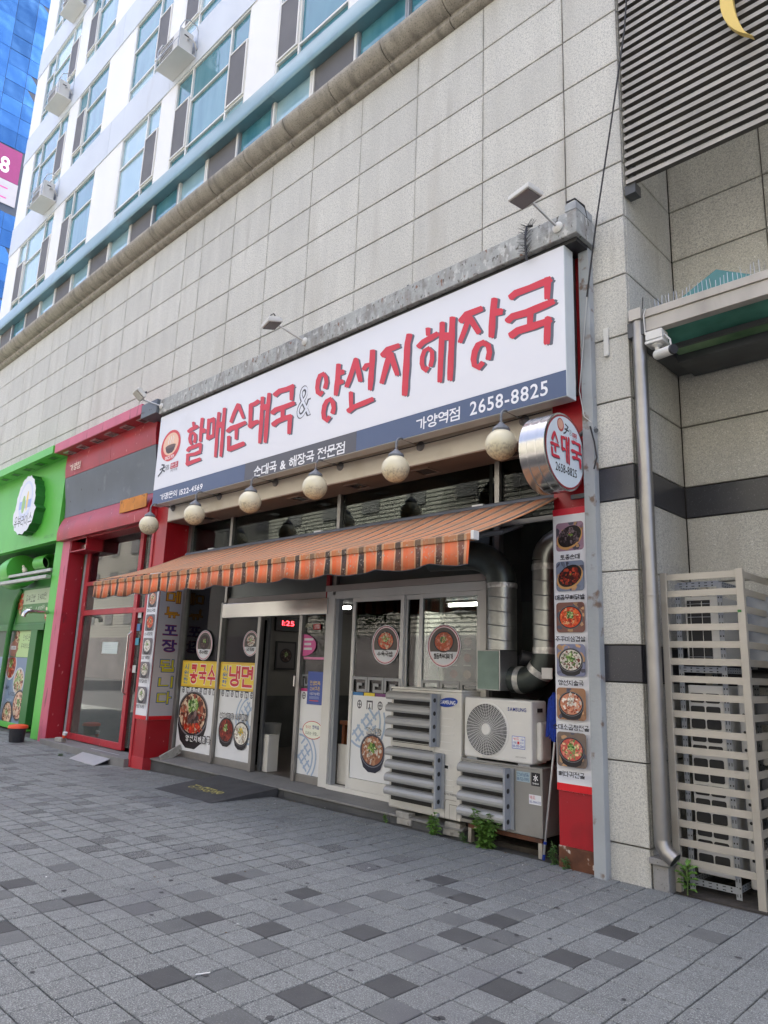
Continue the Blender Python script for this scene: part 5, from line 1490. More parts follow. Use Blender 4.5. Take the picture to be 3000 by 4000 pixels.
flood(-10.38, -.352, 5.60, (-.55, -.70, .25), .36, 'floodlight on an arm at the left end of the hood, beside the pink hood', tilt=-42, yaw=-10, s=.85)

# ---------------------------------------------------------------- picture menu boards on the pillars
mr = thing('menu_board', 'tall white board of six dish pictures on the right pillar', 'menu board', (-3.17, 0, .6))
MB().box(-3.348, -3.004, -.026, -.007, .60, 3.005).build('board', 'sign_white', mr, bevel=.002)
F = Flat((0, -.026, 0))
F.rect(-3.347, -3.005, 2.945, 3.004, C(206, 40, 60)); F.rect(-3.347, -3.005, .601, .66, C(214, 24, 36))
PH = [(2.874, 2.618, 2.56, '토종순대'), (2.524, 2.260, 2.205, '매콤무뼈닭발'), (2.161, 1.902, 1.845, '주꾸미삼겹살'), (1.803, 1.534, 1.478, '양선지술국'), (1.437, 1.175, 1.115, '순대소곱창전골'), (1.076, .800, .742, '뼈다귀전골')]
BGC = [C(150, 120, 140), C(120, 130, 150), C(120, 80, 70), C(120, 124, 150), C(150, 110, 80), C(110, 96, 86)]
PAL = [[C(52, 42, 48), C(84, 70, 78), C(120, 104, 110), C(36, 28, 34)], [C(130, 34, 24), C(96, 22, 18), C(176, 66, 44), C(60, 18, 16)], [C(206, 66, 30), C(226, 104, 50), C(176, 44, 24), C(230, 170, 120)],
       [C(214, 208, 196), C(120, 60, 50), C(180, 170, 160), C(90, 110, 60)], [C(196, 130, 100), C(226, 180, 150), C(160, 70, 50), C(236, 226, 214)], [C(196, 84, 74), C(216, 128, 110), C(120, 140, 80), C(232, 200, 150)]]
for i, (zt, zb, zx, tx) in enumerate(PH):
    F.rrect(-3.318, -3.045, zb, zt, .03, BGC[i])
    cx, cz = -3.182, (zt+zb)/2
    cl = (-3.316, -3.047, zb+.003, zt-.003)
    F.blobs(cx, cz, .16, .15, [BGC[i], C(190, 150, 110), C(80, 80, 96)], 30, .035, 90+i, cl)
    if i < 2:
        F.ell(cx, cz-.012, .135, .095, C(196, 150, 96), rot=.5)
        F.ell(cx, cz, .122, .088, C(30, 26, 28), rot=.5)
        F.blobs(cx, cz, .10, .075, PAL[i], 90, .017, 40+i)
        F.blobs(cx+.01, cz+.02, .02, .015, [C(200, 60, 50), C(110, 140, 60)], 6, .012, 60+i)
    else:
        bowl(F, cx, cz, .118, PAL[i], 40+i, body=(i > 2), sq=.86, rim=C(96, 96, 100), clip=cl, dens=1.3, garnish=GRN if i != 4 else WHT)
    F.text(tx, cx-.026*len(tx)+.01, zx-.022, .048*len(tx), .046, C(22, 20, 24), .028)
F.build('board_print', mr)
ml = thing('menu_board', 'narrow white board of five dish pictures on the front of the left pillar', 'menu board', (-10.64, 0, .7))
MB().box(-10.815, -10.466, -.020, -.001, .64, 3.0).build('board', 'sign_white', ml, bevel=.002)
F = Flat((0, -.020, 0))
F.rect(-10.814, -10.467, .641, .70, C(206, 24, 36))
for i, (zt, zb, tx) in enumerate(((2.62, 2.36, '장터소국밥'), (2.25, 1.99, '소내장탕'), (1.88, 1.62, '삼계탕'), (1.51, 1.26, '영양갈비탕'), (1.13, .88, '영양도가니탕'))):
    F.rrect(-10.78, -10.50, zb, zt, .025, C(110, 104, 110))
    bowl(F, -10.64, (zt+zb)/2+.01, .12, [PAL[4], PAL[2], WHT, PAL[3], WHT][i], 70+i, sq=.9, rim=C(110, 110, 116), clip=(-10.775, -10.505, zb+.004, zt-.004), dens=.8)
    F.text(tx, -10.78, zb-.07, .27, .05, C(40, 38, 40), .02)
F.build('board_print', ml)
mt = thing('banner_board', 'silver side board with vertical yellow and blue takeaway lettering on the left pillar', 'sign', (-10.45, .2, .7))
MB().box(-10.459, -10.440, .004, .415, .64, 3.0).build('board', 'stainless_dull', mt)
F = Flat((-10.440, 0, 0), (0, 1, 0), (0, 0, 1))
F.rect(.005, .414, .642, 2.998, C(186, 184, 190))
F.rect(.005, .414, .642, .70, C(200, 24, 36))
for ch, z0, z1, c1, c2 in (('메', 2.445, 2.635, C(214, 150, 40), C(120, 60, 40)), ('뉴', 2.21, 2.375, C(214, 150, 40), C(150, 90, 40)), ('포', 1.935, 2.09, C(60, 50, 120), C(130, 40, 80)), ('장', 1.675, 1.86, C(60, 50, 120), C(130, 40, 80)),
                          ('됩', 1.365, 1.555, C(206, 196, 40), C(44, 90, 150)), ('니', 1.12, 1.30, C(206, 196, 40), C(44, 90, 150)), ('다', .875, 1.068, C(206, 196, 40), C(44, 90, 150))):
    F.text(ch, .10, z0-.008, .27, z1-z0+.016, c2, .06)
    F.text(ch, .112, z0+.004, .246, z1-z0-.008, c1, .025)
F.build('board_print', mt)
# ---------------------------------------------------------------- outdoor units in front of the window
def louvre_guard(t, x0, x1, y, z0, z1, n):
    """sheet-metal wind guard with n tilted blades between side brackets"""
    for x in (x1,):
        MB().box(x-.012, x+.012, y-.095, y, z0, z1).build('guard_bracket', 'bracket_grey', t, bevel=.003)
    MB().box(x1-.05, x1+.05, y-.012, y-.008, z0, z1).build('guard_flange', 'bracket_grey', t)
    p = (z1-z0)/n
    bl = MB().extr([(-.012, .94*p), (-.045, .91*p), (-.072, .80*p), (-.086, .62*p), (-.086, .44*p), (-.076, .28*p), (-.072, .30*p), (-.081, .45*p), (-.081, .61*p), (-.068, .77*p), (-.043, .87*p), (-.012, .90*p)], 'x', -(x1-x0)/2+.014, (x1-x0)/2-.014).mesh('blade')
    bl.materials.append(MATS['louvre_grey'])
    for k in range(n):
        piece('blade', bl, t, ((x0+x1)/2, y-.001, z0+k*p+.01))
    for k in range(n):
        MB().lathe([(.001, 0), (.022, .0005), (.022, .001)], (x1+.0125, y-.048, z0+(k+.5)*p), (1, 0, 0), n=12).build('guard_hole', 'fan_dark', t)
t = thing('outdoor_unit', 'tall cream twin-fan outdoor unit with louvred guards, standing on bricks', 'air conditioner', (-4.95, .28, .14))
MB().box(-5.42, -4.47, .10, .43, .145, 1.335).build('casing', 'ac_cream', t, bevel=.014)
MB().box(-5.425, -4.465, .095, .435, 1.336, 1.355).build('top_cover', 'ac_white', t, bevel=.006)
MB().box(-5.38, -4.83, .094, .099, .22, .76).build('fan_opening', 'fan_dark', t)
MB().box(-5.38, -4.83, .094, .099, .79, 1.30).build('fan_opening', 'fan_dark', t)
for z0 in (.17, .755):
    gr = MB()
    for k in range(5):
        gr.box(-5.38, -4.80, .085, .092, z0+.012*k, z0+.005+.012*k)
    gr.build('grille', 'ac_white', t)
louvre_guard(t, -5.43, -4.78, .09, .80, 1.31, 4)
louvre_guard(t, -5.42, -4.71, .09, .235, .745, 4)
rb = MB()
for k in range(8):
    rb.box(-4.74+.002*k, -4.56, .0955, .101, .55+k*.075 if k > 2 else .40+k*.05, .557+k*.075 if k > 2 else .407+k*.05)
rb.build('ribs', 'ac_white', t)
MB().frame(-4.70, -4.615, .60, .645, .092, .102, .008).build('handle', 'ac_white', t)
MB().box(-4.692, -4.623, .098, .1008, .608, .637).build('handle_recess', 'fan_dark', t)
F = Flat((0, .0955, 0))
F.ell(-4.64, 1.235, .125, .045, C(24, 62, 150), rot=.12)
F.text('SAMSUNG', -4.735, 1.215, .19, .038, (.85, .86, .88, 1), .012)
F.text('DIGITAL INVERTER', -4.68, .365, .17, .02, C(90, 90, 90))
F.line([(-4.66, .15), (-4.66, .30), (-4.645, .325), (-4.52, .325)], .004, C(120, 116, 106))
F.line([(-4.60, .15), (-4.60, .285), (-4.51, .285), (-4.51, .16)], .004, C(120, 116, 106))
F.build('markings', t)
bz = thing('condenser_unit', 'grey ice-machine condenser with four louvre blades on a rusty stand', 'condenser', (-4.0, .3, .1))
MB().box(-4.46, -3.565, .09, .62, .155, .715).build('casing', 'condenser', bz, bevel=.008)
MB().box(-4.465, -3.56, .085, .625, .716, .732).build('top_cover', 'condenser', bz, bevel=.004)
MB().box(-4.44, -3.93, .083, .089, .19, .68).build('coil', 'fan_dark', bz)
louvre_guard(bz, -4.455, -3.90, .085, .185, .70, 4)
for (a, b_, c_, d) in ((-4.38, -3.58, .10, .15), (-4.38, -3.58, .55, .60)):
    MB().box(a, b_, c_, d, .115, .153).build('stand_rail', 'rust_base', bz, bevel=.003)
    for x in (a+.02, b_-.02):
        MB().box(x-.02, x+.02, c_, d, -.01, .114).build('stand_leg', 'cage_metal', bz, bevel=.003)
F = Flat((0, .0895, 0))
F.rect(-3.83, -3.69, .60, .685, C(150, 172, 182)); F.text('단비냉동', -3.825, .645, .125, .032, C(50, 70, 110), .01); F.text('011-722-7092', -3.825, .61, .125, .025, C(50, 70, 110), .01)
F.rect(-3.675, -3.585, .58, .69, C(30, 30, 34)); F.text('水', -3.655, .62, .05, .055, (.85, .85, .85, 1), .02); F.text('SHINA', -3.662, .592, .064, .016, (.8, .8, .8, 1), .01)
F.rect(-3.70, -3.575, .425, .505, (.72, .73, .75, 1)); F.text('카드', -3.695, .465, .06, .032, C(190, 40, 50), .02)
F.text('010-3984-1252', -3.695, .435, .115, .02, C(70, 90, 150), .01)
F.build('stickers', bz)
F = Flat((0, -.036, 0), (1, 0, 0), Vector((0, -.45, .9)).normalized())
t2 = thing('outdoor_unit', 'small white outdoor unit with one round fan grille, on top of the grey condenser', 'air conditioner', (-4.04, .2, .735))
MB().box(-4.42, -3.66, .08, .33, .752, 1.30).build('casing', 'ac_white', t2, bevel=.016)
MB().box(-4.40, -4.28, .1, .3, .733, .752).build('foot', 'bracket_grey', t2)
MB().box(-3.82, -3.70, .1, .3, .733, .752).build('foot', 'bracket_grey', t2)
MB().box(-3.661, -3.60, .14, .32, .78, 1.12).build('valve_cover', 'ac_white', t2, bevel=.025)
MB().box(-3.658, -3.652, .17, .25, 1.20, 1.235).build('grip', 'fan_dark', t2)
fx, fz = -4.155, 1.017
MB().lathe([(.25, 0), (.25, .006), (.235, .010), (.235, .004)], (fx, .082, fz), (0, -1, 0), n=40).build('fan_ring', 'ac_white', t2, smooth=True)
MB().lathe([(.234, 0), (.234, .003)], (fx, .0805, fz), (0, -1, 0), n=40).build('fan_opening', 'fan_dark', t2)
gr = MB()
for k in range(14):
    r = .055+k*.0135
    gr.tube([(fx+r*math.cos(R(a)), .070, fz+r*math.sin(R(a))) for a in range(0, 361, 10)], .0022, 4, caps=False)
for k in range(40):
    a = R(k*9)
    gr.tube([(fx+.05*math.cos(a), .0685, fz+.05*math.sin(a)), (fx+.236*math.cos(a+.35), .0705, fz+.236*math.sin(a+.35))], .002, 4)
gr.build('fan_grille', 'ac_white', t2)
MB().lathe([(.05, 0), (.05, .006), (.045, .01)], (fx, .072, fz), (0, -1, 0), n=28).build('fan_hub', 'ac_white', t2, smooth=True)
pn = MB()
for k in range(4):
    pn.box(-3.86, -3.72, .0765, .0805, .90+k*.065 if k else .84, .905+k*.065 if k else .845)
pn.build('ribs', 'ac_white', t2)
F = Flat((0, .0785, 0))
F.text('SAMSUNG', -3.915, 1.20, .20, .034, C(34, 54, 130), .02)
F.rect(-3.87, -3.73, .875, .985, C(90, 110, 190)); F.rect(-3.865, -3.735, .88, .98, (.76, .78, .80, 1))
F.text('카드', -3.86, .945, .07, .03, C(206, 36, 46), .02); F.text('대출', -3.78, .948, .036, .024, C(70, 90, 180), .01)
F.text('3개월', -3.86, .918, .04, .02, C(60, 90, 160), .01); F.rect(-3.812, -3.79, .915, .94, C(206, 36, 46)); F.text('이자', -3.783, .918, .04, .02, C(60, 90, 160), .01)
F.text('010-2013-2060', -3.86, .888, .12, .022, C(60, 90, 170), .015)
F.text('DIGITAL INVERTER', -3.83, .80, .11, .012, C(120, 120, 120))
F.build('markings', t2)
# concrete bricks under the tall unit
bk = MB().box(-.095, .095, -.05, .05, 0, .06).mesh('concrete_brick')
bk.materials.append(MATS['brick_grey'])
def brick(x, y, z, rz, label):
    o = bpy.data.objects.new('concrete_brick', bk)
    COL.objects.link(o)
    o.location = (x, y, z); o.rotation_euler = (0, 0, rz)
    bv = o.modifiers.new('bevel', 'BEVEL'); bv.width = .006
    return tag(o, label, 'brick', 'grey concrete bricks')
brick(-5.20, .15, .0, .05, 'lower concrete brick under the left end of the tall outdoor unit')
brick(-5.22, .15, .061, -.04, 'upper concrete brick under the left end of the tall outdoor unit')
brick(-4.60, .16, .0, .1, 'lower concrete brick under the right end of the tall outdoor unit, behind weeds')
brick(-4.58, .16, .061, .02, 'upper concrete brick under the right end of the tall outdoor unit, behind weeds')
MB_ = MB().tube([(-4.72, .2, .16), (-4.74, .1, .17), (-4.76, .06, .12), (-4.77, .06, .0)], .018, 8)
tag(MB_.build('drain_hose', 'bracket_grey', smooth=True), 'ribbed grey drain hose bending down under the tall outdoor unit', 'hose')

# ---------------------------------------------------------------- extract ducts
def spiral(path, r, n=20):
    return MB().tube(path, r, n)
d1 = thing('exhaust_duct', 'round steel duct coming down beside the window into a green box', 'duct', (-4.2, .38, 1.3))
el = [(-4.19-.30*(1-math.cos(R(a))), .38-.30*(1-math.cos(R(a)))*.45, 2.42+.30*math.sin(R(a))) for a in range(0, 91, 15)]
spiral([(-4.19, .38, 1.76), (-4.19, .38, 2.42)], .147).build('pipe', 'duct', d1, smooth=60)
spiral(el+[(-4.95, .15, 2.72)], .15).build('elbow', 'duct_green', d1, smooth=60)
for z in (1.86, 2.0, 2.14, 2.28):
    MB().lathe([(.1475, -.006), (.1505, 0), (.1475, .006)], (-4.19, .38, z), (.12, 0, 1), n=24).build('seam', 'duct', d1, smooth=True)
MB().lathe([(.152, -.025), (.154, 0), (.152, .025)], (-4.19, .38, 2.40), n=24).build('tape_band', 'tape', d1, smooth=True)
bxo = MB().box(-4.36, -4.09, .20, .50, 1.37, 1.755).build('box', 'galv', d1, bevel=.006)
MB().box(-4.35, -4.10, .193, .199, 1.38, 1.745).build('mesh_cover', 'mesh_green', bxo)
d2 = thing('exhaust_duct', 'round steel duct with a sweeping elbow, between the pillar and the other duct', 'duct', (-3.7, .42, 1.5))
low = [(-3.71-.28*math.sin(R(a)), .42, 1.78-.28+.28*math.cos(R(a))-.0) for a in range(0, 1)]
el2 = [(-3.71-.26*(1-math.cos(R(a))), .42, 1.74-.26*math.sin(R(a))) for a in range(0, 91, 15)]
top = [(-3.71+.22*(1-math.cos(R(a))), .42+.1*(1-math.cos(R(a))), 2.62+.22*math.sin(R(a))) for a in range(0, 91, 15)]
spiral([(-3.71, .42, 1.74), (-3.71, .42, 2.62)], .125).build('pipe', 'duct', d2, smooth=60)
spiral(el2+[(-4.09, .42, 1.48)], .127).build('elbow', 'duct_green', d2, smooth=60)
spiral(top+[(-3.36, .5, 2.84)], .127).build('elbow', 'duct', d2, smooth=60)
for z in (1.86, 2.0, 2.14, 2.28, 2.42):
    MB().lathe([(.1255, -.006), (.1285, 0), (.1255, .006)], (-3.71, .42, z), (.12, 0, 1), n=24).build('seam', 'duct', d2, smooth=True)
for p, ax in (((-3.71, .42, 2.56), (0, 0, 1)), ((-3.71, .42, 1.76), (0, 0, 1)), ((-3.99, .42, 1.48), (1, 0, 0)), ((-3.78, .42, 1.57), (.7, 0, 1))):
    MB().lathe([(.129, -.03), (.131, 0), (.129, .03)], p, ax, n=24).build('tape_band', 'tape', d2, smooth=True)
MB().box(-3.68, -3.57, .285, .295, 1.50, 1.60).build('paper_label', 'litter', d2)
d3 = thing('fan_housing', 'sooty round fan housing behind the green box', 'fan', (-4.12, .6, 1.3))
MB().lathe([(.02, -.12), (.20, -.12), (.22, -.10), (.22, .10), (.20, .12), (.02, .12)], (-4.12, .70, 1.50), (1, 0, 0), n=28).build('drum', 'soot', d3, smooth=40)
MB().tube([(-4.0, .42, 1.70), (-3.86, .55, 1.66), (-3.72, .62, 1.75), (-3.66, .64, 1.9)], .07, 12).build('flex_hose', 'black_plastic', d3, smooth=True)
MB().box(-4.2, -4.04, .6, .8, .03, 1.3).build('stand', 'dark_steel', d3)

# ---------------------------------------------------------------- mop
mp_ = thing('mop', 'blue string mop standing upside down against the right pillar', 'mop', (-3.48, .05, 0))
a0, a1 = Vector((-3.525, .03, .01)), Vector((-3.395, .055, 1.10))
MB().tube([a0, a1], .0105, 8).build('handle', 'galv', mp_, smooth=True)
MB().tube([a0, a0+(a1-a0)*.04], .013, 8).build('grip', 'mop_blue', mp_, smooth=True)
MB().tube([a0+(a1-a0)*.115, a0+(a1-a0)*.135], .014, 8).build('collar', 'mop_blue', mp_, smooth=True)
hd = MB()
rd = random.Random(3)
for k in range(46):
    ang = rd.uniform(-1.5, 1.5)
    dx, dy = math.sin(ang), -abs(math.cos(ang))
    w_ = rd.uniform(.02, .085)
    tp_ = Vector((-3.385+rd.uniform(-.03, .03), .05, 1.37+rd.uniform(-.02, .02)))
    hd.tube([tp_, tp_+Vector((dx*w_*.7, dy*.04, -.05)), tp_+Vector((dx*w_, dy*.05, -.2)), tp_+Vector((dx*w_*1.05-.01, dy*.05, -.34+rd.uniform(-.04, .04)))], .011, 5)
hd.build('mop_head', 'mop_blue', mp_, smooth=True)

# ---------------------------------------------------------------- entrance ramp with lettering
rp_ = thing('ramp_mat', 'dark rubber entrance ramp with upside-down pale greeting lettering', 'ramp', (-7.9, -.3, gz(-7.9)))
zr = gz(-7.9)
A_, B_, C_, D_ = (-8.55, .105, .075), (-7.28, .105, .075), (-7.35, -.80, zr+.006), (-8.60, -.80, gz(-8.6)+.006)
MB().add([A_, B_, C_, D_, (A_[0], A_[1], zr), (B_[0], B_[1], zr), (C_[0], C_[1], zr-.01), (D_[0], D_[1], zr-.02)],
         [(0, 3, 2, 1), (0, 1, 5, 4), (1, 2, 6, 5), (2, 3, 7, 6), (3, 0, 4, 7)]).build('ramp', 'rubber_mat', rp_)
un = (Vector(A_)-Vector(B_)).normalized()
vn = (Vector(C_)-Vector(B_)).normalized()
# the greeting is printed to be read on leaving, so it stands upside down from the street
F = Flat(Vector(B_), un, vn, lift=.002)
nrm = un.cross(vn)
if nrm.z < 0:
    F.n = -nrm
F.text('어서오십시오', .30, .50, .68, .15, C(196, 186, 110), .03)
F.build('lettering', rp_, 'print_dull')
# ---------------------------------------------------------------- weeds and litter
def weed(x, y, z, h, n, spread, label, seed, lw=.02, m='leaf', sides=1.0):
    t = thing('weed', label, 'plant', (x, y, z), 'weeds along the foot of the shop front')
    rd = random.Random(seed)
    lf, stm = MB(), MB()
    for k in range(n):
        a = rd.uniform(0, 6.28)
        L = h*rd.uniform(.55, 1)
        tip = Vector((x+math.cos(a)*spread*rd.uniform(.2, 1), y+math.sin(a)*spread*.5*rd.uniform(.2, 1)-.02, z+L))
        b0 = Vector((x+rd.uniform(-.02, .02), y+rd.uniform(-.015, .015), z-.01))
        mid = (b0+tip)/2+Vector((0, 0, L*.15))
        stm.tube([b0, mid, tip], .0022, 4)
        m_ = 7+int(L*40)
        for j in range(m_):
            s_ = (j+1)/m_
            p = b0.lerp(mid, s_*2) if s_ < .5 else mid.lerp(tip, s_*2-1)
            a2 = rd.uniform(0, 6.28)
            ll = lw*rd.uniform(1.4, 2.8)*(1.25-s_*.55)
            d = Vector((math.cos(a2), math.sin(a2), rd.uniform(-.25, .5))).normalized()
            sd2 = d.cross(Vector((0, 0, 1))).normalized()*ll*.26
            q = p+d*ll
            md = p+d*ll*.5+Vector((0, 0, .004))
            lf.add([p, md+sd2, q-Vector((0, 0, ll*.18)), md-sd2], [(0, 1, 2), (0, 2, 3)])
    stm.build('stems', 'stem', t, recalc=False)
    lf.build('leaves', m, t, recalc=False)
weed(-4.12, .02, .0, .31, 22, .19, 'biggest clump of bright green weeds in front of the grey condenser', 1, .036)
weed(-4.72, .02, .0, .20, 8, .06, 'small green weed in front of the right brick pair', 2, .03)
weed(-4.36, .02, .0, .10, 6, .05, 'low dark weed between brick pair and stand leg', 3, .016, 'leaf_dark')
weed(-3.42, .02, .0, .17, 5, .06, 'thin weed by the foot of the mop handle', 4, .02, 'leaf_dark')
weed(-3.28, -.03, .0, .09, 4, .04, 'tiny weed at the rusty base of the right pillar', 5, .015, 'leaf_dark')
weed(-5.42, .08, .0, .08, 4, .03, 'tiny weed left of the brick pair under the tall unit', 6, .014)
weed(-12.6, -.35, gz(-12.6), .03, 5, .09, 'flat patch of grass weed near the metal ramp', 8, .02, 'leaf_dark')
def broad_weed(x, y, z, label):
    t = thing('broad_leaf_weed', label, 'plant', (x, y, z), 'weeds along the foot of the shop front')
    lf, stm = MB(), MB()
    stm.tube([(x, y, z), (x+.005, y, z+.1), (x, y, z+.2)], .005, 6)
    rd = random.Random(7)
    for j in range(20):
        h = .04+.16*(j/20)
        a = j*2.4
        L = .075+.035*(j/20)
        d = Vector((math.cos(a), math.sin(a)*.8, .15+.4*(j/20))).normalized()
        p = Vector((x, y, z+h))
        sd2 = d.cross(Vector((0, 0, 1))).normalized()*.020
        q = p+d*L-Vector((0, 0, .02))
        m1, m2 = p+d*L*.45, p+d*L*.75
        lf.add([p, m1+sd2, m2+sd2*.7, q, m2-sd2*.7, m1-sd2, m1-Vector((0, 0, .006))], [(0, 1, 6), (1, 2, 6), (2, 3, 6), (3, 4, 6), (4, 5, 6), (5, 0, 6)])
    stm.build('stem', 'stem', t)
    lf.build('leaves', 'leaf', t, recalc=False)
broad_weed(-2.33, .06, .0, 'bright broad-leaved weed at the left foot of the metal cage')
lt = MB()
rd = random.Random(9)
for k in range(150):
    x = rd.uniform(-13, -2.6)
    y = rd.choice([rd.uniform(-.15, .08), rd.uniform(-.5, .0), rd.uniform(-3.4, -.1)])
    if -8.7 < x < -7.2:
        continue
    s_ = rd.uniform(.006, .018)
    a = rd.uniform(0, 3.1)
    z = gz(x)+.004
    lt.add([(x-s_*math.cos(a), y-s_*math.sin(a), z), (x+s_*.4*math.sin(a), y-s_*.4*math.cos(a), z+.006), (x+s_*math.cos(a), y+s_*math.sin(a), z+.001), (x-s_*.4*math.sin(a), y+s_*.4*math.cos(a), z+.004)], [(0, 1, 2, 3)], mi=0 if rd.random() < .72 else 1)
o = lt.build('litter', ['dry_leaf', 'litter'], recalc=False, kind='stuff')
tag(o, 'dry leaf bits and paper scraps scattered along the shop foot', 'litter')
gm = MB()
for k in range(90):
    x, y = rd.uniform(-9, -1.6), rd.uniform(-4.0, -.3)
    r_ = rd.uniform(.008, .022)
    gm.add([(x+r_*math.cos(R(a))*rd.uniform(.8, 1.2), y+r_*.8*math.sin(R(a))*rd.uniform(.8, 1.2), gz(x)+.0028) for a in range(0, 360, 40)], [tuple(range(9))])
o = gm.build('gum_spots', 'rubber_mat', recalc=False, kind='stuff')
tag(o, 'dark flattened gum spots dotted over the pavers', 'gum')
o = MB().obox((-3.42, -3.33, gz(-3.4)+.006), (.075, .006, .006), Matrix.Rotation(R(70), 3, 'Z')).build('cigarette_stub', 'litter', bevel=.002)
tag(o, 'white stick lying on a dark paver at the bottom', 'litter')
# ---------------------------------------------------------------- red shop next door
rs = thing('vacant_shop', 'closed red shop front with dusty glass door and blank grey sign panel', 'shop front', (-12.6, 0, gz(-12.6)))
zr = gz(-14.4)
MB().box(-14.60, -14.24, 0, .31, zr, 3.84).build('column', 'red_shop', rs, bevel=.004)
MB().box(-14.60, -14.242, -.006, -.001, zr, 3.84).build('column_front', 'pink_faded', rs)
MB().box(-14.66, -10.99, -.40, .0, 5.60, 5.78).build('hood', 'pink_faded', rs, bevel=.006)
MB().box(-10.985, -10.455, -.40, .0, 5.50, 5.74).build('hood_end', 'grey_panel', rs, bevel=.006)
MB().box(-14.62, -10.86, -.40, .0, 5.585, 5.599).build('hood_soffit', 'red_shop', rs)
for k in range(6):
    x = -14.3+k*.62
    s = MB().frame(x-.13, x+.13, -.09, .09, 0, .012, .022)
    s.v = [(p[0], -.22+p[2], 5.584-p[1]) for p in s.v]
    s.build('recessed_light', 'galv', rs)
    MB().box(x-.1, x+.1, -.28, -.16, 5.580, 5.584).build('light_glass', 'flood_glass', rs)
def wave(z0, z1, m, name, amp=.06, bulge=0.0):
    pts = []
    n = 10
    for i in range(n+1):
        z = z0+(z1-z0)*i/n
        y = -.10-amp*math.sin((z-3.8)/1.8*2*math.pi+2.4)-bulge*math.sin(math.pi*i/n)
        pts.append((y, z))
    pts += [(.05, z1), (.05, z0)]
    for a, b_ in (((-14.60, -12.55), (-12.544, -10.86)) if name == 'upper_fascia' else ((-14.60, -10.86),)):
        MB().extr(pts, 'x', a, b_).build(name, m, rs, smooth=40)
wave(5.108, 5.585, 'red_shop', 'upper_fascia')
wave(4.288, 5.10, 'grey_panel', 'blank_sign_panel', bulge=.02)
wave(3.80, 4.28, 'red_shop', 'lower_fascia', bulge=.05)
MB().box(-14.60, -10.86, .0, .6, 3.78, 3.80).build('soffit', 'red_shop', rs)
MB().box(-14.60, -10.86, .05, .1, 3.8, 5.585).build('fascia_back', 'red_shop', rs)
F = Flat((0, -.175, 0))
F.text('가양점', -14.32, 5.19, .50, .15, C(240, 214, 196), .03)
F.build('lettering', rs)
MB().box(-11.86, -10.90, -.178, -.168, 4.02, 4.25).build('tape_patch', 'orange_tape', rs)
MB().frame(-14.16, -13.45, 3.55, 3.80, -.02, .34, .02).build('vent_box', 'red_shop', rs)
MB().box(-14.14, -13.47, .30, .34, 3.57, 3.78).build('vent_back', 'fan_dark', rs)
MB().box(-14.0, -13.65, .12, .2, 3.62, 3.70).build('vent_flap', 'stainless', rs)
DG = .30
for x in (-14.08,):
    MB().box(x-.055, x+.055, DG-.02, DG+.1, .02, 3.78).build('steel_jamb', 'bracket_grey', rs)
fr = MB()
fr.box(-14.02, -13.88, DG-.03, DG+.04, .05, 3.78)
fr.box(-11.86, -11.74, DG-.03, DG+.04, .05, 3.78)
fr.box(-13.88, -11.86, DG-.028, DG+.04, 2.33, 2.43)
fr.box(-13.88, -11.86, DG-.028, DG+.04, 2.90, 2.98)
fr.box(-13.88, -11.86, DG-.028, DG+.04, .05, .16)
fr.box(-11.74, -10.86, DG-.028, DG+.04, 2.33, 2.41)
fr.build('door_frame', 'red_shop', rs, bevel=.005)
MB().box(-13.88, -11.86, DG, DG+.008, .16, 2.33).build('door_pane', 'dusty_glass', rs)
MB().box(-13.88, -11.86, DG, DG+.008, 2.43, 2.90).build('pane', 'dusty_glass', rs)
MB().box(-13.88, -11.86, DG, DG+.008, 2.98, 3.78).build('pane', 'shop_glass', rs)
MB().box(-11.74, -10.87, DG+.02, DG+.028, .1, 3.78).build('pane', 'dusty_glass', rs)
MB().tube([(-11.80, DG-.03, .95), (-11.80, DG-.09, 1.0), (-11.80, DG-.09, 1.95), (-11.80, DG-.03, 2.0)], .014, 8).build('door_pull', 'stainless', rs, smooth=True)
MB().box(-13.92, -13.84, DG-.06, DG-.03, 2.16, 2.32).build('door_hinge', 'red_shop', rs, bevel=.01)
for i, (z, c_) in enumerate(((2.24, C(190, 196, 196)), (2.02, C(60, 110, 160)), (1.78, C(70, 150, 170)), (1.32, C(200, 200, 196)))):
    F = Flat((0, DG-.002, 0)); F.rect(-11.70, -11.58, z, z+.12, c_); F.build('side_notice', rs)
F = Flat((0, DG-.003, 0))
F.rect(-12.94, -12.33, 1.625, 1.83, C(188, 200, 196))
for k in range(3):
    F.rect(-12.85, -12.5-.05*k, 1.69+k*.035, 1.695+k*.035, C(160, 170, 172))
F.build('paper_notice', rs)
MB().box(-14.2, -10.86, .8, .85, 0, 3.78).build('back_wall', 'room_dark', rs)
MB().box(-14.2, -10.86, DG+.05, .85, .0, .02).build('floor', 'room_floor', rs)
MB().box(-14.24, -10.87, -.10, .34, gz(-12.5)-.08, .035).build('granite_step', 'step_stone', rs, bevel=.006)
rmp = thing('metal_ramp', 'checkered aluminium ramp leaning on the red shop step', 'ramp', (-12.0, -.2, gz(-12)))
zt = gz(-12)
P_ = [(-12.40, .06, .038), (-11.36, .06, .038), (-11.30, -.36, zt+.004), (-12.25, -.36, zt+.004)]
MB().add(P_+[(p[0], p[1], p[2]-.012) for p in P_], [(0, 3, 2, 1), (4, 5, 6, 7), (0, 1, 5, 4), (1, 2, 6, 5), (2, 3, 7, 6), (3, 0, 4, 7)]).build('plate', 'tread_plate', rmp)
st_ = MB()
va_, vb_ = Vector(P_[1])-Vector(P_[0]), Vector(P_[3])-Vector(P_[0])
nn = vb_.cross(va_).normalized()
if nn.z < 0:
    nn = -nn
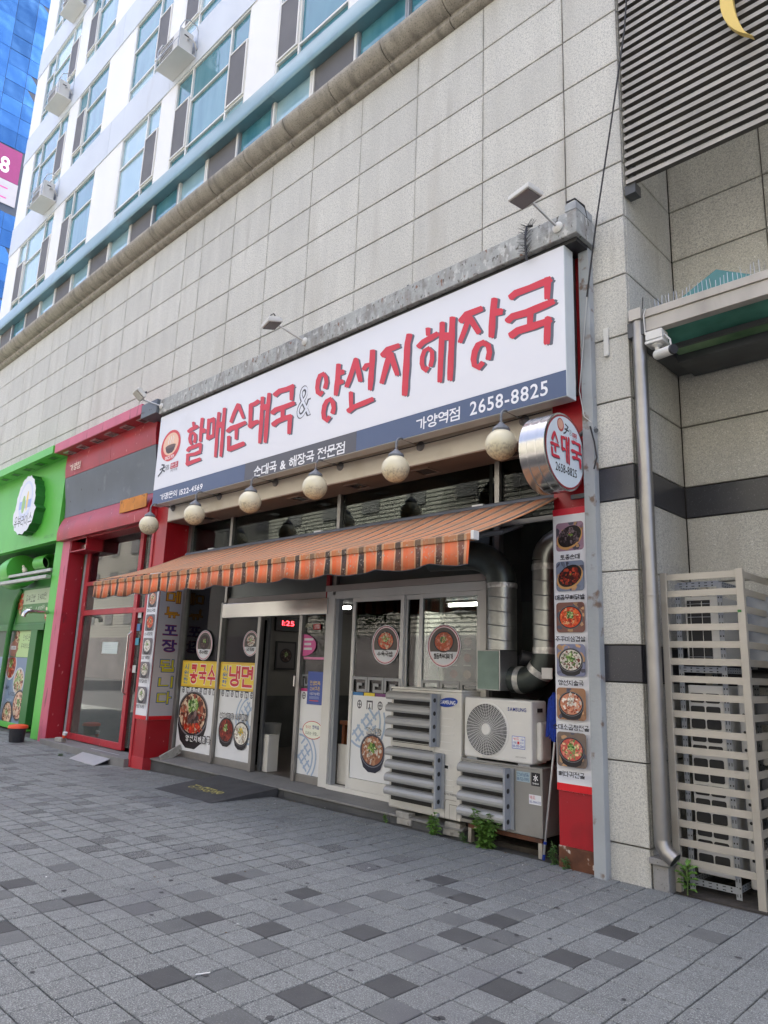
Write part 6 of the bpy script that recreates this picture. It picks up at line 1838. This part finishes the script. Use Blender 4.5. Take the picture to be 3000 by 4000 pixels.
for i in range(16):
    for j in range(7):
        c_ = Vector(P_[0])+va_*((i+.5)/16)+vb_*((j+.5)/7)+nn*.002
        d = (va_.normalized()+vb_.normalized()*(1 if (i+j) % 2 else -1)).normalized()
        e = nn.cross(d)
        st_.add([c_-d*.022, c_+e*.006, c_+d*.022, c_-e*.006], [(0, 1, 2, 3)])
st_.build('tread_studs', 'tread_plate', rmp, recalc=False)
MB().extr([(.06, .02), (.06, -.09), (-.30, -.095)], 'x', -11.45, -11.40).build('support', 'black_plastic', rmp)
o = MB().obox((-13.55, .0, .075), (.22, .1, .07), Matrix.Rotation(R(8), 3, 'Z')).build('concrete_block', 'brick_grey', bevel=.006)
tag(o, 'grey concrete block on the red shop step by the column', 'brick')
cp = thing('paper_cup', 'tilted white and yellow paper cup on the concrete block', 'cup', (-13.35, .0, .11))
MB().lathe([(.03, 0), (.038, .05)], (-13.40, -.0, .12), (.25, 0, 1), n=16).build('cup_base', 'bucket_lid', cp, smooth=True)
MB().lathe([(.038, 0), (.042, .05), (.04, .05)], (-13.387, -.0, .170), (.25, 0, 1), n=16).build('cup_rim', 'litter', cp, smooth=True)
o = MB().obox((-10.18, .30, .16), (.05, .34, .12), Matrix.Rotation(R(-12), 3, 'Z') @ Matrix.Rotation(R(28), 3, 'X')).build('leaning_brick', 'brick_grey', bevel=.006)
tag(o, 'long grey brick leaning in the corner of the left pillar and the big soup poster', 'brick')

# ---------------------------------------------------------------- green shop further left
gs = thing('green_shop', 'bright green shop front with framed glass and poster windows', 'shop front', (-16.5, 0, -.03))
MB().box(-14.975, -14.605, -.004, .30, -.03, 3.86).build('pillar', 'green_paint', gs, bevel=.004)
MB().box(-22, -14.70, -.42, .0, 5.60, 5.77).build('hood', 'green_paint', gs, bevel=.005)
MB().box(-16.998, -14.70, -.10, .05, 3.86, 5.60).build('sign_panel', 'green_paint', gs)
MB().box(-22, -17.002, -.10, .05, 3.86, 5.60).build('sign_panel', 'green_paint', gs)
MB().box(-22, -14.62, .05, .6, 3.84, 3.86).build('soffit', 'green_dark', gs)
MB().box(-22, -14.62, -.10, .05, 3.845, 3.86).build('panel_lip', 'green_paint', gs)
for k in range(7):
    x = -15.05-k*.72
    s = MB().frame(x-.15, x+.15, -.1, .1, 0, .012, .02)
    s.v = [(p[0], -.26+p[2], 5.598-p[1]) for p in s.v]
    s.build('recessed_light', 'green_paint', gs)
    MB().box(x-.12, x+.12, -.33, -.19, 5.594, 5.598).build('light_glass', 'green_dark', gs)
F = Flat((0, -.10, 0))
F.text('유부라이스 가양점', -15.42, 3.93, .50, .075, C(60, 120, 60))
F.build('lettering', gs)
MB().box(-22, -14.98, .62, .66, -.03, 3.84).build('back_panel', 'green_dark', gs)
MB().box(-22, -14.976, -.05, .05, 3.24, 3.30).build('awning_rail', 'alu_rail', gs, bevel=.005)
MB().box(-22, -14.976, -.12, -.02, 3.09, 3.16).build('awning_rail', 'alu_rail', gs, bevel=.005)
MB().tube([(-16.55, .30, 3.55), (-15.95, .30, 3.55)], .17, 20, caps=False).build('vent_pipe', 'green_paint', gs, smooth=True)
MB().lathe([(.155, 0), (.155, .01)], (-16.5, .30, 3.55), (-1, 0, 0), n=24).build('vent_mouth', 'fan_dark', gs)
MB().lathe([(.30, -.5), (.36, -.3), (.38, 0), (.36, .3)], (-17.7, .25, 3.42), (1, 0, .1), n=24).build('vent_drum', 'green_paint', gs, smooth=True)
bd = MB().lathe([(.001, -.07), (.04, -.05), (.055, 0), (.045, .05), (.02, .085), (.03, .1), (.025, .13), (.001, .14)], (-16.55, .0, 3.36), (-.6, -.2, .9), n=12)
bd.build('white_bulb', 'globe', gs, smooth=True)
F = Flat((0, .30, 0))
F.rect(-17.5, -15.66, 2.26, 2.98, C(70, 128, 60)); F.poly([(-17.25, 2.98), (-15.66, 2.98), (-15.66, 2.66), (-17.45, 2.66)], C(176, 196, 160))
F.text('유부조밥', -17.1, 2.70, .56, .17, C(40, 60, 40), .01); F.text('3,400원', -16.4, 2.72, .48, .17, C(40, 60, 40), .0)
F.text('샐러드', -17.2, 2.42, .56, .18, C(200, 214, 190), .01); F.text('4,400원', -16.45, 2.45, .50, .17, C(200, 214, 190), .0)
F.blobs(-17.35, 2.7, .12, .3, RED, 50, .05, 81); F.blobs(-15.75, 2.42, .1, .14, RED+NOOD, 30, .05, 82)
F.build('price_board', gs)
MB().box(-17.6, -15.6, .302, .34, 2.22, 3.02).build('price_board_back', 'green_dark', gs)
MB().box(-22, -15.8, .28, .40, 2.08, 2.22).build('rail', 'green_dark', gs, bevel=.01)
MB().box(-16.48, -16.12, .28, .42, .02, 2.1).build('door_stile', 'green_dark', gs, bevel=.006)
MB().box(-22, -16.12, .28, .42, -.01, .10).build('door_rail', 'green_paint', gs, bevel=.006)
MB().tube([(-17.75, .25, .1), (-17.72, .25, 2.0), (-17.55, .25, 2.75), (-17.40, .3, 3.0)], .06, 10).build('hose_pipe', 'green_dark', gs, smooth=True)
MB().box(-15.9, -15.2, .45, .5, .75, 2.06).build('inner_wall', 'wood_orange', gs)
MB().box(-16.1, -14.98, .5, .6, -.03, 2.2).build('inner_dark', 'room_dark', gs)
F = Flat((0, .34, 0))
MB().box(-20, -16.49, .342, .36, .1, 2.1).build('poster_back', 'green_dark', gs)
F.rect(-17.35, -16.49, 1.50, 2.08, C(176, 206, 140)); F.rect(-19.5, -17.35, 1.5, 2.08, C(60, 84, 60))
F.text('단체주문은', -17.05, 1.86, .50, .13, C(40, 60, 40), .0); F.text('유부라이스', -17.12, 1.68, .52, .13, C(40, 60, 40), .0)
F.blobs(-17.42, 1.8, .14, .3, NOOD, 60, .06, 83)
F.ell(-17.55, 1.68, .26, .17, C(150, 100, 84)); F.rect(-17.72, -17.40, 1.66, 1.74, (.75, .75, .75, 1)); F.text('CLOSED', -17.70, 1.675, .28, .05, C(60, 50, 50), .01)
F.rect(-19.5, -16.49, .10, 1.49, C(116, 136, 164))
bowl(F, -17.55, 1.30, .34, RED, 84, body=False, rim=C(200, 204, 206), outer=C(180, 184, 190), clip=(-19.5, -16.5, .8, 1.485))
bowl(F, -16.95, .98, .32, NOOD+GRN, 85, body=False, rim=C(200, 204, 206), outer=C(180, 184, 190), clip=(-19.5, -16.5, .5, 1.48))
bowl(F, -16.75, .48, .36, NOOD, 86, body=False, rim=C(90, 90, 96), clip=(-19.5, -16.5, .11, 1.0))
bowl(F, -17.35, .26, .30, NOOD, 87, body=False, rim=C(60, 60, 66), clip=(-19.5, -16.5, .11, 1.0))
F.text('좋은,', -17.65, .78, .28, .08, C(44, 54, 66), .01); F.text('K-FOOD', -17.42, .66, .40, .08, C(44, 54, 66), .01); F.text('샌드위', -17.5, .52, .34, .07, C(190, 200, 206), .0)
F.build('poster', gs)
MB().tube([(-14.85, -.02, 2.40), (-14.85, -.35, 2.40)], .035, 12).build('tap_pipe', 'polished', gs, smooth=True)
MB().tube([(-14.85, -.33, 2.40), (-14.85, -.42, 2.39), (-14.86, -.47, 2.34), (-14.86, -.48, 2.28)], .045, 12).build('tap_elbow', 'polished', gs, smooth=True)
# white scalloped sign board of the green shop (its cartoon figures are left out)
bs_ = thing('shop_logo_sign', 'white scalloped cut-out sign with dark lettering on the green fascia', 'sign', (-15.9, -.3, 4.1))
cxs, czs = -16.22, 4.78
out = []
for k in range(44):
    a = 2*math.pi*k/44
    rx, rz = (.55, .61)
    r_ = 1+.035*math.sin(a*16)
    sx_, sz_ = math.cos(a), math.sin(a)
    wd = rx*(1.25 if sz_ < -.2 else 1.0)
    out.append((cxs+wd*sx_*r_, czs+rz*sz_*r_-(.08 if sz_ < -.5 else 0)))
MB().extr(out, 'y', -.30, -.10).build('board_edge', 'green_dark', bs_)
F = Flat((0, -.301, 0))
F.poly(out, (.74, .76, .80, 1))
F.ell(cxs, czs+.06, .40, .44, C(205, 212, 232)); F.ell(cxs, czs+.10, .33, .34, (.74, .76, .80, 1))
F.rect(cxs-.34, cxs+.34, czs-.12, czs+.06, C(150, 172, 220)); F.ell(cxs-.1, czs-.02, .10, .20, C(150, 190, 110)); F.ell(cxs+.10, czs+.04, .06, .22, C(230, 200, 110))
F.text('유부라이스', cxs-.52, czs-.52, 1.04, .27, C(64, 64, 70), .012)
F.build('board_face', bs_)
bk_ = thing('bucket', 'black bucket with an orange lid in front of the green pillar', 'bucket', (-14.55, -.35, gz(-14.5)))
bx_, by_, bz_ = -14.55, -.40, gz(-14.5)
MB().lathe([(.125, 0), (.13, .01), (.15, .24), (.155, .25)], (bx_, by_, bz_), n=24).build('body', 'bucket_black', bk_, smooth=40)
MB().lathe([(.155, .25), (.175, .252), (.175, .275), (.165, .30), (.10, .315), (.01, .32)], (bx_, by_, bz_), n=24).build('lid', 'bucket_lid', bk_, smooth=40)
MB().tube([(bx_-.16, by_-.02, bz_+.24), (bx_-.20, by_-.06, bz_+.15), (bx_-.19, by_-.08, bz_+.08), (bx_-.15, by_-.06, bz_+.06)], .006, 6).build('handle', 'bucket_black', bk_, smooth=True)
# ---------------------------------------------------------------- louvre screen over the recess
ls = thing('louvre_screen', 'large weathered metal louvre screen of horizontal slats at the upper right', 'louvre screen', (-.5, 0, 6))
sl_ = MB()
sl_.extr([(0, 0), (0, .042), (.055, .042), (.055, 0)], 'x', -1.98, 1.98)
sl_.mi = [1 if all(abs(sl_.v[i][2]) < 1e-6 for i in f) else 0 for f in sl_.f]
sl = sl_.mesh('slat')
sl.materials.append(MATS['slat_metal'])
sl.materials.append(mat('slat_under_shade', (.085, .078, .068, 1), .7, var=.2))  # shade below each slat, painted as a darker bottom face
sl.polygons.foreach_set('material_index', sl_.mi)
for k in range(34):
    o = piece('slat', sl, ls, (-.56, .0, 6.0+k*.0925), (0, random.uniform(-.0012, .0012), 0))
for x in (-2.50, -1.2, .1):
    MB().box(x-.02, x+.02, .037, .10, 6.0, 9.15).build('slat_post', 'dark_steel', ls)
MB().box(-2.54, 1.4, .10, .106, 7.86, 9.15).build('backing_sheet', 'galv', ls)
MB().box(-2.56, -2.46, .02, .14, 5.90, 6.0).build('end_bracket', 'dark_steel', ls)
# golden crescent: the tail of a channel letter on the screen
cm = MB()
n = 24
out, inn = [], []
for i in range(n+1):
    z = 6.747+(7.735-6.747)*i/n
    out.append((-1.0-math.sqrt(max(.585**2-(z-7.22)**2, .13)), z))
    inn.append((max(out[-1][0]+.004, -.2755-math.sqrt(1.21**2-(z-7.24)**2)), z))
vs = [(p[0], -.11, p[1]) for p in out]+[(p[0], -.11, p[1]) for p in inn]+[(p[0], -.05, p[1]) for p in out]+[(p[0], -.05, p[1]) for p in inn]
m1 = n+1
fs = []
for i in range(n):
    fs += [(i, i+1, m1+i+1, m1+i), (2*m1+i, 3*m1+i, 3*m1+i+1, 2*m1+i+1), (i, 2*m1+i, 2*m1+i+1, i+1), (m1+i, m1+i+1, 3*m1+i+1, 3*m1+i)]
cs = thing('crescent_sign', 'gold crescent-shaped sign piece on the louvre slats at the top right', 'sign', (-1.4, -.05, 7))
cm.add(vs, fs).build('crescent', 'brass', cs)
MB().box(-1.54, -1.49, -.05, .0, 7.2, 7.23).build('bracket', 'dark_steel', cs)
# ---------------------------------------------------------------- glass canopy in the recess
cn = thing('entrance_canopy', 'steel-framed green glass canopy with bird spikes in the recess', 'canopy', (-1, .3, 4.45))
MB().box(-2.40, 1.6, -.06, .04, 4.585, 4.655).build('gutter', 'beam_steel', cn, bevel=.004)
MB().box(-2.40, 1.6, -.045, .04, 4.46, 4.583).build('front_beam', 'beam_steel', cn, bevel=.004)
MB().box(-2.56, -2.40, -.05, 1.03, 4.44, 4.58).build('side_beam', 'dark_steel', cn, bevel=.004)
MB().box(-2.40, 1.6, .62, 1.03, 4.40, 4.56).build('rear_beam', 'dark_steel', cn, bevel=.004)
MB().box(-2.40, 1.6, .36, .395, 4.43, 4.55).build('purlin', 'dark_steel', cn)
MB().box(-2.38, 1.6, .045, .36, 4.47, 4.478).build('glass_pane', 'canopy_glass', cn)
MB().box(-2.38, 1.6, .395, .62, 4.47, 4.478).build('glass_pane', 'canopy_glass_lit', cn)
pk = MB()
pk.add([(-2.45, .2, 4.66), (-1.35, .2, 4.66), (-1.87, .2, 4.955), (-2.45, .5, 4.66), (-1.35, .5, 4.66), (-1.87, .5, 4.955)], [(0, 1, 2), (0, 2, 5, 3), (1, 4, 5, 2), (3, 5, 4)])
pk.build('glass_gable', 'teal_sheet', cn)
sp = MB()
rd = random.Random(2)
for k in range(110):
    x = -2.36+k*.034
    sp.tube([(x, -.02+rd.uniform(-.02, .03), 4.655), (x+rd.uniform(-.006, .006), -.03+rd.uniform(-.03, .05), 4.655+rd.uniform(.09, .115))], .0026, 4)
sp.build('bird_spikes', 'galv', cn)
MB().box(-2.36, 1.4, -.04, .02, 4.655, 4.660).build('spike_base', 'litter', cn)
MB().tube([(-2.38, -.065, 4.66), (-2.40, -.07, 4.60), (-2.395, -.065, 4.42)], .006, 6).build('cable', 'white_cable', cn)
# downpipe
dp = thing('downpipe', 'brushed steel downpipe with hopper box at the corner of the recess', 'downpipe', (-2.46, 0, .25))
MB().box(-2.535, -2.425, -.075, .06, 4.585, 4.69).build('hopper', 'beam_steel', dp, bevel=.004)
MB().tube([(-2.475, -.005, 4.585), (-2.475, -.005, .36)], .058, 20).build('pipe', 'stainless_dull', dp, smooth=60)
MB().lathe([(.06, 0), (.062, .01), (.06, .02)], (-2.475, -.005, 2.18), n=20).build('pipe_joint', 'stainless_dull', dp, smooth=True)
MB().tube([(-2.475, -.005, .36), (-2.468, -.008, .315), (-2.44, -.012, .275), (-2.375, -.018, .235)], .058, 20, caps=False).build('shoe', 'stainless_dull', dp, smooth=60)
MB().tube([(-2.3765, -.018, .2358), (-2.3758, -.018, .2353)], .054, 20).build('mouth', 'fan_dark', dp)
MB().tube([(-2.44, -.0, 4.69), (-2.42, -.02, 4.80)], .004, 5).build('wire', 'cable', dp)
sb = thing('stone_plinth', 'small stone block with a slab under the downpipe', 'stone block', (-2.48, .05, 0))
MB().box(-2.56, -2.44, .0, .20, -.02, .18).build('block', 'concrete', sb, bevel=.008)
MB().box(-2.575, -2.41, -.03, .20, .181, .225).build('slab', 'concrete', sb, bevel=.006)
# security camera
sc_ = thing('security_camera', 'white bullet camera under a junction box on the canopy edge', 'camera', (-2.33, -.02, 4.3))
MB().box(-2.395, -2.25, -.07, .06, 4.36, 4.44).build('junction_box', 'white_upvc', sc_, bevel=.005)
MB().box(-2.40, -2.245, -.075, .065, 4.325, 4.352).build('box_lid', 'white_upvc', sc_, bevel=.005)
MB().lathe([(.045, 0), (.045, -.012), (.018, -.03), (.018, -.07), (.03, -.085)], (-2.32, -.01, 4.325), n=16).build('mount', 'white_upvc', sc_, smooth=True)
a, b_ = Vector((-2.33, .0, 4.235)), Vector((-2.16, -.09, 4.205))
MB().tube([a, b_], .042, 16).build('body', 'white_upvc', sc_, smooth=60)
MB().tube([b_, b_+(b_-a).normalized()*.02], [.043, .040], 16).build('lens_face', 'black_plastic', sc_, smooth=60)
MB().tube([(-2.25, -.02, 4.40), (-2.20, -.03, 4.33), (-2.19, -.04, 4.26)], .008, 6).build('wire', 'white_cable', sc_, smooth=True)
# ---------------------------------------------------------------- slatted metal cage
cg = thing('metal_cage', 'beige slatted metal cage with open slats in front of stacked outdoor units', 'cage', (-2.1, .5, 0))
cz_ = -.01
for x, y in ((-2.425, .12), (-1.84, .12), (-2.425, .98), (-1.84, .98)):
    MB().box(x-.027, x+.027, y, y+.045, cz_, 2.385).build('post', 'cage_metal', cg, bevel=.003)
sf = MB().box(-.265, .265, -.006, .006, 0, .051).mesh('slat'); sf.materials.append(MATS['cage_metal'])
ss = MB().box(-.006, .006, -.41, .41, 0, .051).mesh('slat'); ss.materials.append(MATS['cage_metal'])
for k in range(17):
    z = 2.32-k*.1335
    piece('slat', sf, cg, (-2.1325, .135, z))
    piece('slat', ss, cg, (-1.835, .575, z))
MB().box(-2.46, -2.40, .14, .19, 2.30, 2.34).build('clip', 'white_upvc', cg)
MB().box(-1.866, -1.838, .1192, .1197, 2.05, 2.07).build('green_tape', 'green_dark', cg)
# slotted-angle rack inside with two units on it
rk = thing('slotted_rack', 'galvanised slotted-angle rack inside the metal cage', 'rack', (-2.1, .5, 0))
def slotted(a, b_, wd, nrm, parent):
    MB().bar(a, b_, wd, .004, up=nrm).build('angle_bar', 'bracket_grey', parent)
    a, b_ = Vector(a), Vector(b_)
    d = (b_-a); L = d.length; d.normalize()
    n_ = Vector(nrm).normalized(); s_ = d.cross(n_)
    h_ = MB()
    for k in range(int(L/.05)):
        c = a+d*(.03+k*.05)+n_*.0026
        for off in (-.25, .25):
            e = c+s_*wd*off
            q = (d*.012 if k % 2 == 0 else d*.006)
            r_ = s_*wd*.07 if k % 2 == 0 else s_*wd*.12
            h_.add([e-q-r_, e+q-r_, e+q+r_, e-q+r_], [(0, 1, 2, 3)])
    h_.build('slots', 'fan_dark', parent, recalc=False, kind='stuff')
for x in (-2.36, -2.03):
    slotted((x, .24, -.0), (x, .24, 2.30), .04, (0, -1, 0), rk)
    slotted((x, .95, -.0), (x, .95, 2.30), .04, (0, -1, 0), rk)
for z in (.06, 1.62, 2.29):
    slotted((-2.36, .238, z), (-2.03, .238, z), .045, (0, -1, 0), rk)
    slotted((-2.03, .24, z), (-2.03, .95, z), .045, (1, 0, 0), rk)
    slotted((-2.36, .24, z), (-2.36, .95, z), .045, (1, 0, 0), rk)
u1 = thing('outdoor_unit', 'cream outdoor unit with a grid of rounded slots low inside the metal cage', 'air conditioner', (-2.2, .5, .12))
MB().box(-2.33, -2.06, .27, .90, .12, 1.50).build('casing', 'ac_cream', u1, bevel=.008)
sg_ = MB()
for r in range(13):
    for c in range(2):
        x0, z0 = -2.315+c*.118, .19+r*.098
        pts = []
        for cx_, cz2, a0 in ((x0+.095, z0+.06, 0), (x0+.015, z0+.06, 90), (x0+.015, z0+.015, 180), (x0+.095, z0+.015, 270)):
            for i in range(4):
                aa = R(a0+i*30)
                pts.append((cx_+.014*math.cos(aa), .2665, cz2+.014*math.sin(aa)))
        sg_.add(pts, [tuple(range(16))])
sg_.build('slot_grid', 'fan_dark', u1, recalc=False)
u2 = thing('outdoor_unit', 'outdoor unit with a thin wire guard high inside the metal cage', 'air conditioner', (-2.2, .5, 1.65))
MB().box(-2.33, -2.06, .30, .90, 1.66, 2.20).build('casing', 'ac_cream', u2, bevel=.008)
MB().box(-2.31, -2.13, .292, .299, 1.70, 2.17).build('coil', 'fan_dark', u2)
wr = MB()
for k in range(5):
    wr.tube([(-2.32, .285, 1.72+k*.105), (-2.12, .285, 1.72+k*.105)], .0025, 5)
for x in (-2.28, -2.19):
    wr.tube([(x, .285, 1.70), (x, .285, 2.16)], .0025, 5)
wr.build('wire_guard', 'galv', u2)
pp = thing('cream_pipe_cover', 'cream upright cover strip with round holes inside the metal cage', 'cover strip', (-1.96, .45, 0))
MB().box(-2.0, -1.93, .40, .48, .05, 1.53).build('strip', 'ac_cream', pp, bevel=.015)
hh = MB()
for k in range(9):
    hh.lathe([(.001, 0), (.012, .001)], (-1.965, .399, .25+k*.13), (0, -1, 0), n=12)
hh.build('holes', 'fan_dark', pp)
dr = thing('duct_drum', 'shiny steel cylinder behind the upper slats of the cage', 'duct', (-1.9, .75, 1.66))
MB().tube([(-1.92, .75, 1.66), (-1.92, .75, 2.22)], .11, 20).build('drum', 'bracket_grey', dr, smooth=60)
MB().tube([(-2.04, .8, 1.58), (-1.80, .8, 1.58)], .06, 12).build('black_pipe', 'black_plastic', dr, smooth=60)
tb = thing('storage_crates', 'dark grey shelves and boxes stacked at the back of the metal cage', 'boxes', (-1.9, .9, 0))
for k, z in enumerate((.02, .35, .62, .92, 1.22)):
    MB().box(-1.92+.02*(k % 2), -1.80, .55, .93, z, z+.22).build('box', 'condenser' if k % 2 else 'dark_steel', tb, bevel=.006)
o = MB().box(-2.40, -1.80, .08, 1.0, -.03, -.004).build('soil_strip', 'soil')
o.name = 'ground_strip'
struct(o)

# ---------------------------------------------------------------- cables, spikes, birds
def cable(path, label, r=.006, m='cable', grp=None):
    o = MB().tube(path, r, 6).build('cable', m, smooth=True)
    tag(o, label, 'cable', grp)
cable([(-2.36, -.06, 8.6), (-2.45, -.08, 7.6), (-2.60, -.1, 6.7), (-2.78, -.1, 5.75), (-2.87, -.1, 5.2), (-2.91, -.1, 4.95)], 'long black cable running down the granite corner to the steel post', .008)
cable([(-2.91, -.1, 4.95), (-2.97, -.1, 4.4), (-3.01, -.1, 4.05), (-2.97, -.1, 3.8), (-2.90, -.1, 3.73)], 'thin pale cable between the sign edge and the steel post', .004, 'white_cable')
cable([(-2.92, -.09, 3.70), (-2.88, -.10, 3.55), (-2.86, -.1, 3.40), (-2.89, -.1, 3.30)], 'loop of black cable hanging beside the round sign', .007)
cable([(-2.95, -.36, 5.81), (-2.90, -.30, 5.86), (-2.86, -.2, 5.82), (-2.865, -.15, 5.72)], 'short black cable coiled on the right end of the hood', .01)
cable([(-10.2, -.135, 3.935), (-8.4, -.1, 3.92), (-6.6, -.11, 3.935), (-4.6, -.1, 3.92), (-3.3, -.1, 3.94)], 'black wiring sagging along the bottom of the long sign', .006)
o = MB().box(-2.80, -2.755, -.03, .0, 4.35, 4.62).build('junction_strip', 'flood_body', bevel=.006)
tag(o, 'small pale plastic cover on the granite pier beside the steel post', 'junction box')
bsx = thing('bird_spike_strip', 'curled black plastic bird-spike strip hanging over the right end of the sign', 'bird spikes', (-3.38, -.38, 5.4))
q = MB()
pth = [Vector((-3.36, -.30, 5.78)), Vector((-3.37, -.38, 5.74)), Vector((-3.38, -.39, 5.62)), Vector((-3.39, -.37, 5.50)), Vector((-3.39, -.35, 5.40))]
q.tube(pth, .012, 6)
rd = random.Random(12)
for i in range(60):
    s_ = rd.uniform(0, 3.99)
    p = pth[int(s_)].lerp(pth[int(s_)+1], s_ % 1)
    d = Vector((rd.choice([-1, 1])*rd.uniform(.5, 1), -rd.uniform(0, .5), rd.uniform(.1, .8))).normalized()
    q.tube([p, p+d*.085], [.003, .001], 4)
q.build('spikes', 'black_plastic', bsx)
def pigeon(x, y, z, rz, label):
    t = thing('pigeon', label, 'bird', (x, y, z), 'pigeons resting on the shop hoods')
    rt = Matrix.Rotation(rz, 3, 'Z')
    P0 = Vector((x, y, z))
    pts = [(-.17, .0, .03), (-.11, 0, .05), (-.05, 0, .075), (.02, 0, .085), (.07, 0, .10), (.10, 0, .135), (.115, 0, .165), (.13, 0, .175), (.15, 0, .17)]
    rr = [.022, .035, .058, .065, .055, .034, .028, .026, .008]
    m_ = MB().tube([P0+rt @ Vector(p) for p in pts], rr, 12)
    m_.tube([P0+rt @ Vector((.15, 0, .17)), P0+rt @ Vector((.172, 0, .165))], [.007, .002], 6)
    m_.obox(P0+rt @ Vector((-.21, 0, .022)), (.11, .05, .01), rt)
    m_.tube([P0+rt @ Vector((.01, .02, .03)), P0+rt @ Vector((.01, .02, -.003))], .005, 5)
    m_.tube([P0+rt @ Vector((.01, -.02, .03)), P0+rt @ Vector((.01, -.02, -.003))], .005, 5)
    m_.build('body', 'pigeon', t, smooth=50)
pigeon(-15.55, -.12, 5.77, R(160), 'dark pigeon left of two on the green hood')
pigeon(-15.18, -.10, 5.77, R(200), 'dark pigeon right of two on the green hood, next to the pink hood')
pigeon(-5.02, -.14, 5.71, R(170), 'dark pigeon sitting on the peeling hood above the sign')

# ---------------------------------------------------------------- across the street (seen mirrored in the glass)
op = thing('facing_building', 'cream sided building across the street, seen mirrored in the shop glass', 'building', (-20, -24, 0))
MB().box(-75, 30, -38, -24, -.32, 20).build('wall', 'opposite_wall', op)
for k in range(26):
    x = -70+k*3.8
    for z in (4.6, 8.0, 11.0, 14.2, 17.2):
        MB().box(x, x+1.5, -24.0, -23.93, z, z+1.5).build('window', 'insect_screen', op)
MB().box(-75, 30, -24, -23.9, -.3, 3.4).build('shop_base', 'opposite_base', op)
bd2 = MB()
for k in range(64):
    bd2.box(-75, 30, -23.985, -23.96, 3.6+k*.25, 3.62+k*.25)
bd2.build('siding_lines', 'siding_line', op)
def street_tree(x, y, h, label, seed):
    t = thing('street_tree', label, 'tree', (x, y, -.3), 'street trees across the road')
    rd = random.Random(seed)
    MB().tube([(x, y, -.3), (x+.05, y, h*.35), (x-.05, y, h*.6), (x, y+.1, h*.85)], [.16, .13, .09, .04], 8).build('trunk', 'bark', t, smooth=True)
    lm = MB()
    for k in range(7):
        a = rd.uniform(0, 6.28)
        lm.tube([(x, y, h*.45+k*.2), (x+math.cos(a)*.9, y+math.sin(a)*.9, h*.6+k*.25)], [.06, .02], 6)
    lm.build('limbs', 'bark', t)
    lf = MB()
    cl = [(x+rd.gauss(0, 1.1), y+rd.gauss(0, 1.1), h*.68+rd.gauss(0, h*.13)) for _ in range(46)]
    for k in range(3600):
        c = rd.choice(cl)
        p = Vector((c[0]+rd.gauss(0, .34), c[1]+rd.gauss(0, .34), c[2]+rd.gauss(0, .3)))
        u = Vector((rd.gauss(0, 1), rd.gauss(0, 1), rd.gauss(0, .5))).normalized()
        w_ = u.orthogonal().normalized()
        s_ = rd.uniform(.05, .10)
        lf.add([p-u*s_, p+w_*s_*.5, p+u*s_, p-w_*s_*.5], [(0, 1, 2, 3)])
    lf.build('crown', 'crown_leaf', t, recalc=False)
street_tree(-22.5, -14.5, 6.5, 'leafy street tree mirrored in the red shop door', 21)
street_tree(-14.0, -14.5, 6.8, 'leafy street tree mirrored in the restaurant windows', 22)
street_tree(-6.0, -14.5, 6.4, 'leafy street tree behind the camera', 23)
bpy.data.objects.remove(_to)
bpy.data.curves.remove(_cu)
bpy.data.scenes.remove(_ts)
